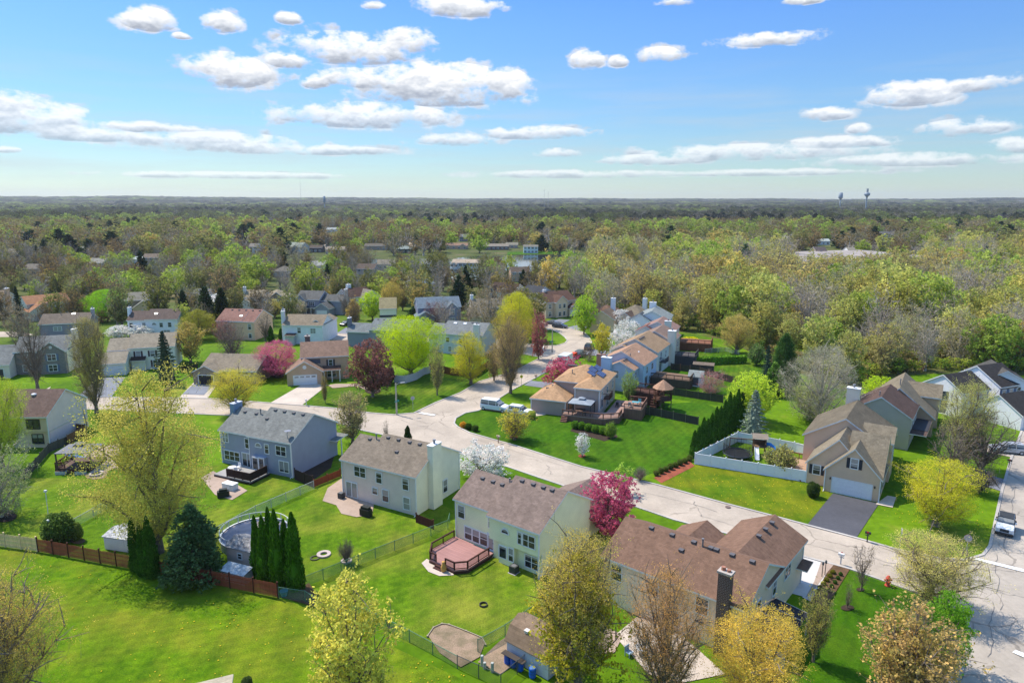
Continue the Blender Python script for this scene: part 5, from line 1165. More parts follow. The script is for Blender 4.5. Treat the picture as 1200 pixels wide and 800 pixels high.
# ------------------------------------------------------------------ fences
def along(a, b, step):
    L = (b-a).length; n = max(1, round(L/step)); return [a.lerp(b, i/n) for i in range(n+1)], n
def fence(name, label, path, h, style, col, post=None, px=True, step=2.4, ptop=.12, group=None, cat='fence'):
    w = [P(*p) if px else Vector(p) for p in path]
    T = thing(name, label, cat, w[0], 0, group); o = w[0]
    pm = plain(post or col, .7); posts = []; pan = MB(); rail = MB()
    for i in range(len(w)-1):
        a, b = w[i]-o, w[i+1]-o
        pts, n = along(a, b, step)
        posts += pts if i == len(w)-2 else pts[:-1]
        d = (b-a).normalized(); M0 = Matrix.Rotation(math.atan2(d.y, d.x), 4, 'Z')
        for k in range(n):
            M = Matrix.Translation(pts[k]) @ M0; L = (pts[k+1]-pts[k]).length
            if style == 'picket':
                m = int(L/.155)
                for j in range(m):
                    x = (j+.5)*L/m; hh = h-.08+rnd.uniform(-.03, .03)
                    pan.box(x-.055, x+.055, -.012, .012, .06, hh, 0, M)
                for z in (.35, h*.5, h-.35): pan.box(.05, L-.05, .013, .05, z-.045, z+.045, 0, M)
            elif style == 'board':
                m = int(L/.15)
                for j in range(m):
                    x = (j+.5)*L/m; pan.box(x-.072, x+.072, -.015+.004*(j % 2), .015+.004*(j % 2), .05, h-.02*(j % 3), 0, M)
                for z in (.3, h-.25): pan.box(.05, L-.05, .021, .06, z-.045, z+.045, 0, M)
            elif style == 'vinyl':
                pan.box(.06, L-.06, -.02, .02, .05, h-.08, 0, M); pan.box(.0, L, -.045, .045, h-.12, h, 0, M); pan.box(.0, L, -.045, .045, .03, .17, 0, M)
                for j in range(1, 12): x = L*j/12; pan.box(x-.006, x+.006, -.025, .025, .17, h-.12, 0, M)
            elif style == 'chain':
                z = Vector((0, 0, 1)); 
                pan.face([M @ Vector(q) for q in ((0, 0, .04), (L, 0, .04), (L, 0, h-.02), (0, 0, h-.02))])
                rail.tube([pts[k]+z*h, pts[k+1]+z*h], .032, 6)
            elif style == 'rail':
                for z in (.12, h): pan.box(0, L, -.045, .045, z-.05, z+.05, 0, M)
                m = int(L/.14)
                for j in range(m): x = (j+.5)*L/m; pan.box(x-.018, x+.018, -.018, .018, .12, h, 0, M)
    mat = {'picket': planks(col), 'board': planks(col), 'vinyl': plain(col, .35, .03), 'chain': mesh_fabric(col), 'rail': planks(col)}[style]
    obj('mesh_panel' if style == 'chain' else 'panel', pan, mat, T)
    if rail.v: obj('top_rail', rail, pm, T)
    r = .06 if style != 'chain' else .04
    def pf():
        b = MB()
        if style == 'chain': b.lathe([(r, 0), (r, h+.06), (.02, h+.1)], 8)
        else: b.box(-r, r, -r, r, 0, h+ptop); b.box(-r-.02, r+.02, -r-.02, r+.02, h+ptop, h+ptop+.04)
        return b
    me = shared(('post', style, round(h, 2), post or col), pf, pm)
    ang = math.degrees(math.atan2((w[-1]-w[0]).y, (w[-1]-w[0]).x))
    for p in posts: obj('post', me, parent=T, loc=p, rz=ang)
    return T
RED = rgb(165, 88, 62, .8); GRN = (.10, .2, .13, 1); GALV = (.42, .44, .43, 1); DKW = rgb(74, 66, 56); MID = rgb(150, 105, 70)
fence('picket_fence', 'pale unpainted picket fence running in from the left edge', [(-30, 636), (44, 646)], 1.75, 'picket', rgb(226, 200, 152, .9))
fence('picket_fence', 'red-brown picket fence along the foreground lawn', [(45, 646.2), (156, 667), (187, 673), (270, 689), (326, 700.5)], 1.7, 'picket', RED, rgb(92, 48, 36))
fence('chain_link_fence', 'green chain-link fence bordering the foreground lawn behind the yellow-green tree', [(327, 700.5), (358, 705), (372, 714), (430, 727), (480, 752), (536, 783)], 1.25, 'chain', GRN)
fence('chain_link_fence', 'green chain-link fence between the grey house yard and the cream house yard', [(357, 688), (440, 654), (525, 620), (527, 612)], 1.25, 'chain', GRN)
fence('chain_link_fence', 'galvanised chain-link fence between the blue house yard and the pool yard', [(248, 632), (300, 603), (368, 573)], 1.25, 'chain', GALV)
fence('chain_link_fence', 'green chain-link fence from the deck lawn to the small shed', [(560, 764), (592, 746), (646, 708)], 1.3, 'chain', GRN)
fence('chain_link_fence', 'black chain-link kennel fence around the run with the blue barrels', [(536, 783), (587, 806), (624, 774)], 1.3, 'chain', (.07, .08, .08, 1))
fence('chain_link_fence', 'galvanised chain-link fence in the left-hand yard under the yellow-green tree', [(88, 618), (130, 594)], 1.2, 'chain', GALV)
fence('board_fence', 'weathered grey board fence beside the beige house at the left', [(29, 562), (43, 548), (58, 530), (80, 521)], 1.5, 'board', rgb(112, 106, 90))
fence('board_fence', 'orange-brown wood fence at the back corner of the beige house', [(80, 522), (101, 509), (79, 506)], 1.8, 'board', MID)
fence('board_fence', 'low red-brown wood fence between the blue house and the grey house', [(368, 571), (399, 558)], 1.1, 'board', rgb(150, 78, 50))
fence('board_fence', 'dark brown wood fence against the blue house gable', [(346, 562), (357, 567), (367, 571)], 1.7, 'board', rgb(68, 48, 42))
fence('board_fence', 'dark reddish gate fence between the grey house and the cream house', [(488, 612), (508, 620)], 1.2, 'board', rgb(110, 58, 48))
WV = (.82, .83, .84, 1)
fence('vinyl_fence', 'white vinyl privacy fence enclosing the yard with the trampoline', [(967, 568.5), (814, 543.5), (864, 517.5), (930, 530), (945, 534)], 1.75, 'vinyl', WV, WV, step=2.3)
DF = rgb(88, 84, 70)
fence('board_fence', 'dark stained board fence behind the solar house lawn', [(741, 486), (761, 486), (818, 498)], 1.55, 'board', DF, rgb(140, 132, 104))
fence('board_fence', 'dark stained board fence behind the gazebo yard', [(762, 460), (790, 463), (847, 472)], 1.55, 'board', DF, rgb(120, 112, 92))
fence('board_fence', 'dark board fence behind the dusty pink tree, farthest of the back-yard fences', [(786, 433), (820, 438), (862, 450)], 1.6, 'board', rgb(92, 80, 68), rgb(140, 104, 84))
fence('vinyl_fence', 'curved pale grey privacy fence on the striped corner lawn', [(462, 448), (475, 449), (488, 445), (497, 439), (504, 437)], 1.7, 'vinyl', (.6, .6, .6, 1), (.64, .64, .64, 1))
fence('board_fence', 'brown wood fence along the striped lawn behind the round yellow roadside tree', [(503, 433), (530, 440), (556, 442), (572, 431)], 1.8, 'board', rgb(148, 100, 56))
fence('wire_fence', 'light wire fence across the far back lawn', [(826, 414), (850, 412), (866, 416)], 1.2, 'chain', (.35, .4, .38, 1))
fence('board_fence', 'dark board fence behind the golden tree and the ranch house', [(212, 437), (232, 434)], 1.6, 'board', DKW)
# ------------------------------------------------------------------ decks and garden structures
def deck(label, origin, ang, poly, z, col, rail_edges, rcol, thick=.16, mesh=False, steps=None, rh=.95, mat=None, pw=.014):
    T = thing('deck', label, 'deck', origin, ang)
    b = MB(); b.prism(poly, z-thick, z); obj('deck_boards', b, mat or planks(col, 1), T)
    s = MB()
    for i in range(len(poly)):
        a, c = Vector((*poly[i], 0)), Vector((*poly[(i+1) % len(poly)], 0)); L = (c-a).length
        M = Matrix.Translation(a) @ Matrix.Rotation(math.atan2((c-a).y, (c-a).x), 4, 'Z')
        s.box(.02, L-.02, -.03, .012, .02, z-thick-.004, 0, M)
    obj('skirt', s, planks(rcol), T)
    for (i, u0, u1) in rail_edges:
        a, c = Vector((*poly[i], 0)), Vector((*poly[(i+1) % len(poly)], 0))
        p, q = a.lerp(c, u0), a.lerp(c, u1); L = (q-p).length; M = Matrix.Translation(p+Vector((0, 0, z))) @ Matrix.Rotation(math.atan2((q-p).y, (q-p).x), 4, 'Z')
        r = MB(); n = max(1, round(L/1.8))
        r.box(0, L, .0, .14, rh-.05, rh, 0, M); r.box(0, L, .04, .1, rh-.17, rh-.06, 0, M); r.box(0, L, .04, .1, .08, .16, 0, M)
        for k in range(n+1): x = max(.06, min(L-.06, L*k/n)); r.box(x-.055, x+.055, .015, .125, 0, rh-.055, 0, M)
        m = int(L/.13)
        for k in range(m): x = (k+.5)*L/m; r.box(x-pw, x+pw, .05, .08, .16, rh-.17, 0, M)
        obj('railing', r, planks(rcol), T)
    if steps:
        (x, y, rz, w, n) = steps; st = MB(); M = Matrix.Translation((x, y, 0)) @ Matrix.Rotation(math.radians(rz), 4, 'Z')
        for k in range(n): st.box(-w/2, w/2, -.3*(k+1), -.3*k, 0, z-(k+1)*z/(n+1), 0, M)
        obj('steps', st, planks(rcol), T)
    return T
def at_house(h, x, y, z=0):
    a = math.radians(h.ang); o = h.T.location
    return Vector((o.x+math.cos(a)*x-math.sin(a)*y, o.y+math.sin(a)*x+math.cos(a)*y, z))
RDK = rgb(196, 146, 138); DBR = rgb(92, 56, 48)
deck('low reddish wooden deck with dark brown railing behind the cream house', at_house(H4, 0, 0), H4.ang, [(.2, -3.6), (1.2, -4.9), (5.0, -4.9), (6.0, -3.8), (6.0, .6), (-.1, .85), (-.1, -3.3)][::1], .5, RDK, [(0, 0, 1), (1, 0, .28), (1, .62, 1), (2, 0, 1), (3, 0, .85), (5, .05, 1), (6, 0, 1)], DBR, steps=(2.9, -4.9, 0, 1.2, 2))
deck('grey weathered deck with dark brown privacy railing behind the blue house', at_house(H2, 0, 0), H2.ang, [(3.2, -4.4), (10.3, -4.4), (10.3, -.6), (9.4, -.58), (3.2, .2)], .45, rgb(190, 186, 180), [(0, .35, 1), (1, 0, .9)], rgb(66, 46, 42), rh=1.25, pw=.055)
a0 = at_house(HS, 0, 0)
WDK = rgb(160, 116, 96)
deck('multi-level brown wooden deck wrapping the solar-panelled house', a0, HS.ang, [(-1.3, -4.0), (6.5, -4.0), (9.0, -2.2), (9.0, 9), (6.1, 9), (6.1, 0), (-.1, -.1), (-1.3, -.1)], 1.15, rgb(196, 160, 144), [(0, 0, 1), (1, 0, 1), (2, 0, .25)], WDK, steps=(-.7, -4.0, 0, 1.2, 4))
deck('raised brown deck platform with teal chairs beside the solar-panelled house', at_house(HS, 9.1, 1.2), HS.ang, [(0, 0), (3.4, 0), (3.4, 5.5), (0, 5.5)], 2.0, rgb(186, 150, 130), [(0, 0, 1), (1, 0, 1), (2, 0, 1)], WDK)
def at2(px, py): return P(px, py)
hb = P(752, 474)
deck('brown raised deck behind the light blue house', P(742, 470), -28, [(0, -1.5), (5.6, -1.5), (5.6, 2.2), (0, 2.2)], 2.5, rgb(120, 80, 64), [(0, 0, 1), (1, 0, .4), (2, 0, 1)], rgb(116, 76, 60), steps=(4.9, -1.5, 0, 1.2, 5))
deck('weathered wooden deck with furniture behind the cream tan-roofed house', P(762, 451), -26, [(0, 0), (8.6, 0), (8.6, 5.4), (0, 5.4)], 1.9, rgb(150, 120, 96), [(0, 0, 1), (1, 0, 1)], rgb(112, 92, 76))
deck('grey raised deck behind the pinkish-brown roofed grey house', P(790, 428), -24, [(0, 0), (5.0, 0), (5.0, 5), (0, 5)], 2.6, rgb(120, 112, 108), [(0, 0, 1), (1, 0, 1)], rgb(96, 90, 88))
deck('orange-brown deck behind the white dusty-pink-roofed house', P(795, 410), -20, [(0, 0), (8.5, 0), (8.5, 6), (0, 6)], 2.2, rgb(176, 120, 90), [(0, 0, 1), (1, 0, 1)], rgb(150, 96, 70))
deck('tan wooden deck with railing beside the taupe house and its white fence', at_house(H6, -7.2, 2.4), H6.ang, [(0, 0), (4.2, 0), (4.2, 6), (0, 6)], .9, rgb(206, 170, 140), [(0, 0, .6), (2, 0, 1), (3, 0, 1)], rgb(178, 130, 96), steps=(3.4, 0, 0, 1.0, 3))
deck('small brown deck with steps and planters under the grey-roofed gazebo', P(65, 553), 4, [(0, 0), (5.2, 0), (5.2, 4.6), (0, 4.6)], .55, rgb(120, 96, 86), [(0, 0, .28), (0, .66, 1), (3, 0, 1)], rgb(110, 66, 52), steps=(2.4, 0, 0, 1.7, 2))
for x in (66, 89): 
    p = P(x, 555.5); tag(obj('planter_box', MB().box(0, 1.4, -.3, .3, 0, .5).box(.06, 1.34, -.24, .24, .5, .53, 1), [plain((.4, .42, .4, 1)), MULCH_D], None, p, 4), 'grey planter box %s of the gazebo deck steps' % ('left' if x < 80 else 'right'), 'planter')
def gazebo(label, loc, ang, w, d, h, roofm, postm, tiers=1, name='gazebo'):
    T = thing(name, label, 'gazebo', loc, ang)
    for x in (-w/2+.15, w/2-.15):
        for y in (-d/2+.15, d/2-.15): obj('post', shared(('gpost', h, postm.name), lambda: MB().box(-.08, .08, -.08, .08, 0, h), postm), parent=T, loc=(x, y, 0))
    b = MB(); k = .78; e = .28
    z0, z1 = h, h+e*w*.5*k
    def fr(x, y, z, x2, y2, z2):
        c = [(-x, -y, z), (x, -y, z), (x, y, z), (-x, y, z)]; t = [(-x2, -y2, z2), (x2, -y2, z2), (x2, y2, z2), (-x2, y2, z2)]
        for i in range(4): b.face([c[i], c[(i+1) % 4], t[(i+1) % 4], t[i]])
        b.face(c[::-1])
    fr(w/2, d/2, z0, w/2*(1-k), d/2*(1-k), z1); b.box(-w/2, w/2, -d/2, d/2, z0-.12, z0-.003)
    obj('canopy', b, roofm, T)
    if tiers > 1:
        b = MB(); x, y = w/2*(1-k)*1.35, d/2*(1-k)*1.35; z = z1+.22
        fr(x, y, z, .05, .05, z+.3); b.box(-x*.6, x*.6, -y*.6, y*.6, z1-.1, z); obj('vent_cap', b, roofm, T)
    return T
gm = plain((.15, .155, .165, 1), .7, .08)
gazebo('grey metal-roofed gazebo over the small deck in the left-hand yard', P(83, 551, .55)+Vector((0, 2.6, 0)), 4, 5.2, 4.2, 2.5, gm, plain((.10, .07, .06, 1)), 2)
gazebo('grey fabric pavilion canopy on the deck of the solar-panelled house', at_house(HS, 1.9, -2.0, 1.15), HS.ang, 4.4, 3.4, 2.2, plain((.26, .29, .32, 1), .7), plain((.06, .06, .06, 1)), 2)
# octagonal gazebo on stilts behind the light blue house
T = thing('gazebo', 'octagonal wooden gazebo on stilts with an orange shingle roof', 'gazebo', P(776, 479))
b = MB(); b.lathe([(2.9, 5.0), (1.5, 5.95), (.05, 6.9)], 8); obj('roof', b, orr2, T); T.scale = (.72, .72, .86)
b = MB(); b.lathe([(2.6, 2.35), (2.6, 2.6)], 8); obj('floor', b, planks(rgb(120, 84, 66), 1), T)
for k in range(8):
    a = PI/8+k*PI/4; obj('post', shared(('oct_post',), lambda: MB().box(-.08, .08, -.08, .08, 2.6, 5.0), planks(rgb(130, 86, 62))), parent=T, loc=(2.4*math.cos(a), 2.4*math.sin(a), 0))
for k in (1, 3, 5, 7):
    a = PI/8+k*PI/4; obj('stilt', shared(('oct_stilt',), lambda: MB().box(-.11, .11, -.11, .11, 0, 2.35), planks(rgb(130, 118, 84))), parent=T, loc=(2.3*math.cos(a), 2.3*math.sin(a), 0))
b = MB()
for k in range(8):
    a, c = PI/8+k*PI/4, PI/8+(k+1)*PI/4; p, q = Vector((2.45*math.cos(a), 2.45*math.sin(a), 0)), Vector((2.45*math.cos(c), 2.45*math.sin(c), 0))
    for z in (2.75, 3.5): b.tube([p+Vector((0, 0, z)), q+Vector((0, 0, z))], .05, 4)
    for j in range(1, 9): u = p.lerp(q, j/9); b.tube([u+Vector((0, 0, 2.6)), u+Vector((0, 0, 3.5))], .025, 4)
obj('railing', b, planks(rgb(120, 80, 60)), T)
# patio furniture etc.
def chair(loc, ang, col, label, group=None):
    T = thing('patio_chair', label, 'chair', loc, ang, group); m = plain(col, .5)
    obj('seat', shared(('pseat', col), lambda: MB().box(-.28, .28, -.28, .28, .38, .44), m), parent=T)
    obj('backrest', shared(('pback', col), lambda: MB().box(-.28, .28, .24, .3, .44, .95), m), parent=T)
    for x in (-.25, .25):
        for y in (-.25, .25): obj('leg', shared(('pleg', col), lambda: MB().box(-.03, .03, -.03, .03, 0, .38), m), parent=T, loc=(x, y, 0))
    return T
def table(loc, ang, w, d, col, label, rnd_=False):
    T = thing('patio_table', label, 'table', loc, ang); m = plain(col, .4)
    b = MB()
    if rnd_: b.lathe([(w/2, .68), (w/2, .73)], 16)
    else: b.box(-w/2, w/2, -d/2, d/2, .68, .73)
    obj('tabletop', b, m, T)
    for x in (-.35, .35):
        for y in (-.3, .3): obj('leg', shared(('tleg', col), lambda: MB().box(-.03, .03, -.03, .03, 0, .68), m), parent=T, loc=(x*w*.9, y*d*1.1, 0))
    return T
TEAL = rgb(120, 190, 196, .7)
for i, (x, y, a) in enumerate(((.9, 1.2, 180), (2.2, 3.8, 0))):
    chair(at_house(HS, 9.1+x, 1.2+y, 2.0), HS.ang+a, TEAL, 'teal patio chair on the raised platform, %s of two' % ('nearer' if i == 0 else 'farther'))
table(at_house(HS, 10.8, 3.6, 2.0), HS.ang, 1.3, .9, TEAL, 'teal patio table on the raised platform of the solar house')
BLKC = (.03, .03, .033, 1)
table(at_house(HS, 7.5, 5.2, 1.15), HS.ang, 1.2, .8, BLKC, 'dark patio table on the solar house deck along its right wall')
chair(at_house(HS, 7.2, 4.0, 1.15), HS.ang, BLKC, 'dark chair on the solar house deck by its patio table')
table(at_house(HS, 1.7, -2.0, 1.15), HS.ang, 1.8, 1.0, (.05, .05, .05, 1), 'dark table under the grey fabric pavilion canopy')
for i, x in enumerate((.8, 2.7)): chair(at_house(HS, x, -3.0, 1.15), HS.ang+180, (.08, .08, .08, 1), 'dark chair under the grey fabric pavilion canopy, %s side' % ('left' if i == 0 else 'right'))
WHT = (.72, .72, .72, 1)
chair(at_house(H2, 5.2, -1.6, .45), H2.ang, WHT, 'white patio chair on the grey deck of the blue house near its sliding door'); chair(at_house(H2, 6.0, -2.7, .45), H2.ang+200, WHT, 'white patio chair on the grey deck of the blue house near the railing')
table(at_house(H2, 5.0, -2.6, .45), H2.ang, 1.2, 1.2, WHT, 'round white patio table on the grey deck of the blue house', True)
BLUE = rgb(60, 130, 205, .7)
def lounger(loc, ang, label):
    T = thing('sun_lounger', label, 'lounger', loc, ang)
    obj('frame', MB().box(-.32, .32, -.9, .9, .22, .28).box(-.3, -.25, -.85, -.8, 0, .22).box(.25, .3, -.85, -.8, 0, .22).box(-.3, -.25, .8, .85, 0, .22).box(.25, .3, .8, .85, 0, .22), plain((.1, .1, .1, 1)), T)
    obj('cushion', MB().box(-.31, .31, -.9, .35, .285, .4).box(-.31, .31, .36, 1.0, .3, .4, 0, Matrix.Translation((0, .36, .3)) @ Matrix.Rotation(.6, 4, 'X') @ Matrix.Translation((0, -.36, -.3))), plain(BLUE, .8), T)
lounger(P(74, 540, .55)+Vector((0, 1.5, 0)), 60, 'blue-cushioned lounger under the grey metal gazebo')
lounger(P(94, 538, 0), 80, 'blue-cushioned lounger on the pavers just outside the grey metal gazebo')
# above-ground pool, round, with sagging cover
def pool():
    T = thing('swimming_pool', 'round above-ground pool with a dark sagging winter cover', 'pool', P(300, 634)); R = 3.9
    b = MB(); b.lathe([(R, 0), (R, 1.15)], 36); b.f.pop(); b.m.pop(); obj('pool_wall', b, plain((.45, .47, .47, 1), .5), T)
    b = MB(); n = 36
    for k in range(n):
        a, c = 2*PI*k/n, 2*PI*(k+1)/n
        for (r0, z0, r1, z1) in ((R+.12, 1.18, R-.1, 1.2),): b.face([(r0*math.cos(a), r0*math.sin(a), z0), (r0*math.cos(c), r0*math.sin(c), z0), (r1*math.cos(c), r1*math.sin(c), z1), (r1*math.cos(a), r1*math.sin(a), z1)])
    obj('rim', b, plain((.62, .64, .62, 1), .5), T)
    b = MB(); b.lathe([(R-.1, 1.12), (R-.5, .6), (R*.5, .48), (.1, .45)], 36)
    t = NT('pool cover'); co = t.coord(); f = t.noise(co, .5, 4); t.bsdf(t.ramp(f, [(.35, (.02, .03, .055, 1)), (.55, (.05, .065, .10, 1)), (.62, (.30, .24, .2, 1)), (.75, (.38, .32, .27, 1))]), .35)
    obj('cover', b, t.m, T)
    for k in range(18):
        a = 2*PI*k/18; obj('rail_post', shared(('rail_post',), lambda: MB().box(-.04, .04, -.04, .04, 1.2, 1.9), plain((.6, .62, .6, 1))), parent=T, loc=((R+.02)*math.cos(a), (R+.02)*math.sin(a), 0))
    b = MB(); b.tube([((R+.02)*math.cos(2*PI*k/36), (R+.02)*math.sin(2*PI*k/36), 1.92) for k in range(37)], .045, 6); obj('rail', b, plain((.62, .64, .62, 1)), T)
pool()
# sheds
def dapple(c, c2):
    t = NT('dappled roof'); co = t.coord(); f = t.noise(co, 2.2, 4, .7); t.bsdf(t.ramp(f, [(.4, c), (.62, c2)]), .7); return t.m  # two-tone mottling; paints dappled tree light onto the low shed roof
def shed(label, corner, ang, w, d, h, wallm, roofm, pitch=.35, axis='x', gambrel=False, name='garden_shed'):
    T = thing(name, label, 'shed', corner, ang); b = MB(); r = MB()
    if gambrel:
        prof = [(0, h), (d*.18, h+d*.28), (d*.5, h+d*.42), (d*.82, h+d*.28), (d, h)]
        b.box(0, w, 0, d, 0, h-.003)
        for x in (0, w):
            pts = [(x, y, z) for y, z in prof]; b.face(pts if x == 0 else pts[::-1])
        o = .18; pr = [(-.15, h-.2)]+prof[1:4]+[(d+.15, h-.2)]
        for i in range(4):
            (y0, z0), (y1, z1) = pr[i], pr[i+1]
            r.face([(-o, y0, z0+.06), (w+o, y0, z0+.06), (w+o, y1, z1+.06), (-o, y1, z1+.06)])
            r.face([(-o, y0, z0), (-o, y1, z1), (w+o, y1, z1), (w+o, y0, z0)])
            for x in (-o, w+o): r.face([(x, y0, z0), (x, y0, z0+.06), (x, y1, z1+.06), (x, y1, z1)][::(1 if x < 0 else -1)])
    else:
        b.box(0, w, 0, d, 0, h-.003); hr = h+pitch*d/2
        for x in (0, w): b.face([(x, 0, h), (x, d/2, hr), (x, d, h)][::(1 if x == 0 else -1)])
        o = .15
        for s in (0, 1):
            y0, y1 = (-.12, d/2) if s == 0 else (d+.12, d/2); z0 = h-pitch*.12
            q = [(-o, y0, z0+.07), (w+o, y0, z0+.07), (w+o, y1, hr+.07), (-o, y1, hr+.07)]; r.face(q if s == 0 else q[::-1])
            q = [(p[0], p[1], p[2]-.07) for p in q]; r.face(q[::-1] if s == 0 else q)
            q = [(-o, y0, z0), (w+o, y0, z0), (w+o, y0, z0+.07), (-o, y0, z0+.07)]; r.face(q if s == 0 else q[::-1])
            for x in (-o, w+o): r.face([(x, y0, z0), (x, y1, hr), (x, y1, hr+.07), (x, y0, z0+.07)])
    obj('wall', b, wallm, T); obj('roof', r, roofm, T); return T
T = shed('grey garden shed with a speckled roof next to the round pool', P(267, 663), -22, 4.2, 3.0, 2.4, wl(176, 172, 166), dapple((.10, .10, .105, 1), (.34, .33, .32, 1)), .4)
window(T, (1.9, 0, 1.3), 0, .5, .6)
T = thing('storage_box', 'pale deck storage box in front of the grey garden shed', 'storage box', P(259, 679), -22)
obj('bin', MB().box(0, 3.2, 0, 1.3, 0, 1.1), plain((.42, .42, .41, 1)), T); b = MB(); b.box(-.08, 3.28, -.1, 1.4, 0, .08, 0, Matrix.Translation((0, 0, 1.12)) @ Matrix.Rotation(.22, 4, 'X')); obj('lid', b, dapple((.3, .33, .34, 1), (.55, .58, .58, 1)), T)
T = shed('low pale shed with a grey roof painted with dappled light behind the picket fence', P(123, 643), -14, 4.4, 3.2, 1.6, wl(206, 206, 206), dapple((.17, .18, .19, 1), (.5, .5, .5, 1)), .25)
T = shed('grey gambrel-roofed shed with blue barrels along its wall', P(594, 770), -40, 4.6, 3.6, 1.9, wl(176, 186, 192), rf(164, 138, 124), gambrel=True)
obj('door', MB().box(-.01, .05, -.8, .8, 0, 1.8).box(.05, .07, -.82, -.74, 0, 1.8).box(.05, .07, .74, .82, 0, 1.8).box(.05, .07, -.04, .04, 0, 1.8), plain((.6, .63, .64, 1)), T, (4.6, 1.8, .05))
obj('roof_vent', MB().box(-.17, .17, -.17, .17, 0, .22).box(-.22, .22, -.22, .22, .22, .27), plain((.6, .55, .5, 1)), T, (1.7, .75, 2.85))
sh_o = P(594, 770); ca, sa = math.cos(math.radians(-40)), math.sin(math.radians(-40))
def sh(x, y, z=0): return Vector((sh_o.x+ca*x-sa*y, sh_o.y+sa*x+ca*y, z))
def barrel(loc, label):
    T = thing('barrel', label, 'barrel', loc, 0, 'blue rain barrels by the shed')
    obj('drum', shared(('drum',), lambda: MB().lathe([(.27, .0), (.3, .08), (.31, .3), (.29, .33), (.31, .36), (.31, .62), (.29, .65), (.31, .68), (.3, .88), (.27, .92)], 16), plain(rgb(20, 90, 190, .9), .35), True), parent=T)
    obj('lid', shared(('blid',), lambda: MB().lathe([(.25, .921), (.25, .95), (.1, .96)], 16), plain(rgb(110, 150, 200), .4)), parent=T)
for i, x in enumerate((.55, 1.25, 1.98, 3.35)): barrel(sh(x, -.55, .02), 'blue plastic barrel against the gambrel shed, %s from the left' % ('first', 'second', 'third', 'fourth')[i])
tag(obj('board', MB().box(-1.2, 1.2, -.3, .3, 0, .05), planks(rgb(90, 80, 72), 1), None, sh(1.3, -.62, 1.0), -40), 'weathered board laid across the tops of the blue barrels', 'board')
for i, (x, y, h_) in enumerate(((565, 779, .95), (568, 783, .6), (577, 787, .9))):
    tag(obj('concrete_post', MB().lathe([(.14, 0), (.14, h_), (.12, h_+.03)], 10), plain((.4, .42, .38, 1)), None, P(x, y)), '%s grey post stub standing in the kennel run' % ('leftmost', 'shortest middle', 'rightmost')[i], 'post')
T = shed('small white shed with a grey roof and dark doorway in the deck yard', P(806, 452), -24, 3.0, 3.4, 2.2, wl(226, 230, 236), rf(170, 176, 186), .6)
obj('door', MB().box(.6, 2.2, -.03, .02, .3, 2.0), plain((.10, .10, .12, 1)), T)
shed('low brown-grey shed roof beside the small white shed', P(812, 436), -20, 4.6, 2.6, 1.9, planks(rgb(110, 96, 84)), rf(150, 132, 126), .3)
# trampoline, playset
T = thing('trampoline', 'round trampoline with black safety net inside the white vinyl fence', 'trampoline', P(864, 536)); R = 2.2
obj('jumping_mat', MB().lathe([(R*.88, .78), (R*.88, .8)], 28), plain((.02, .02, .022, 1), .6), T)
b = MB(); b.tube([(R*math.cos(2*PI*k/28), R*math.sin(2*PI*k/28), .8) for k in range(29)], .09, 6); obj('frame', b, plain((.05, .06, .08, 1)), T)
b = MB()
for k in range(28):
    a, c = 2*PI*k/28, 2*PI*(k+1)/28; b.face([(R*math.cos(a), R*math.sin(a), .85), (R*math.cos(c), R*math.sin(c), .85), (R*math.cos(c), R*math.sin(c), 2.5), (R*math.cos(a), R*math.sin(a), 2.5)])
obj('safety_net', b, mesh_fabric((.02, .02, .025, 1), .6), T)
for k in range(6):
    a = 2*PI*k/6; obj('pole', shared(('tpole',), lambda: MB().lathe([(.035, 0), (.035, 2.55)], 6), plain((.05, .05, .06, 1))), parent=T, loc=(R*1.04*math.cos(a), R*1.04*math.sin(a), 0))
T = thing('playset', 'wooden playset with a blue tube slide and white slide by the white fence', 'playset', P(889, 532), -14); WD = planks(rgb(140, 112, 86))
for i, (x, y) in enumerate(((-.9, -.7), (.9, -.7), (-.9, .7), (.9, .7))): obj('post', shared(('ppost',), lambda: MB().box(-.07, .07, -.07, .07, 0, 3.0), WD), parent=T, loc=(x, y, 0))
obj('platform', MB().box(-1, 1, -.8, .8, 1.35, 1.45).box(-.98, .98, .72, .78, 1.45, 2.2).box(.92, .98, -.7, .7, 1.9, 2.2), WD, T)
b = MB(); b.face([(-1.2, -1.1, 2.9), (1.2, -1.1, 2.9), (1.2, 0, 3.5), (-1.2, 0, 3.5)]); b.face([(-1.2, 1.1, 2.9), (-1.2, 0, 3.5), (1.2, 0, 3.5), (1.2, 1.1, 2.9)]); obj('roof', b, planks(rgb(176, 160, 140), 1), T)
b = MB(); b.box(-.28, .28, 0, .05, 0, 0); b = MB()
for s in (-.3, .3): b.box(s-.03, s+.03, -2.6, 0, 0, .16, 0, Matrix.Translation((-.5, -.8, 1.4)) @ Matrix.Rotation(.52, 4, 'X'))
b.box(-.28, .28, -2.6, 0, -.03, .02, 0, Matrix.Translation((-.5, -.8, 1.4)) @ Matrix.Rotation(.52, 4, 'X')); obj('slide', b, plain((.68, .7, .72, 1), .35), T)
b = MB(); b.tube([(1, 0, 1.75), (1.6, -.1, 1.7), (2.2, -.6, 1.4), (2.1, -1.3, 1.0), (1.5, -1.7, .6), (1.2, -2.1, .4)], .4, 10); obj('tube_slide', b, plain(rgb(20, 130, 205, .8), .3), T, smooth=True)
b = MB(); b.box(-4.6, -.95, -.07, .07, 2.3, 2.44)
for y in (-.8, .8): b.tube([(-4.5, y, 0), (-4.5, 0, 2.35)], .06, 6)
obj('swing_beam', b, WD, T)
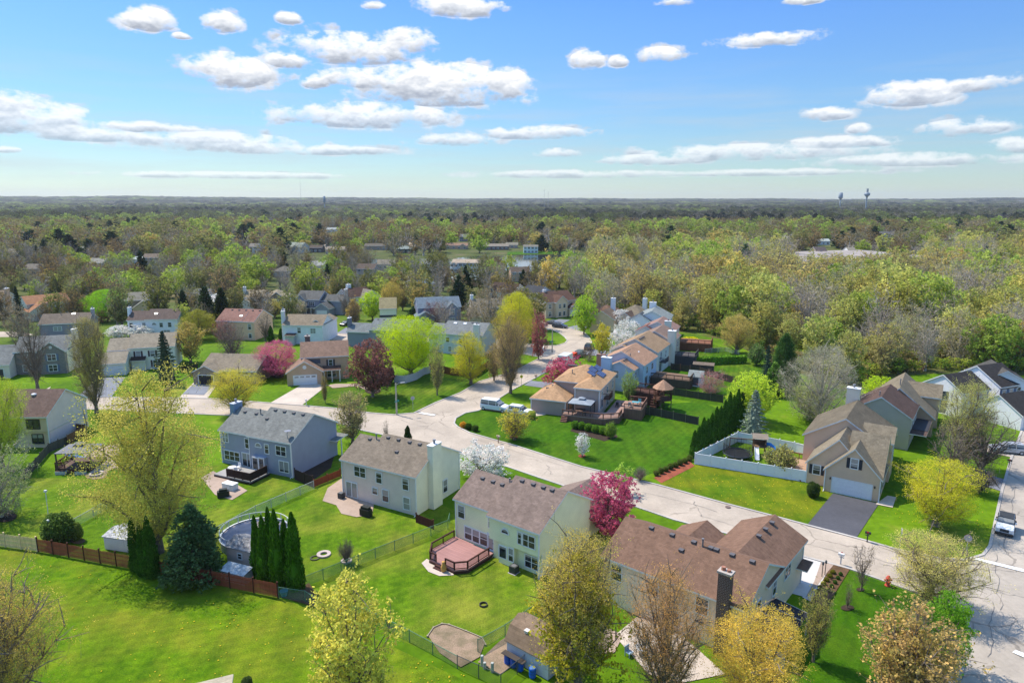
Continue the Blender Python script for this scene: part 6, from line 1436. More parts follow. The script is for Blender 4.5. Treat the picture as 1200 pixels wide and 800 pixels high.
for x in (-3.6, -2.2):
    b = MB(); b.tube([(x-.2, 0, 2.3), (x-.2, 0, .55)], .015, 4); b.tube([(x+.2, 0, 2.3), (x+.2, 0, .55)], .015, 4); b.box(x-.25, x+.25, -.1, .1, .5, .54); obj('swing', b, plain((.05, .05, .06, 1)), T)
tag(obj('ball', MB().lathe([(.02, 0), (.2, .08), (.27, .25), (.2, .44), (.02, .52)], 12), plain((.7, .4, .03, 1), .4), None, P(861, 541), smooth=True), 'orange-yellow ball on the grass in front of the trampoline', 'ball')
# small yard things
def ring(label, loc, r, h, m, t=.12, name='fire_ring', cat='fire ring'):
    b = MB(); n = 20
    for k in range(n):
        a, c = 2*PI*k/n, 2*PI*(k+1)/n
        o0, o1, i0, i1 = [(q*math.cos(w), q*math.sin(w)) for q, w in ((r, a), (r, c), (r-t, a), (r-t, c))]
        b.face([(*o0, h), (*o1, h), (*i1, h), (*i0, h)]); b.face([(*o0, 0), (*o1, 0), (*o1, h), (*o0, h)]); b.face([(*i1, 0), (*i0, 0), (*i0, h), (*i1, h)])
    return tag(obj(name, b, m, None, loc), label, cat)
ring('dark metal fire ring on the lawn below the reddish deck', P(566.5, 709), .42, .2, plain((.05, .045, .04, 1)), .06)
ring('dark rope-like ring lying on the grey house lawn', P(369, 654), .55, .12, plain((.06, .07, .03, 1)), .16, 'garden_ring', 'ring')
ring('pinkish stone ring bed beside the dark ring on the grey house lawn', P(379.5, 650), .8, .2, plain((.45, .36, .32, 1)), .4, 'stone_ring', 'ring')
ring('stone ring around the bare shrub by the green chain-link fence', P(406, 657.5), .62, .16, plain((.45, .38, .34, 1)), .22, 'stone_ring', 'ring')
ring('round stone fire pit on the pale gravel circle in the left-hand yard', P(113, 556.5), .95, .35, plain((.42, .35, .29, 1)), .3, 'fire_pit', 'fire pit')
b = MB(); b.lathe([(.1, 0), (.28, .2), (.33, .55), (.2, .95), (.16, 1.1), (.22, 1.25)], 12); tag(obj('clay_chimenea', b, plain((.55, .30, .08, 1), .7), None, P(520, 670), smooth=True), 'orange clay chimenea on the concrete pad beside the reddish deck', 'chimenea')
T = thing('grill', 'black covered grill on the patio of the light grey house', 'grill', P(429, 604), -29)
obj('cover', MB().prism([(-.75, -.4), (.75, -.4), (.85, 0), (.75, .4), (-.75, .4), (-.85, 0)], .03, .95).prism([(-.6, -.3), (.6, -.3), (.6, .3), (-.6, .3)], .95, 1.3), plain((.018, .022, .02, 1), .6), T)
T = thing('air_conditioner', 'dark outdoor air-conditioning unit against the cream house wall', 'air conditioner', at_house(H4, 9.9, -.6), H4.ang)
obj('unit', MB().box(-.4, .4, -.4, .4, .05, .85), plain((.05, .055, .05, 1)), T); obj('pad', MB().box(-.5, .5, -.5, .5, 0, .05), plain((.4, .38, .36, 1)), T); obj('fan_grille', MB().lathe([(.3, .851), (.3, .87)], 14), plain((.15, .15, .15, 1)), T)
T = thing('air_conditioner', 'dark outdoor air-conditioning unit by the sliding door of the light grey house', 'air conditioner', at_house(H3, .3, -.75), H3.ang)
obj('unit', MB().box(-.35, .35, -.35, .35, .0, .85), plain((.06, .06, .06, 1)), T); obj('fan_grille', MB().lathe([(.26, .851), (.26, .87)], 14), plain((.15, .15, .15, 1)), T)
T = thing('barbecue_box', 'white cabinet by the grey deck of the blue house', 'cabinet', P(270, 573), H2.ang)
obj('body', MB().box(-1.0, 1.0, -.5, .5, 0, .9), plain((.62, .64, .64, 1)), T); obj('lid', MB().box(-1.05, 1.05, -.55, .55, .9, .98), plain((.72, .73, .72, 1)), T); obj('door', MB().box(.4, .9, -.53, -.5, .1, .8), plain((.5, .56, .54, 1)), T)
T = thing('grill', 'black covered grill beside the pale pavers of the blue house deck', 'grill', P(262, 582), 20); obj('cover', MB().prism([(-.7, -.4), (.7, -.4), (.8, 0), (.7, .4), (-.7, .4), (-.8, 0)], .02, .9).prism([(-.5, -.3), (.5, -.3), (.5, .3), (-.5, .3)], .9, 1.2), plain((.02, .025, .02, 1), .6), T)
T = thing('patio_awning', 'black striped canvas awning over the side patio of the brown-roofed house', 'awning', at_house(H5, H5.W+.06, 1.0), H5.ang)
b = MB(); b.face([(0, 0, 2.6), (3.2, 0, 2.2), (3.2, 6.4, 2.2), (0, 6.4, 2.6)]); b.face([(0, 0, 2.56), (0, 6.4, 2.56), (3.2, 6.4, 2.16), (3.2, 0, 2.16)]); obj('canopy', b, plain((.02, .022, .03, 1), .8), T)
b = MB()
for k in range(5): y = 1.6*k; b.tube([(0, y, 2.64), (3.2, y, 2.24)], .03, 4)
obj('cord', b, plain((.6, .6, .58, 1)), T)
for y in (.1, 6.3): obj('post', MB().box(3.1, 3.2, y-.05, y+.05, 0, 2.18), TRIM, T)
obj('side_panel', MB().box(1.6, 3.1, -.02, .02, .1, 1.6), plain((.62, .62, .6, 1)), T)
chair(P(737, 768), 40, (.25, .38, .5, 1), 'blue-grey chair on the back patio under the orange tree, left one'); chair(P(764, 772), 200, (.55, .52, .48, 1), 'pale chair on the back patio under the orange tree, right one'); table(P(752, 766), 10, 1.2, 1.2, (.4, .4, .4, 1), 'grey round table on the back patio under the orange tree', True)
fence('garden_edging', 'pale log edging around the gravel garden bed at the lawn corner', [(501, 746), (508, 736), (518, 731.5), (526, 732.5), (546, 740), (565, 748), (569, 756)], .16, 'vinyl', rgb(196, 180, 150), step=3, ptop=-.02)
tag(obj('blue_tub', MB().lathe([(.3, 0), (.42, .6), (.44, .62)], 12), plain((.05, .22, .32, 1), .4), None, P(333, 698)), 'blue-green plastic tub at the end of the red-brown picket fence', 'tub')
b = MB(); b.tube([(0, 0, 0), (0, 0, 3.2)], .05, 6); b.box(-.12, .12, -.12, .12, 3.2, 3.5); tag(obj('bird_house_pole', b, plain((.6, .62, .6, 1)), None, P(61, 641)), 'white birdhouse pole standing at the picket fence by the round shrub', 'birdhouse pole')
b = MB(); b.tube([(0, 0, 0), (.1, 0, 3.6)], .05, 6); b.box(-.05, .25, -.12, .12, 3.6, 3.85); tag(obj('garden_pole', b, plain((.62, .64, .62, 1)), None, P(57, 607)), 'thin white pole on the lawn behind the round shrub', 'pole')
for i, (x, y) in enumerate(((841, 508), (743, 514), (787, 533))): pass
# ------------------------------------------------------------------ street furniture
def mailbox(x, y, ang, label, col, postc=(.05, .05, .05, 1), name='mailbox'):
    T = thing(name, label, 'mailbox', P(x, y), ang)
    obj('post', MB().box(-.06, .06, -.06, .06, 0, 1.1).box(-.05, .05, -.3, .2, .85, .93), plain(postc), T)
    b = MB(); n = 8; prof = [(-.13, 0), (.13, 0)]+[(.13*math.cos(PI*k/n), .16+.13*math.sin(PI*k/n)) for k in range(n+1)]
    b.prism(prof, -.42, .2); b.v = [(p[0], -p[2]-.1, p[1]+1.1) for p in b.v]; obj('box', b, plain(col, .4), T)
    obj('flag', MB().box(.135, .15, -.1, .1, 1.25, 1.45), plain((.5, .04, .03, 1)), T); return T
mailbox(985, 661, 50, 'white mailbox at the kerb beside the planted mulch bed', (.75, .75, .76, 1), (.6, .6, .6, 1))
mailbox(1016, 635, 230, 'black mailbox at the kerb by the dark asphalt driveway', (.03, .03, .03, 1))
mailbox(584, 519, 230, 'small mailbox with a wooden post on the kerb of the corner lawn', (.5, .45, .36, 1), (.3, .2, .12, 1))
mailbox(628, 446, 60, 'brown mailbox at the kerb by the grey driveway of the solar house', (.25, .18, .13, 1), (.3, .22, .16, 1))
mailbox(359, 475.5, 190, 'white mailbox post beside the concrete driveway of the brown house', (.7, .7, .7, 1), (.7, .7, .7, 1))
mailbox(1182, 548, 230, 'dark mailbox at the kerb of the wide right-hand road', (.04, .04, .04, 1))
def sign(x, y, h, ang, label, shape, col, back=None, text=None):
    T = thing('road_sign', label, 'sign', P(x, y), ang)
    obj('post', MB().box(-.03, .03, -.03, .03, 0, h), plain((.3, .33, .32, 1), .5), T)
    n = {'oct': 8, 'diamond': 4}.get(shape, 4)
    r = .42; b = MB()
    if shape == 'blade': pts = [(-.5, -.11), (.5, -.11), (.5, .11), (-.5, .11)]
    elif shape == 'rect': pts = [(-.25, -.32), (.25, -.32), (.25, .32), (-.25, .32)]
    else: pts = [(r*math.cos(2*PI*k/n+(PI/8 if n == 8 else 0)), r*math.sin(2*PI*k/n+(PI/8 if n == 8 else 0))) for k in range(n)]
    b.prism(pts, .031, .045); b.v = [(p[0], -p[2], p[1]+h-.1) for p in b.v]; obj('plate', b, plain(col, .4), T)
    if shape != 'blade':
        b = MB(); b.prism([(p[0]*.98, p[1]*.98) for p in pts], .025, .0305); b.v = [(p[0], -p[2], p[1]+h-.1) for p in b.v]; obj('back_plate', b, plain((.4, .41, .41, 1), .4), T)
    return T
sign(1131, 655, 2.7, 150, 'grey back of an octagonal stop sign at the right-hand street corner', 'oct', (.5, .03, .03, 1))
sign(484, 481, 2.6, 200, 'grey back of a stop sign on the striped corner lawn', 'oct', (.5, .03, .03, 1))
sign(1054, 643, 2.4, 75, 'thin grey sign post with a narrow plate at the kerb under the yellow-green tree', 'rect', (.55, .55, .55, 1))
T = sign(611, 454, 2.6, 10, 'yellow diamond warning sign at the kerb of the side street', 'diamond', (.75, .72, .02, 1))
b = MB(); b.box(-.04, .04, -.06, -.048, 2.42, 2.62); b.lathe([(.045, 0), (.045, .09)], 8, 0, (0, -.055, 2.64)); obj('symbol', b, plain((.02, .02, .02, 1)), T)
def lamp(x, y, h, label, ang, signs=True, col=(.42, .38, .31, 1)):
    T = thing('street_lamp', label, 'street lamp', P(x, y), ang)
    obj('pole', MB().lathe([(.17, 0), (.13, h)], 10), plain(col), T)
    b = MB(); b.tube([(0, 0, h-.35), (.5, 0, h-.05), (1.2, 0, h)], .04, 6); obj('arm', b, plain((.35, .35, .35, 1), .4), T)
    b = MB(); b.prism([(.9, -.14), (1.7, -.12), (1.75, 0), (1.7, .12), (.9, .14)], h-.07, h+.08); obj('lamp_head', b, plain((.45, .46, .46, 1), .4), T)
    if signs:
        G = plain((.02, .26, .24, 1), .4)
        obj('street_sign', MB().box(-.55, .55, -.19, -.17, h*.42, h*.42+.2), G, T, rz=30); obj('street_sign', MB().box(-.55, .55, -.19, -.17, h*.42+.24, h*.42+.44), G, T, rz=120)
lamp(465, 486, 6.2, 'concrete street lamp with teal street-name blades at the corner lawn', 20)
lamp(647, 413, 6.4, 'street lamp with a teal blade at the side street corner', 200)
lamp(675, 379, 5.8, 'far street lamp by the parked dark car beyond the bend', 180, False)
T = thing('fire_hydrant', 'red fire hydrant at the kerb under the pale yellow tree', 'hydrant', P(1040, 686))
def hydrant_bm():
    b = MB(); b.lathe([(.2, 0), (.2, .06), (.13, .08), (.13, .55), (.18, .56), (.18, .6), (.14, .62), (.1, .75), (.03, .8)], 12); return b
RD = plain((.5, .06, .03, 1), .4)
obj('barrel', hydrant_bm(), RD, T, smooth=True); b = MB(); b.tube([(-.26, 0, .45), (.26, 0, .45)], .07, 8, 0, True); b.tube([(0, -.26, .38), (0, 0, .38)], .09, 8, 0, True); obj('outlet', b, RD, T)
T.scale = (1.5, 1.5, 1.5)
T = thing('fire_hydrant', 'small distant red fire hydrant at the side street', 'hydrant', P(628, 411)); obj('barrel', hydrant_bm(), RD, T, smooth=True); b = MB(); b.tube([(-.26, 0, .45), (.26, 0, .45)], .07, 8, 0, True); obj('outlet', b, RD, T); T.scale = (1.3,)*3
for i, (x, y) in enumerate(((963, 672), (966.5, 670))):
    T = thing('garden_lantern', 'black garden lantern post beside the concrete driveway, %s one' % ('left' if i == 0 else 'right'), 'lantern', P(x, y+4)); obj('post', MB().box(-.03, .03, -.03, .03, 0, 1.4), plain((.03, .03, .03, 1)), T); obj('lamp_head', MB().lathe([(.05, 1.4), (.13, 1.5), (.13, 1.7), (.03, 1.85)], 6), plain((.08, .09, .1, 1), .3), T)
# manholes
for i, (x, y) in enumerate(((853, 594.5), (825, 617))):
    tag(obj('manhole_cover', MB().lathe([(.36, .1), (.36, .128)], 16), plain((.16, .11, .09, 1)), None, P(x, y)), 'brown round manhole cover in the pale street, %s kerb' % ('upper' if i == 0 else 'lower'), 'manhole cover')
# ------------------------------------------------------------------ vehicles
def car(label, loc, ang, kind, col, cat='car', name=None):
    """x forward, y left; body from side profiles across several widths"""
    T = thing(name or {'suv': 'parked_car', 'sedan': 'parked_car', 'van': 'parked_van', 'jeep': 'off_road_car', 'truck': 'box_truck'}[kind], label, cat, loc, ang)
    L, W, prof, cab, rw = {
     'suv': (4.8, 1.9, [(-2.4, .35), (-2.4, .95), (-2.3, 1.08), (1.0, 1.08), (2.1, .95), (2.38, .8), (2.4, .35)], [(-2.3, 1.06), (-2.05, 1.68), (.35, 1.7), (1.15, 1.06)], .36),
     'sedan': (4.7, 1.8, [(-2.35, .32), (-2.35, .85), (-2.2, .98), (1.0, .95), (2.1, .85), (2.33, .7), (2.35, .32)], [(-1.85, .95), (-1.15, 1.42), (.25, 1.44), (1.15, .93)], .32),
     'van': (5.6, 2.0, [(-2.8, .4), (-2.8, 1.2), (-2.75, 1.3), (1.7, 1.3), (2.6, 1.12), (2.78, .9), (2.8, .4)], [(-2.75, 1.29), (-2.6, 2.1), (-2.4, 2.2), (.7, 2.15), (1.75, 1.28)], .37),
     'jeep': (4.3, 1.85, [(-2.0, .5), (-2.0, 1.12), (-1.95, 1.18), (.45, 1.2), (1.85, 1.1), (1.95, 1.05), (1.95, .5)], [(-1.95, 1.17), (-1.9, 1.82), (.05, 1.84), (.5, 1.17)], .42),
     'truck': (6.2, 2.1, [(1.2, .45), (1.2, 1.3), (2.6, 1.25), (3.0, 1.0), (3.0, .45)], [(1.22, 1.29), (1.3, 2.05), (2.0, 2.05), (2.6, 1.24)], .42)}[kind]
    paint = plain(col, .28, .03, 1, .6)
    def loft(profile, widths):
        b = MB(); n = len(profile); rings = []
        for (f, iz, ix) in widths:
            cx = sum(p[0] for p in profile)/n; zz = min(p[1] for p in profile)
            i = len(b.v); b.v += [(cx+(p[0]-cx)*ix, f, zz+(p[1]-zz)*iz) for p in profile]; rings.append(i)
        for k in range(len(rings)-1):
            for j in range(n): l = (j+1) % n; b.f.append((rings[k]+j, rings[k]+l, rings[k+1]+l, rings[k+1]+j)); b.m.append(0)
        b.f.append(tuple(rings[0]+j for j in range(n))); b.f.append(tuple(rings[-1]+j for j in range(n-1, -1, -1))); b.m += [0, 0]; return b
    hw = W/2
    obj('body', loft(prof, [(-hw, .86, .97), (-hw+.07, .98, .995), (-hw*.5, 1.0, 1.0), (hw*.5, 1.0, 1.0), (hw-.07, .98, .995), (hw, .86, .97)]), paint, T)
    ci = .06 if kind in ('jeep', 'van', 'truck') else .12
    gl = loft(cab, [(-hw+.03, .0, 1), (-hw+.07+ci, .93, .985), (hw-.07-ci, .93, .985), (hw-.03, .0, 1)])
    obj('cabin_glass', gl, GLASS_B, T)
    top = [p for p in cab if p[1] > 1.35]; zt = max(p[1] for p in top); x0, x1 = min(p[0] for p in top), max(p[0] for p in top)
    roofm = plain((.035, .04, .045, 1), .8) if kind == 'jeep' else paint
    obj('roof', MB().box(x0+.05, x1+.02, -hw+.12+ci, hw-.12-ci, zt*.965, zt*.965+.07), roofm, T)
    # pillars
    pil = MB()
    bx = sorted(set([x0+.02, (x0+x1)/2, x1-.03]))
    for s in (-1, 1):
        for x in bx: pil.tube([(x, s*(hw-.03), min(p[1] for p in cab)), (x, s*(hw-.085-ci), zt*.965+.02)], .05, 4)
    if kind == 'van':
        for s in (-1, 1): pil.face([(-2.65, s*(hw-.03), 1.28), (-.9, s*(hw-.03), 1.28), (-.9, s*(hw-.1-ci), 2.1), (-2.5, s*(hw-.1-ci), 2.1)])
        pil.face([(-2.79, -hw+.1, 1.28), (-2.79, hw-.1, 1.28), (-2.62, hw-.2, 2.1), (-2.62, -hw+.2, 2.1)])
    obj('pillar', pil, roofm if kind == 'jeep' else paint, T)
    if kind == 'truck':
        b = MB(); b.box(-3.1, 1.1, -1.15, 1.15, .75, 3.0); obj('cargo_box', b, plain((.72, .73, .74, 1), .5), T); obj('box_frame', MB().box(-3.12, 1.12, -1.17, 1.17, 2.98, 3.06), plain((.5, .51, .52, 1)), T)
    fx, bxx = prof[-1][0]-.72, prof[0][0]+.72
    if kind == 'truck': bxx = -2.1
    for x in (fx, bxx):
        for s in (-1, 1):
            w = obj('wheel', shared(('wheel', rw), lambda: MB(), plain((.02, .02, .02, 1))), parent=T, loc=(x, s*(hw-.1), rw)) if False else None
            def tyre():
                b = MB(); b.lathe([(rw*.62, -.12), (rw*.95, -.12), (rw, -.08), (rw, .08), (rw*.95, .12), (rw*.62, .12)], 18); b.v = [(p[0], p[2], p[1]) for p in b.v]; return b
            def rim():
                b = MB(); b.lathe([(rw*.6, -.128), (rw*.3, -.135), (rw*.3, .135), (rw*.6, .128)], 14); b.v = [(p[0], p[2], p[1]) for p in b.v]; return b
            w = obj('wheel', shared(('tyre', rw), tyre, plain((.02, .02, .02, 1), .9)), parent=T, loc=(x, s*(hw-.11), rw)); obj('rim', shared(('rim', rw), rim, plain((.45, .46, .47, 1), .3)), parent=w)
    zf = .78 if kind != 'jeep' else .92; xf = prof[-1][0]
    for s in (-1, 1):
        obj('headlight', MB().box(xf-.08, xf+.02, s*hw*.72-.14, s*hw*.72+.14, zf-.09, zf+.07), plain((.75, .76, .74, 1), .15), T)
        obj('tail_light', MB().box(prof[0][0]-.02, prof[0][0]+.04, s*hw*.8-.1, s*hw*.8+.1, .75, 1.0), plain((.35, .02, .02, 1), .25), T) if kind != 'truck' else None
    obj('bumper', MB().box(xf-.05, xf+.12, -hw*.95, hw*.95, .4, .6), plain((.05, .05, .05, 1) if kind in ('jeep', 'truck') else sc(col, .8), .5), T)
    if kind == 'jeep':
        obj('grille', MB().box(xf-.02, xf+.03, -.45, .45, .68, 1.02), plain((.06, .06, .06, 1)), T)
        for x in (fx, bxx):
            for s in (-1, 1): obj('fender', MB().box(x-.52, x+.52, s*hw-.13, s*hw+.14, .88, .96), plain((.03, .03, .03, 1)), T)
    else: obj('grille', MB().box(xf-.02, xf+.015, -.4, .4, .62, .8), plain((.04, .04, .04, 1)), T)
    for s in (-1, 1): obj('mirror', MB().box((cab[-1][0]-.5), (cab[-1][0]-.35), s*(hw+.1)-.1, s*(hw+.1)+.1, prof[3][1] if kind != 'truck' else 1.3, (prof[3][1] if kind != 'truck' else 1.3)+.18), paint, T)
    return T
WC = (.78, .79, .8, 1)
hr_ = heading((1182, 640), (1196, 560))
car('white open-country car with a black soft top driving down the wide right-hand road', P(1177, 622), 232, 'jeep', WC)
hv = heading((566, 482), (600, 487))
car('white panel van parked on the corner driveway', P(580, 480.5), hv, 'van', WC, 'van')
car('white estate car parked next to the orange-roofed garage', P(609.5, 485), hv, 'suv', WC)
hs = heading((640, 436), (690, 408))
car('white box truck parked on the street behind the pink crabapple', P(664, 428), hs, 'truck', WC, 'truck')
car('dark grey car parked ahead of the white box truck', P(680, 417), hs, 'suv', (.10, .11, .12, 1))
car('black estate car parked by the small dark tree at the street', P(690, 409), hs+10, 'suv', (.05, .05, .055, 1))
car('dark car parked at the bend beside the far street lamp', P(656, 384), -25, 'suv', (.06, .07, .09, 1))
car('dark pickup-like car parked by the driveway beyond the bend', P(649, 380), -25, 'sedan', (.10, .11, .13, 1))
car('white car parked between the white blossoming trees', P(712, 391), -10, 'sedan', WC)
car('dark car parked on the driveway beyond the white house', P(405, 381), 250, 'sedan', (.05, .06, .07, 1))
car('silver car parked on the drive under the brown bare tree at the right', P(1180, 530), 165, 'suv', (.45, .47, .5, 1))
T = thing('boat_trailer', 'orange-tarped trailer parked beside the white box truck', 'trailer', P(672, 420), hs); obj('bed', MB().box(-1.2, 1.2, -.7, .7, .5, .75), plain((.1, .1, .1, 1)), T); obj('tarp', MB().prism([(-1.1, -.6), (1.1, -.6), (1.1, .6), (-1.1, .6)], .75, 1.5), plain(rgb(230, 80, 40, .8)), T)
for s in (-1, 1): b = MB(); b.lathe([(.3, -.1), (.3, .1)], 14); b.v = [(p[0], p[2], p[1]) for p in b.v]; obj('wheel', b, plain((.02, .02, .02, 1)), T, (0, s*.85, .3))
# hedge, clipped
T = thing('hedge', 'long clipped green hedge across the far back lawns', 'hedge', P(806, 428)); p1 = P(873, 425)-P(806, 428); L = p1.length; T.rotation_euler = (0, 0, math.atan2(p1.y, p1.x))
b = MB(); r = random.Random(5)
b.box(0, L, -.55, .55, 0, 1.7)
for i in range(4200):
    x = r.uniform(-.1, L+.1); f = r.random(); wob = .12*math.sin(x*1.3)+.1*math.sin(x*3.1)
    if f < .42: p = Vector((x, r.uniform(-.7, .7), 1.85+wob*.6+r.uniform(-.12, .1)))
    else: p = Vector((x, (-1 if r.random() < .75 else 1)*(.68+wob*.5+r.uniform(-.1, .08)), r.uniform(.1, 1.85)))
    leafquad(b, p, r.uniform(.25, .45), r, 0)
o = obj('foliage', b, NEEDLE, T); o.color = (*g(120, 165, 50)[:3], 1)
T = thing('hedge', 'bright yellow-topped shrub mass beside the back decks at the wood edge', 'shrub', P(808, 402)); b = MB(); 
for i in range(900):
    d = rv(r); leafquad(b, Vector((d.x*2.6, d.y*1.4, .9+d.z*.9)), r.uniform(.25, .45), r, 0)
o = obj('foliage', b, LEAF, T); o.color = (*g(225, 220, 30)[:3], 1)
# ------------------------------------------------------------------ distant houses, school, water towers
CLEAR = []
def far_house(px, py, wpx, he, wall, roof, label, ang=0, D=9, pitch=.5, hip=False, wing=None, nwin=3, cat='house', name='house', storeys=1, clear=14):
    b = P(px, py); d = Q(b)[2]; W = wpx*d/CF
    q = P(px+wpx/2, py); h = House.__new__(House)
    h.ov = .3; h.W, h.D, h.he, h.pitch, h.ang = W, D, he, pitch, ang
    o = b-Vector((math.cos(math.radians(ang)), math.sin(math.radians(ang)), 0))*W/2
    o.z = terrain(o.x, o.y)
    h.T = thing(name, label, cat, o, ang); h.wall, h.roof, h.trim = wall, roof, TRIM
    h.wb, h.rb, h.tb, h.wm, h.rm, h.eps = MB(), MB(), MB(), [wall], [roof], 0
    h.block(0, W, 0, D, hip=hip)
    if wing: h.block(W*wing[0], W*wing[1], -3.5, 4, he-.3, .6, 'y')
    for k in range(nwin):
        for s_ in range(storeys):
            y = -3.5 if wing and wing[0] < (k+.5)/nwin < wing[1] else 0
            h.at(W*(k+.5)/nwin, y, .8+2.7*s_, 0, 1.5, 1.3, 'pair')
    h.done(); CLEAR.append((px, py, wpx/2+2, clear)); return h
ww, wc_, wt, wbk = wl(226, 228, 228), wl(214, 204, 186), wl(176, 160, 138), brick(rgb(140, 84, 66))
FH = [
 (622, 297, 17, 5, ww, rf(150, 144, 140), 'white two-storey house on the far shore of the pond', 0, 8, .3, False, None, 4, 2),
 (473, 297, 16, 3.4, plain((.06, .06, .06, 1)), rf(166, 174, 178), 'dark pavilion with a pale grey hipped roof on the near-left pond bank', 0, 12, .5, True, None, 3, 1),
 (535, 292, 26, 3, wt, rf(176, 140, 124), 'brown-roofed ranch house behind the pond bank', 0, 9, .4, False, (.62, .95), 4, 1),
 (545, 283, 13, 4.6, wl(96, 108, 130), rf(160, 160, 168), 'dark blue house with a grey roof above the brown-roofed ranch house', 8, 9, .5, False, None, 3, 2),
 (581, 293, 30, 3, wbk, rf(170, 156, 150), 'long red-brick ranch house at the pond', 0, 9, .4, False, None, 6, 1),
 (600, 291, 14, 2.8, wt, rf(158, 150, 142), 'small grey ranch house between the brick ranch and the lakeside house', 0, 9, .4, False, None, 3, 1),
 (391, 272, 17, 3.2, ww, rf(196, 198, 206), 'white low house with a bright roof in the far left woods', 0, 11, .4, False, None, 3, 1),
 (391, 264, 8, 5, plain((.08, .07, .07, 1)), rf(140, 128, 126), 'dark house above the white low house in the far woods', 0, 9, .5, False, None, 2, 2),
 (393, 298, 22, 3.4, wl(196, 150, 116), rf(176, 160, 150), 'orange-tan house with a patio on the far left pond bank', 0, 10, .4, False, (.1, .4), 4, 1),
 (345, 297, 20, 5, wl(170, 180, 176), rf(176, 182, 178), 'pale blue-grey gabled house by the far left pond bank', -20, 10, .6, False, (.55, 1.0), 3, 2),
 (370, 296, 15, 3.6, plain((.12, .10, .09, 1)), rf(112, 98, 92), 'dark brown house right of the pale blue-grey gabled house', 0, 9, .4, False, None, 3, 1),
 (440, 293, 26, 3.2, wl(150, 140, 130), rf(130, 120, 114), 'long low brown house behind small evergreens left of the pavilion', 0, 9, .4, False, None, 4, 1),
 (253, 282, 18, 4, plain((.14, .13, .14, 1)), rf(110, 112, 130), 'dark slate-roofed house in the middle of the left woods', 0, 10, .4, False, None, 3, 1),
 (272, 281, 10, 3, wc_, rf(206, 186, 166), 'cream low house right of the dark slate-roofed house', 0, 9, .4, False, None, 2, 1),
 (178, 311, 18, 4.6, wt, rf(150, 132, 124), 'tan house half hidden in the left woods', 10, 9, .5, False, None, 3, 2),
 (160, 310, 14, 3.2, ww, rf(196, 204, 212), 'white-roofed low building left of the half-hidden tan house', 0, 9, .3, False, None, 2, 1),
 (248, 312, 10, 3.4, wl(160, 160, 160), rf(150, 120, 112), 'small grey house on a bright lawn in the left woods', 0, 9, .5, False, None, 2, 1),
 (297, 297, 10, 5, ww, rf(160, 150, 150), 'white two-storey house at the right end of the left woods', 0, 9, .5, False, None, 2, 2),
 (537, 260, 24, 5.5, wbk, rf(168, 148, 138), 'long brown-roofed church-like building on the far hill', 0, 16, .4, False, (.6, .95), 5, 1),
 (545, 262.5, 12, 4, ww, rf(176, 168, 160), 'white row garage building in front of the church-like building, left one', 0, 9, .3, False, None, 4, 1),
 (557, 261.5, 9, 5, ww, rf(186, 178, 170), 'white row garage building in front of the church-like building, right one', 0, 9, .4, False, None, 3, 1),
 (565, 262, 7, 5.5, ww, rf(190, 190, 196), 'white gabled house at the foot of the far hill lawn', -30, 8, .7, False, None, 2, 2),
 (637, 259, 8, 5, ww, rf(150, 120, 112), 'white house with a red-brown roof in the centre far woods', 0, 9, .5, False, None, 2, 2),
 (667, 249, 9, 6, ww, rf(160, 180, 200), 'pale house with a blue roof near the centre horizon', 0, 10, .5, False, None, 2, 2),
 (690, 247, 9, 6.5, wl(236, 236, 232), rf(206, 200, 196), 'bright white large house near the centre horizon', 0, 10, .5, False, (.2, .7), 3, 2),
 (888, 264, 12, 5, wl(200, 214, 232), rf(150, 170, 196), 'pale blue house in the right-hand far woods', -15, 9, .7, False, None, 2, 2),
 (867, 263, 14, 3.6, wt, rf(196, 184, 160), 'tan low building left of the pale blue house in the far woods', 0, 9, .3, False, None, 3, 1),
 (962, 303, 13, 5, wbk, rf(116, 104, 110), 'red brick house behind the flat-roofed school', 0, 9, .6, False, (.0, .45), 3, 2),
 (965, 287, 15, 3.4, ww, rf(206, 212, 220), 'white-roofed low house behind the red brick house', 0, 9, .4, False, None, 3, 1),
 (1036, 280, 19, 4.6, wl(196, 214, 214), rf(120, 118, 126), 'pale aqua gabled house in the right-hand woods', -20, 9, .6, False, (.0, .4), 3, 1),
 (998, 302, 9, 5, ww, rf(170, 160, 152), 'white house among bare trees behind the school', 0, 8, .5, False, None, 2, 2),
 (829, 261, 9, 4, plain((.12, .08, .08, 1)), rf(96, 60, 60), 'dark red house in the right-centre far woods', 0, 9, .5, False, None, 2, 1),
 (795, 288, 8, 3.6, ww, rf(186, 190, 190), 'small white house in the centre-right woods', 0, 8, .4, False, None, 2, 1),
 (760, 306, 10, 4, wl(170, 190, 196), rf(150, 164, 172), 'small blue-grey house below the grey woods', 0, 8, .5, False, None, 2, 1),
 (1085, 241, 9, 8, wl(220, 216, 206), rf(206, 200, 192), 'pale commercial building near the right horizon', 0, 20, .2, True, None, 3, 1),
 (745, 322, 13, 3.2, wc_, rf(186, 164, 140), 'low house with a tan domed roof beyond the bare wood', 10, 11, .6, True, None, 3, 1),
 (785, 330, 15, 3.0, wl(220, 214, 204), rf(176, 160, 146), 'pale low house at the right end of the bare wood', 0, 9, .4, False, None, 3, 1),
]
for f in FH: far_house(*f[:13], storeys=f[13], clear=20 if f[1] > 285 else 12 if f[1] > 270 else 9)
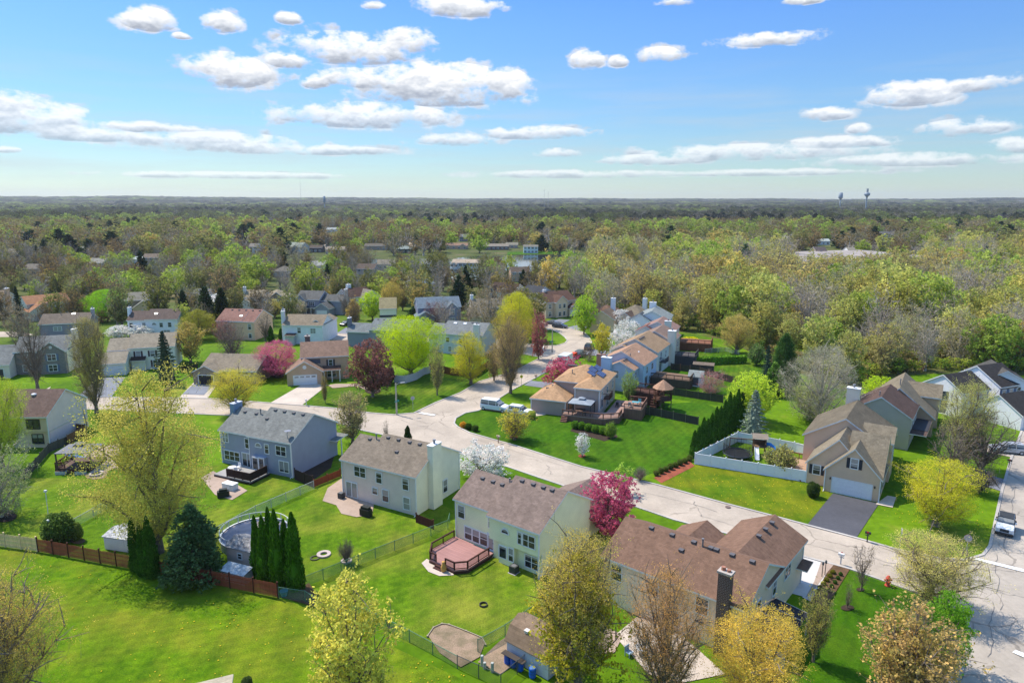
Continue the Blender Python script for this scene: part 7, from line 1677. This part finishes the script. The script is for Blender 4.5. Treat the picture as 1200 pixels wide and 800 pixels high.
# two long white flats in front of the pond
far_house(546, 319, 34, 5.2, ww, rf(206, 184, 172), 'long white block of flats with a pinkish roof in front of the pond', -6, 12, .25, False, (.05, .2), 8, storeys=2, clear=11)
CLEAR.append((643, 302, 48, 29))
def school():
    o = P(932, 320); T = thing('school_building', 'long flat-roofed orange-brick school beyond the right-hand woods', 'school', o, 17)
    br = brick(rgb(206, 150, 112)); L = (P(1078, 309)-P(932, 320)).length
    w = MB(); w.box(0, 40, 0, 60, 0, 4.2); w.box(40.1, L, 6, 78, 0, 4.6); w.box(58, 78, 4, 5.9, 0, 5.6); obj('wall', w, br, T)
    r = MB(); r.box(-.5, 40.05, -.5, 60.5, 4.2, 4.7); r.box(40.1, L+.5, 5.5, 78.5, 4.6, 5.1); r.box(57.5, 78.5, 3.5, 5.85, 5.6, 6.0); obj('roof', r, plain(rgb(190, 178, 166, .6), .8, .2, .1), T)
    for k in range(16):
        x = 3+k*(L-6)/16; y = 0 if x < 38 else 6
        if 55 < x < 80: continue
        window(T, (x, y, 1.2), 0, 3.2, 1.6, 'pair')
    door(T, (68, 4, 0), 0, 2.2, 2.3, (.1, .12, .14, 1), True)
    for k in range(5): obj('roof_unit', MB().box(-1.5, 1.5, -1, 1, 0, 1.3), plain((.5, .5, .5, 1)), T, (14+k*16, 20, 5.1 if k > 1 else 4.7))
    CLEAR.append((1003, 303, 76, 28))
school()
def water_tower(px, ytop, d, label, r, shape):
    az = math.atan((px-600)/CF/math.cos(CT)*1.0)
    x = (px-600)/CF*(d*math.cos(CT)+CH*math.sin(CT)); base = terrain(x, d); lo, hi = 20, 220
    for _ in range(40):
        m = (lo+hi)/2
        if Q((x, d, m))[1] > ytop: lo = m
        else: hi = m
    H = lo-base
    T = thing('water_tower', label, 'water tower', (x, d, base))
    m = plain((.22, .27, .31, 1), .5, .06, .1)
    z = H*.62
    if shape == 'bulb':
        b = MB(); b.lathe([(r*.26, z), (r*.4, z+r*.35), (r*.95, z+r*.85), (r, z+r*1.15), (r*.85, z+r*1.55), (r*.4, z+r*1.8), (.4, z+r*1.86)], 24); obj('tank', b, m, T, smooth=True)
        obj('leg', MB().lathe([(r*.42, 0), (r*.26, H*.2), (r*.22, z*.9), (r*.26, z+.2)], 16), m, T, smooth=True)
        obj('crown_ring', MB().lathe([(r*.35, z+r*1.8), (r*.35, H-r*.1), (r*.42, H-r*.05), (r*.1, H)], 12), plain((.3, .32, .33, 1)), T)
    else:
        b = MB(); b.lathe([(r*.25, z), (r*.9, z+r*.7), (r, z+r*.95), (r*.8, H-r*.15), (.4, H)], 24); obj('tank', b, m, T, smooth=True)
        obj('leg', MB().lathe([(r*.36, 0), (r*.24, z+.2)], 16), m, T, smooth=True)
    CLEAR.append((px, 240, 4, 6))
water_tower(1014, 221, 2200, 'larger bulb-topped water tower on the right horizon', 8.8, 'bulb')
water_tower(983.5, 225.5, 2400, 'smaller water tower left of the bulb-topped one on the right horizon', 7.4, 'cone')
water_tower(381, 229.8, 1900, 'white water tower on the left-centre horizon', 3.6, 'cone')
def mast(px, ytop, d, label):
    x = (px-600)/CF*d; T = thing('radio_mast', label, 'mast', (x, d, terrain(x, d))); H = 40+ (234-ytop)*d/CF*1.03
    b = MB(); b.tube([(0, 0, 0), (0, 0, H)], [.6, .3], 4); obj('pole', b, plain((.3, .32, .36, 1)), T); b = MB(); b.tube([(-1.6, 0, H*.9), (1.6, 0, H*.9)], .3, 4); obj('antenna', b, plain((.3, .32, .36, 1)), T)
mast(637, 222.5, 2600, 'thin radio mast on the centre horizon, taller of two'); mast(641.5, 225.5, 2600, 'thin radio mast on the centre horizon, shorter of two'); mast(358, 213, 3000, 'tall thin radio mast on the left horizon')
rt = random.Random(77)
for i in range(30):
    px = rt.uniform(10, 1190); py = rt.choice((rt.uniform(243, 250), rt.uniform(250, 266)))
    far_house(px, py, rt.uniform(6, 11)*(.75 if py < 250 else 1), rt.uniform(4, 6.5), rt.choice((ww, wc_, wt, ww)), rt.choice((rf(190, 190, 196), rf(160, 150, 146), rf(206, 196, 186), rf(120, 112, 112))), 'tiny pale house glimpsed between the trees towards the horizon', rt.uniform(-35, 35), nwin=2, pitch=rt.uniform(.4, .7), hip=False, clear=7)
for o_ in list(COL.objects):
    if o_.get('label') == 'tiny pale house glimpsed between the trees towards the horizon': o_['group'] = 'tiny far houses'
for i, (px, py, wpx, he, wm, rm, lab, ang, hp) in enumerate((
 (40, 322, 22, 3.2, wt, rf(150, 140, 136), 'low tan house with a grey roof deep in the left edge woods', 6, False), (112, 318, 20, 4.8, ww, rf(176, 170, 168), 'white house with a light grey roof in the woods above the bright green maple', -8, False),
 (205, 326, 24, 3.2, wc_, rf(134, 126, 124), 'long low cream house in the woods above the round white blossoming tree', 4, True), (330, 325, 22, 3.2, wt, rf(140, 132, 128), 'tan hipped house in the woods above the light tan house', -4, True),
 (372, 318, 18, 3.2, ww, rf(206, 204, 204), 'low white house with a bright roof in the woods left of the slate-roofed houses', 5, False), (428, 326, 22, 4.8, wl(170, 160, 150), rf(120, 104, 100), 'grey-tan house with a brown roof in the woods above the lime tree', -10, False),
 (452, 316, 20, 3.2, wc_, rf(166, 154, 144), 'cream ranch house in the woods just left of the pond', 3, False), (500, 316, 18, 3.4, ww, rf(150, 150, 156), 'small white house with a grey roof left of the white flats', -6, False),
 (610, 330, 22, 4.6, wt, rf(120, 104, 98), 'tan house with a dark brown roof in the trees below the pond', 8, False), (15, 303, 16, 4, ww, rf(160, 150, 146), 'white house at the left edge of the far woods', 0, False),
 (95, 300, 14, 4, wt, rf(186, 176, 168), 'tan house with a pale roof in the far left woods', 12, False), (330, 282, 14, 4, ww, rf(140, 128, 124), 'white house with a brown roof above the pale blue-grey gabled house', -8, False),
 (1105, 293, 16, 4, wt, rf(150, 142, 138), 'tan house in the right woods behind the school', 8, False), (1165, 288, 15, 4.5, ww, rf(120, 110, 110), 'white house with a dark roof near the right edge woods', -8, False), (920, 285, 14, 4, wt, rf(176, 166, 160), 'tan house in the woods above the left end of the school', 5, False))):
    far_house(px, py, wpx, he, wm, rm, lab, ang, hip=hp, nwin=3, storeys=2 if he > 4.4 else 1, clear=15)
# far street up the hill on the left of the pond
poly_sheet('far_road', [(457, 271), (462, 270.5), (478, 277), (488, 289), (481, 289), (470, 279)], .05, ROAD)
poly_sheet('far_road', [(534, 260.5), (545, 260), (562, 264), (559, 265.5), (545, 262.5)], .3, ROAD)
poly_sheet('lawn', [(523, 258), (545, 261), (560, 263), (566, 261.5), (530, 257)], .15, LUSH)
poly_sheet('lawn', [(595, 295.5), (660, 294.5), (690, 299), (650, 297.8), (594, 299)], .2, LUSH)
poly_sheet('lawn', [(465, 297), (485, 297), (484, 300.5), (464, 300.5)], .2, LUSH)
poly_sheet('far_road', [(378, 277), (383, 275.5), (388, 292), (380, 292)], .05, ROAD)
poly_sheet('lawn', [(384, 277), (397, 278), (402, 287), (386, 288)], .1, LUSH)
# ------------------------------------------------------------------ woods
PWOOD = [(716, 373), (790, 387), (850, 398), (905, 421), (1000, 452), (1060, 437), (1112, 434), (1290, 440), (1290, 318), (1080, 321), (930, 323), (860, 300), (700, 312), (640, 335), (640, 345), (690, 352)]
ROADP = [[(462, 486), (540, 460), (600, 436), (650, 414), (632, 420), (560, 404), (400, 400), (330, 400), (330, 390), (400, 390), (568, 393), (602, 400), (660, 402), (640, 385), (640, 376), (690, 392), (696, 407), (654, 430), (561, 483)],
         [(-10, 386), (40, 390), (24, 397), (-10, 398)], [(-200, 464), (300, 468), (400, 477), (400, 507), (-200, 482)],
         [(378, 303), (600, 297), (694, 299), (690, 312), (650, 320), (560, 320), (400, 314)],
         [(740, 455), (905, 415), (905, 460), (860, 480)], [(795, 392), (900, 420), (905, 450), (815, 440)]]
inds, stuff = [], []
r = random.Random(23)
def pick_kind(px, py, x, y, d):
    """kind, colour of a woodland tree by where it stands"""
    n = noise.noise((x*.012, y*.012, 7)); n2 = noise.noise((x*.004+9, y*.004, 2)); u = r.random()
    if py > 300 and px > 640:      # the wood right of the house row
        if u < .27+n*.3: return 'vase', g(188, 186, 104)
        if u < .50: return 'sparse', g(196, 182, 112)
        if u < .64: return 'gray', g(176, 172, 128)
        if u < .87: return 'bare', g(178, 160, 132)
        if u < .93: return 'round', g(172, 188, 88)
        if u < .98: return 'oval', g(204, 186, 108)
        return 'pine', g(80, 105, 62)
    if py > 268:
        k = u+n*.3
        if k < .13: return 'round', g(162, 178, 80)
        if k < .36: return 'vase', g(138, 138, 82)
        if k < .56: return 'sparse', g(138, 120, 80)
        if k < .84: return 'bare', g(135, 115, 90)
        if k < .94: return 'gray', g(140, 130, 98)
        if k < .98: return 'oval', g(172, 156, 92)
        return 'pine', g(58, 76, 50)
    n3 = noise.noise((x*.0016+4, y*.0016, 5))
    k = u*.75+.12+n*.35+n2*.5
    cloud_dk = 1-.30*max(0, min(1, n3*2.2+.35+(.35 if px > 560 else -.1)))*(1 if d > 520 else 0)  # cloud shadow over the far woods, darkened into the tree tint
    if k < .10: c = 'round', (158, 172, 92)
    elif k < .27: c = 'vase', (124, 130, 82)
    elif k < .48: c = 'vase', (94, 98, 72)
    elif k < .84: c = 'bare', (112, 101, 86)
    elif k < .95: c = 'gray', (120, 114, 92)
    else: c = 'pine', (56, 72, 54)
    return c[0], g(*[q*cloud_dk for q in c[1]])
def ok(p, px, py, rad):
    for f, fr in FOOT:
        dx, dy = f.x-p.x, f.y-p.y
        if dx*dx+dy*dy < (fr+rad*.55)**2: return False
        L = math.hypot(p.x, p.y); al = (dx*p.x+dy*p.y)/L
        if 0 < al < 15 and abs(dx*p.y-dy*p.x)/L < 5 and L < 330: return False   # yards in front stay open
    for q in ROADP:
        if inpoly(px, py, q): return False
    for cx, cy, hw, hh in CLEAR:
        if abs(px-cx) < hw and -2.5 < py-cy < hh: return False
    return True
def scatter(d0, d1, step, wfun):
    y = d0
    while y < d1:
        xm = y*.80+25; x = -xm+r.uniform(0, step)
        while x < xm:
            p = Vector((x+r.uniform(-.42, .42)*step, y+r.uniform(-.42, .42)*step, 0)); p.z = terrain(p.x, p.y)
            x += step
            px, py, d = Q(p)
            if px < -70 or px > 1270: continue
            k = wfun(px, py)
            if r.random() > k: continue
            if d < 900 and not ok(p, px, py, 4): continue
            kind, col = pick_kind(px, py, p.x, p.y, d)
            yield p, kind, col, d, px, py
        y += step
def dens(px, py):
    if inpoly(px, py, PWOOD): return .98
    if px > 640: return .96 if py < 325 else 0
    if py < 322: return .88
    if py < 334: return .85
    if py < 352 and px < 640: return .6
    if py < 400 and px < 640: return .5
    return 0
for p, kind, col, d, px, py in scatter(150, 460, 7.4, dens):
    for (tx, ty, tr) in ALLTREES:
        if (tx-p.x)**2+(ty-p.y)**2 < (tr*.8+2)**2: break
    else: inds.append((d, p, kind, col, px, py))
inds.sort(key=lambda e: e[0])
NI = 185
WLAB = {'vase': 'yellow-green half-leafed tree', 'sparse': 'golden-budded tree', 'gray': 'grey-olive rounded tree', 'bare': 'bare grey-brown tree', 'round': 'fresh green leafy tree', 'oval': 'golden oval-crowned tree', 'pine': 'dark evergreen pine'}
for i, (d, p, kind, col, px, py) in enumerate(inds):
    h = r.uniform(10, 17) if px > 640 else r.uniform(8, 14)
    if px > 640 and py > 400: h *= .85
    if r.random() < .18: h *= 1.25
    w = h*{'vase': .72, 'sparse': .7, 'gray': .8, 'bare': .66, 'round': .82, 'oval': .64, 'pine': .5}[kind]*r.uniform(.85, 1.15)
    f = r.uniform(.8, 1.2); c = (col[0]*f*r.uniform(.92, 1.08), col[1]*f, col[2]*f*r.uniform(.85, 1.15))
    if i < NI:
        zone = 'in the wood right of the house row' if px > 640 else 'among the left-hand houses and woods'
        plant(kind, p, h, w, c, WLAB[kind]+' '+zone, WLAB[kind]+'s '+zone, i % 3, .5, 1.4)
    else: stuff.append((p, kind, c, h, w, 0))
for a, b_, st in ((460, 1200, 13), (1200, 3400, 19), (3400, 8600, 62)):
    for p, kind, col, d, px, py in scatter(a, b_, st, lambda px, py: .9):
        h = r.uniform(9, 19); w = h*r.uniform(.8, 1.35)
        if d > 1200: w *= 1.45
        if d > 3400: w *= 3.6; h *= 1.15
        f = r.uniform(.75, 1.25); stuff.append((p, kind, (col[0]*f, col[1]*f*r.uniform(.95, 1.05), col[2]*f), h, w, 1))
# low undergrowth at the wood floor
for _ in range(2600):
    px, py = r.uniform(690, 1230), r.uniform(315, 452)
    if not inpoly(px, py, PWOOD): continue
    p = P(px, py)
    if not ok(p, px, py, 1): continue
    stuff.append((p, 'vase', g(*r.choice(((150, 165, 70), (120, 150, 60), (160, 145, 95), (175, 185, 75))))[:3], r.uniform(1.8, 4.2), r.uniform(2.5, 5), 2))
PC = bpy.data.collections.new('wood_prototypes'); order = []
def wood_proto(kind, lod):
    q, lf = {0: (.34, 1.7), 1: (.15, 2.5), 2: (.06, 3)}[lod]
    tb, cb, w0 = deciduous(kind, 5+lod, q, lf)
    if kind == 'pine': bk = BARK_DARK
    elif kind in ('bare', 'gray'): bk = BARK_PALE
    else: bk = BARK
    n0 = len(tb.v); tb.v += cb.v; tb.f += [tuple(i+n0 for i in f) for f in cb.f]; tb.m += cb.m
    o = bpy.data.objects.new('distant_tree', tb.mesh('distant_tree', [bk, LEAFI if kind != 'pine' else NEEDLEI])); PC.objects.link(o); order.append((kind, lod, w0, o.name)); return o
for lod in (0, 1): 
    for kind in ('vase', 'sparse', 'gray', 'bare', 'round', 'oval', 'pine'): wood_proto(kind, lod)
wood_proto('vase', 2)
order.sort(key=lambda e: e[3]); IDX = {(k, l): (i, w0) for i, (k, l, w0, n) in enumerate(order)}
def gn_stuff(name, label, items):
    me = bpy.data.meshes.new(name); me.from_pydata([tuple(e[0]) for e in items], [], [])
    for k, t in (('pick', 'INT'), ('rot', 'FLOAT_VECTOR'), ('scl', 'FLOAT_VECTOR'), ('tint', 'FLOAT_COLOR')): me.attributes.new(k, t, 'POINT')
    at = {k: me.attributes[k] for k in ('pick', 'rot', 'scl', 'tint')}
    for i, (p, kind, c, h, w, lod) in enumerate(items):
        ix, w0 = IDX[(kind, lod)]
        at['pick'].data[i].value = ix; at['rot'].data[i].vector = (0, 0, r.uniform(0, 6.28)); at['scl'].data[i].vector = (w/w0, w/w0, h/10); at['tint'].data[i].color = (*c, 1)
    o = bpy.data.objects.new(name, me); COL.objects.link(o)
    ng = bpy.data.node_groups.new(name, 'GeometryNodeTree'); ng.interface.new_socket('Geometry', in_out='INPUT', socket_type='NodeSocketGeometry'); ng.interface.new_socket('Geometry', in_out='OUTPUT', socket_type='NodeSocketGeometry')
    N = ng.nodes; gi, go = N.new('NodeGroupInput'), N.new('NodeGroupOutput')
    ci = N.new('GeometryNodeCollectionInfo'); ci.inputs['Collection'].default_value = PC; ci.inputs['Separate Children'].default_value = True; ci.inputs['Reset Children'].default_value = True
    ip = N.new('GeometryNodeInstanceOnPoints'); ip.inputs['Pick Instance'].default_value = True
    def na(nm, ty): n = N.new('GeometryNodeInputNamedAttribute'); n.data_type = ty; n.inputs['Name'].default_value = nm; return n.outputs['Attribute']
    ng.links.new(gi.outputs[0], ip.inputs['Points']); ng.links.new(ci.outputs[0], ip.inputs['Instance'])
    ng.links.new(na('pick', 'INT'), ip.inputs['Instance Index']); ng.links.new(na('rot', 'FLOAT_VECTOR'), ip.inputs['Rotation']); ng.links.new(na('scl', 'FLOAT_VECTOR'), ip.inputs['Scale'])
    ng.links.new(ip.outputs[0], go.inputs[0])
    md = o.modifiers.new('scatter', 'NODES'); md.node_group = ng
    setting(tag(o, label, 'woods'), 'stuff'); return o
gn_stuff('distant_woods', 'endless mixed spring woods reaching to the horizon', [e for e in stuff if e[5] != 2])
gn_stuff('undergrowth', 'low brushy undergrowth on the floor of the wood', [e for e in stuff if e[5] == 2])
print('individual wood trees', min(NI, len(inds)), 'of', len(inds), 'stuff', len(stuff))
# ------------------------------------------------------------------ sky, sun, haze
SUN_AZ = math.radians(-52); SUN_EL = math.radians(56)     # azimuth from +Y towards +X
def pix_dir(px, py):
    u = (px-600)/CF; v = (400-py)/CF
    d = Vector((u, math.cos(CT)+v*math.sin(CT), -math.sin(CT)+v*math.cos(CT))).normalized()
    return math.atan2(d.x, d.y), math.asin(d.z)
w = bpy.data.worlds.new('World'); S.world = w; w.use_nodes = True
t = NT.__new__(NT); t.t = w.node_tree; t.n = t.t.nodes; t.l = t.t.links; t.n.clear()
out = t.add('ShaderNodeOutputWorld'); bg = t.add('ShaderNodeBackground'); t.ln(bg.outputs[0], out.inputs[0])
sky = t.add('ShaderNodeTexSky', sky_type='NISHITA', sun_disc=False, sun_elevation=SUN_EL, sun_rotation=SUN_AZ, altitude=200, air_density=.9, dust_density=.15, ozone_density=2.0)
STR = .15
bg.inputs[1].default_value = STR
co = t.add('ShaderNodeTexCoord').outputs['Generated']; sp = t.add('ShaderNodeSeparateXYZ'); t.ln(co, sp.inputs[0])
az = t.math('ARCTAN2', sp.outputs[0], sp.outputs[1]); el = t.math('ARCSINE', sp.outputs[2])
# cumulus: (centre x, centre y, half width, half height) seen in the photo
BL = [(173, 25, 34, 18), (212, 43, 12, 5), (259, 28, 26, 16), (338, 23, 16, 9), (265, 86, 54, 26), (405, 60, 86, 24), (340, 72, 30, 13), (480, 50, 34, 20), (545, 10, 62, 16), (440, 8, 14, 6),
      (515, 104, 105, 32), (430, 94, 70, 15), (370, 98, 18, 10), (430, 138, 105, 19), (590, 102, 34, 24), (30, 140, 95, 26), (-20, 118, 80, 18), (95, 158, 70, 12), (170, 150, 75, 8), (255, 168, 110, 14), (330, 176, 140, 8), (10, 176, 18, 5),
      (535, 165, 50, 9), (620, 157, 72, 10), (655, 180, 28, 7), (688, 72, 22, 14), (725, 73, 13, 9), (772, 67, 28, 13), (905, 47, 58, 11), (800, 2, 30, 7), (940, 2, 26, 6), (968, 135, 32, 10), (1008, 152, 16, 8),
      (1070, 112, 60, 19), (1150, 100, 52, 13), (880, 180, 150, 12), (985, 168, 80, 9), (1125, 152, 60, 13), (1080, 188, 130, 10), (1190, 172, 46, 12), (770, 188, 70, 8), (680, 205, 130, 6), (270, 206, 160, 5), (900, 203, 140, 5)]
mask = None; vpos = None
for (cx, cy, hw, hh) in BL:
    a0, e0 = pix_dir(cx, cy); ra, re = abs(pix_dir(cx+hw, cy)[0]-a0), abs(pix_dir(cx, cy-hh)[1]-e0)
    x = t.math('MULTIPLY', t.math('SUBTRACT', az, a0), 1/ra); y = t.math('MULTIPLY', t.math('SUBTRACT', el, e0), 1/re)
    yb = t.math('MINIMUM', t.math('MULTIPLY', y, 1.45), y)          # flatter undersides
    d2 = t.math('MULTIPLY_ADD', x, x, t.math('MULTIPLY', yb, yb))
    m = t.math('SUBTRACT', 1.0, d2)
    wgt = t.math('MAXIMUM', m, 0.0)
    mask = m if mask is None else t.math('MAXIMUM', mask, m)
    py_ = t.math('MULTIPLY', wgt, y); 
    vpos = (py_, wgt) if vpos is None else (t.math('ADD', vpos[0], py_), t.math('ADD', vpos[1], wgt))
hgt = t.math('DIVIDE', vpos[0], t.math('ADD', vpos[1], .02))
cb = t.add('ShaderNodeCombineXYZ'); t.ln(az, cb.inputs[0]); t.ln(t.math('MULTIPLY', el, 1.7), cb.inputs[1])
def fb(off, sc_, det):
    m = t.add('ShaderNodeMapping'); m.inputs['Location'].default_value = off; t.ln(cb.outputs[0], m.inputs[0]); return t.noise(m.outputs[0], sc_, det, .6)
n1 = fb((0, 0, 0), 13, 9); n2 = fb((0.006, -.016, 0), 13, 9); n3 = fb((3, 1, 0), 38, 8); n4 = fb((3.0, 1-.006, 0), 38, 8)
den = t.math('MULTIPLY_ADD', t.math('SUBTRACT', n1, .5), 5.6, t.math('MULTIPLY_ADD', t.math('SUBTRACT', n3, .5), 3.6, t.math('MULTIPLY_ADD', t.math('MAXIMUM', mask, -2.5), 1.0, .34)))
alpha = t.ramp(den, [(.0, (0, 0, 0)), (.2, (.16, .16, .16)), (.55, (.62, .62, .62)), (1.0, (1, 1, 1))])
# brighter tops, greyer undersides
lit = t.math('ADD', t.math('MULTIPLY', hgt, .95), t.math('ADD', t.math('MULTIPLY', t.math('SUBTRACT', n2, n1), 1.7), t.math('MULTIPLY', t.math('SUBTRACT', n4, n3), .9)))
lit = t.math('ADD', lit, .54); lit = t.math('SUBTRACT', lit, t.math('MULTIPLY', t.math('MAXIMUM', t.math('SUBTRACT', den, .7), 0.0), .10))
K = 1/STR
ccol = t.ramp(lit, [(.0, (.40, .44, .52)), (.42, (.68, .72, .79)), (.8, (1, 1, 1))])
cc = t.mix(1.0, ccol, (K*.6, K*.6, K*.6, 1), 'MULTIPLY')
# thin high veil low in the sky
hs = t.add('ShaderNodeHueSaturation'); hs.inputs['Saturation'].default_value = 1.12; hs.inputs['Value'].default_value = 1.0; t.ln(sky.outputs[0], hs.inputs['Color'])
skyc = t.mix(1.0, hs.outputs[0], t.ramp(t.math('DIVIDE', el, 1.5), [(.0, (.33, .37, .39)), (.04, (.35, .41, .44)), (.09, (.38, .47, .54)), (.15, (.39, .51, .65)), (.24, (.33, .50, .80)), (.40, (1.3, 1.25, 1.18)), (.6, (1.75, 1.6, 1.4))]), 'MULTIPLY')  # sky above the view brightened to add fill on shaded walls
fade = t.ramp(el, [(.0, (.45, .45, .45)), (.06, (.72, .72, .72)), (.15, (1, 1, 1))])
vm = t.add('ShaderNodeCombineXYZ'); t.ln(t.math('MULTIPLY', az, 2.2), vm.inputs[0]); t.ln(t.math('MULTIPLY', el, 26.0), vm.inputs[1])
veil = t.math('MULTIPLY', t.ramp(t.noise(vm.outputs[0], 1.6, 6, .6), [(.44, (0, 0, 0)), (.74, (.7, .7, .7))]), t.ramp(el, [(.0, (.2, .2, .2)), (.05, (.8, .8, .8)), (.11, (.7, .7, .7)), (.19, (0, 0, 0))]))
vcol = t.mix(1.0, (.68, .74, .80, 1), (K*.5, K*.5, K*.5, 1), 'MULTIPLY')
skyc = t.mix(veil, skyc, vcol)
al = t.math('MULTIPLY', alpha, fade)
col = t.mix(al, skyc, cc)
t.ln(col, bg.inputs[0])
sun = bpy.data.lights.new('sun', 'SUN'); sun.energy = 3.3; sun.angle = math.radians(.53); sun.color = (1, .91, .78)
so = bpy.data.objects.new('sun', sun); COL.objects.link(so)
sd = Vector((math.sin(SUN_AZ)*math.cos(SUN_EL), math.cos(SUN_AZ)*math.cos(SUN_EL), math.sin(SUN_EL)))
so.rotation_euler = (-sd).to_track_quat('-Z', 'Y').to_euler(); so.location = (0, 0, 200)
HAZE = True
if HAZE:
    b = MB(); b.box(-9900, 9900, -9900, 9900, -2, 135)
    hm = bpy.data.materials.new('air'); hm.use_nodes = True; n = hm.node_tree.nodes; n.clear()
    o_ = n.new('ShaderNodeOutputMaterial'); pv = n.new('ShaderNodeVolumePrincipled'); pv.inputs['Density'].default_value = .00006; pv.inputs['Color'].default_value = (.86, .93, 1, 1); pv.inputs['Anisotropy'].default_value = .2
    hm.node_tree.links.new(pv.outputs[0], o_.inputs['Volume'])
    setting(obj('haze', b, hm), 'stuff')
vs = S.view_settings; vs.view_transform = 'Standard'; vs.look = 'None'; vs.exposure = .88; vs.gamma = 1; vs.use_curve_mapping = False
S.render.engine = 'CYCLES'
cy = S.cycles; cy.max_bounces = 5; cy.diffuse_bounces = 2; cy.glossy_bounces = 2; cy.transmission_bounces = 3; cy.transparent_max_bounces = 8; cy.volume_bounces = 0; cy.use_denoising = True
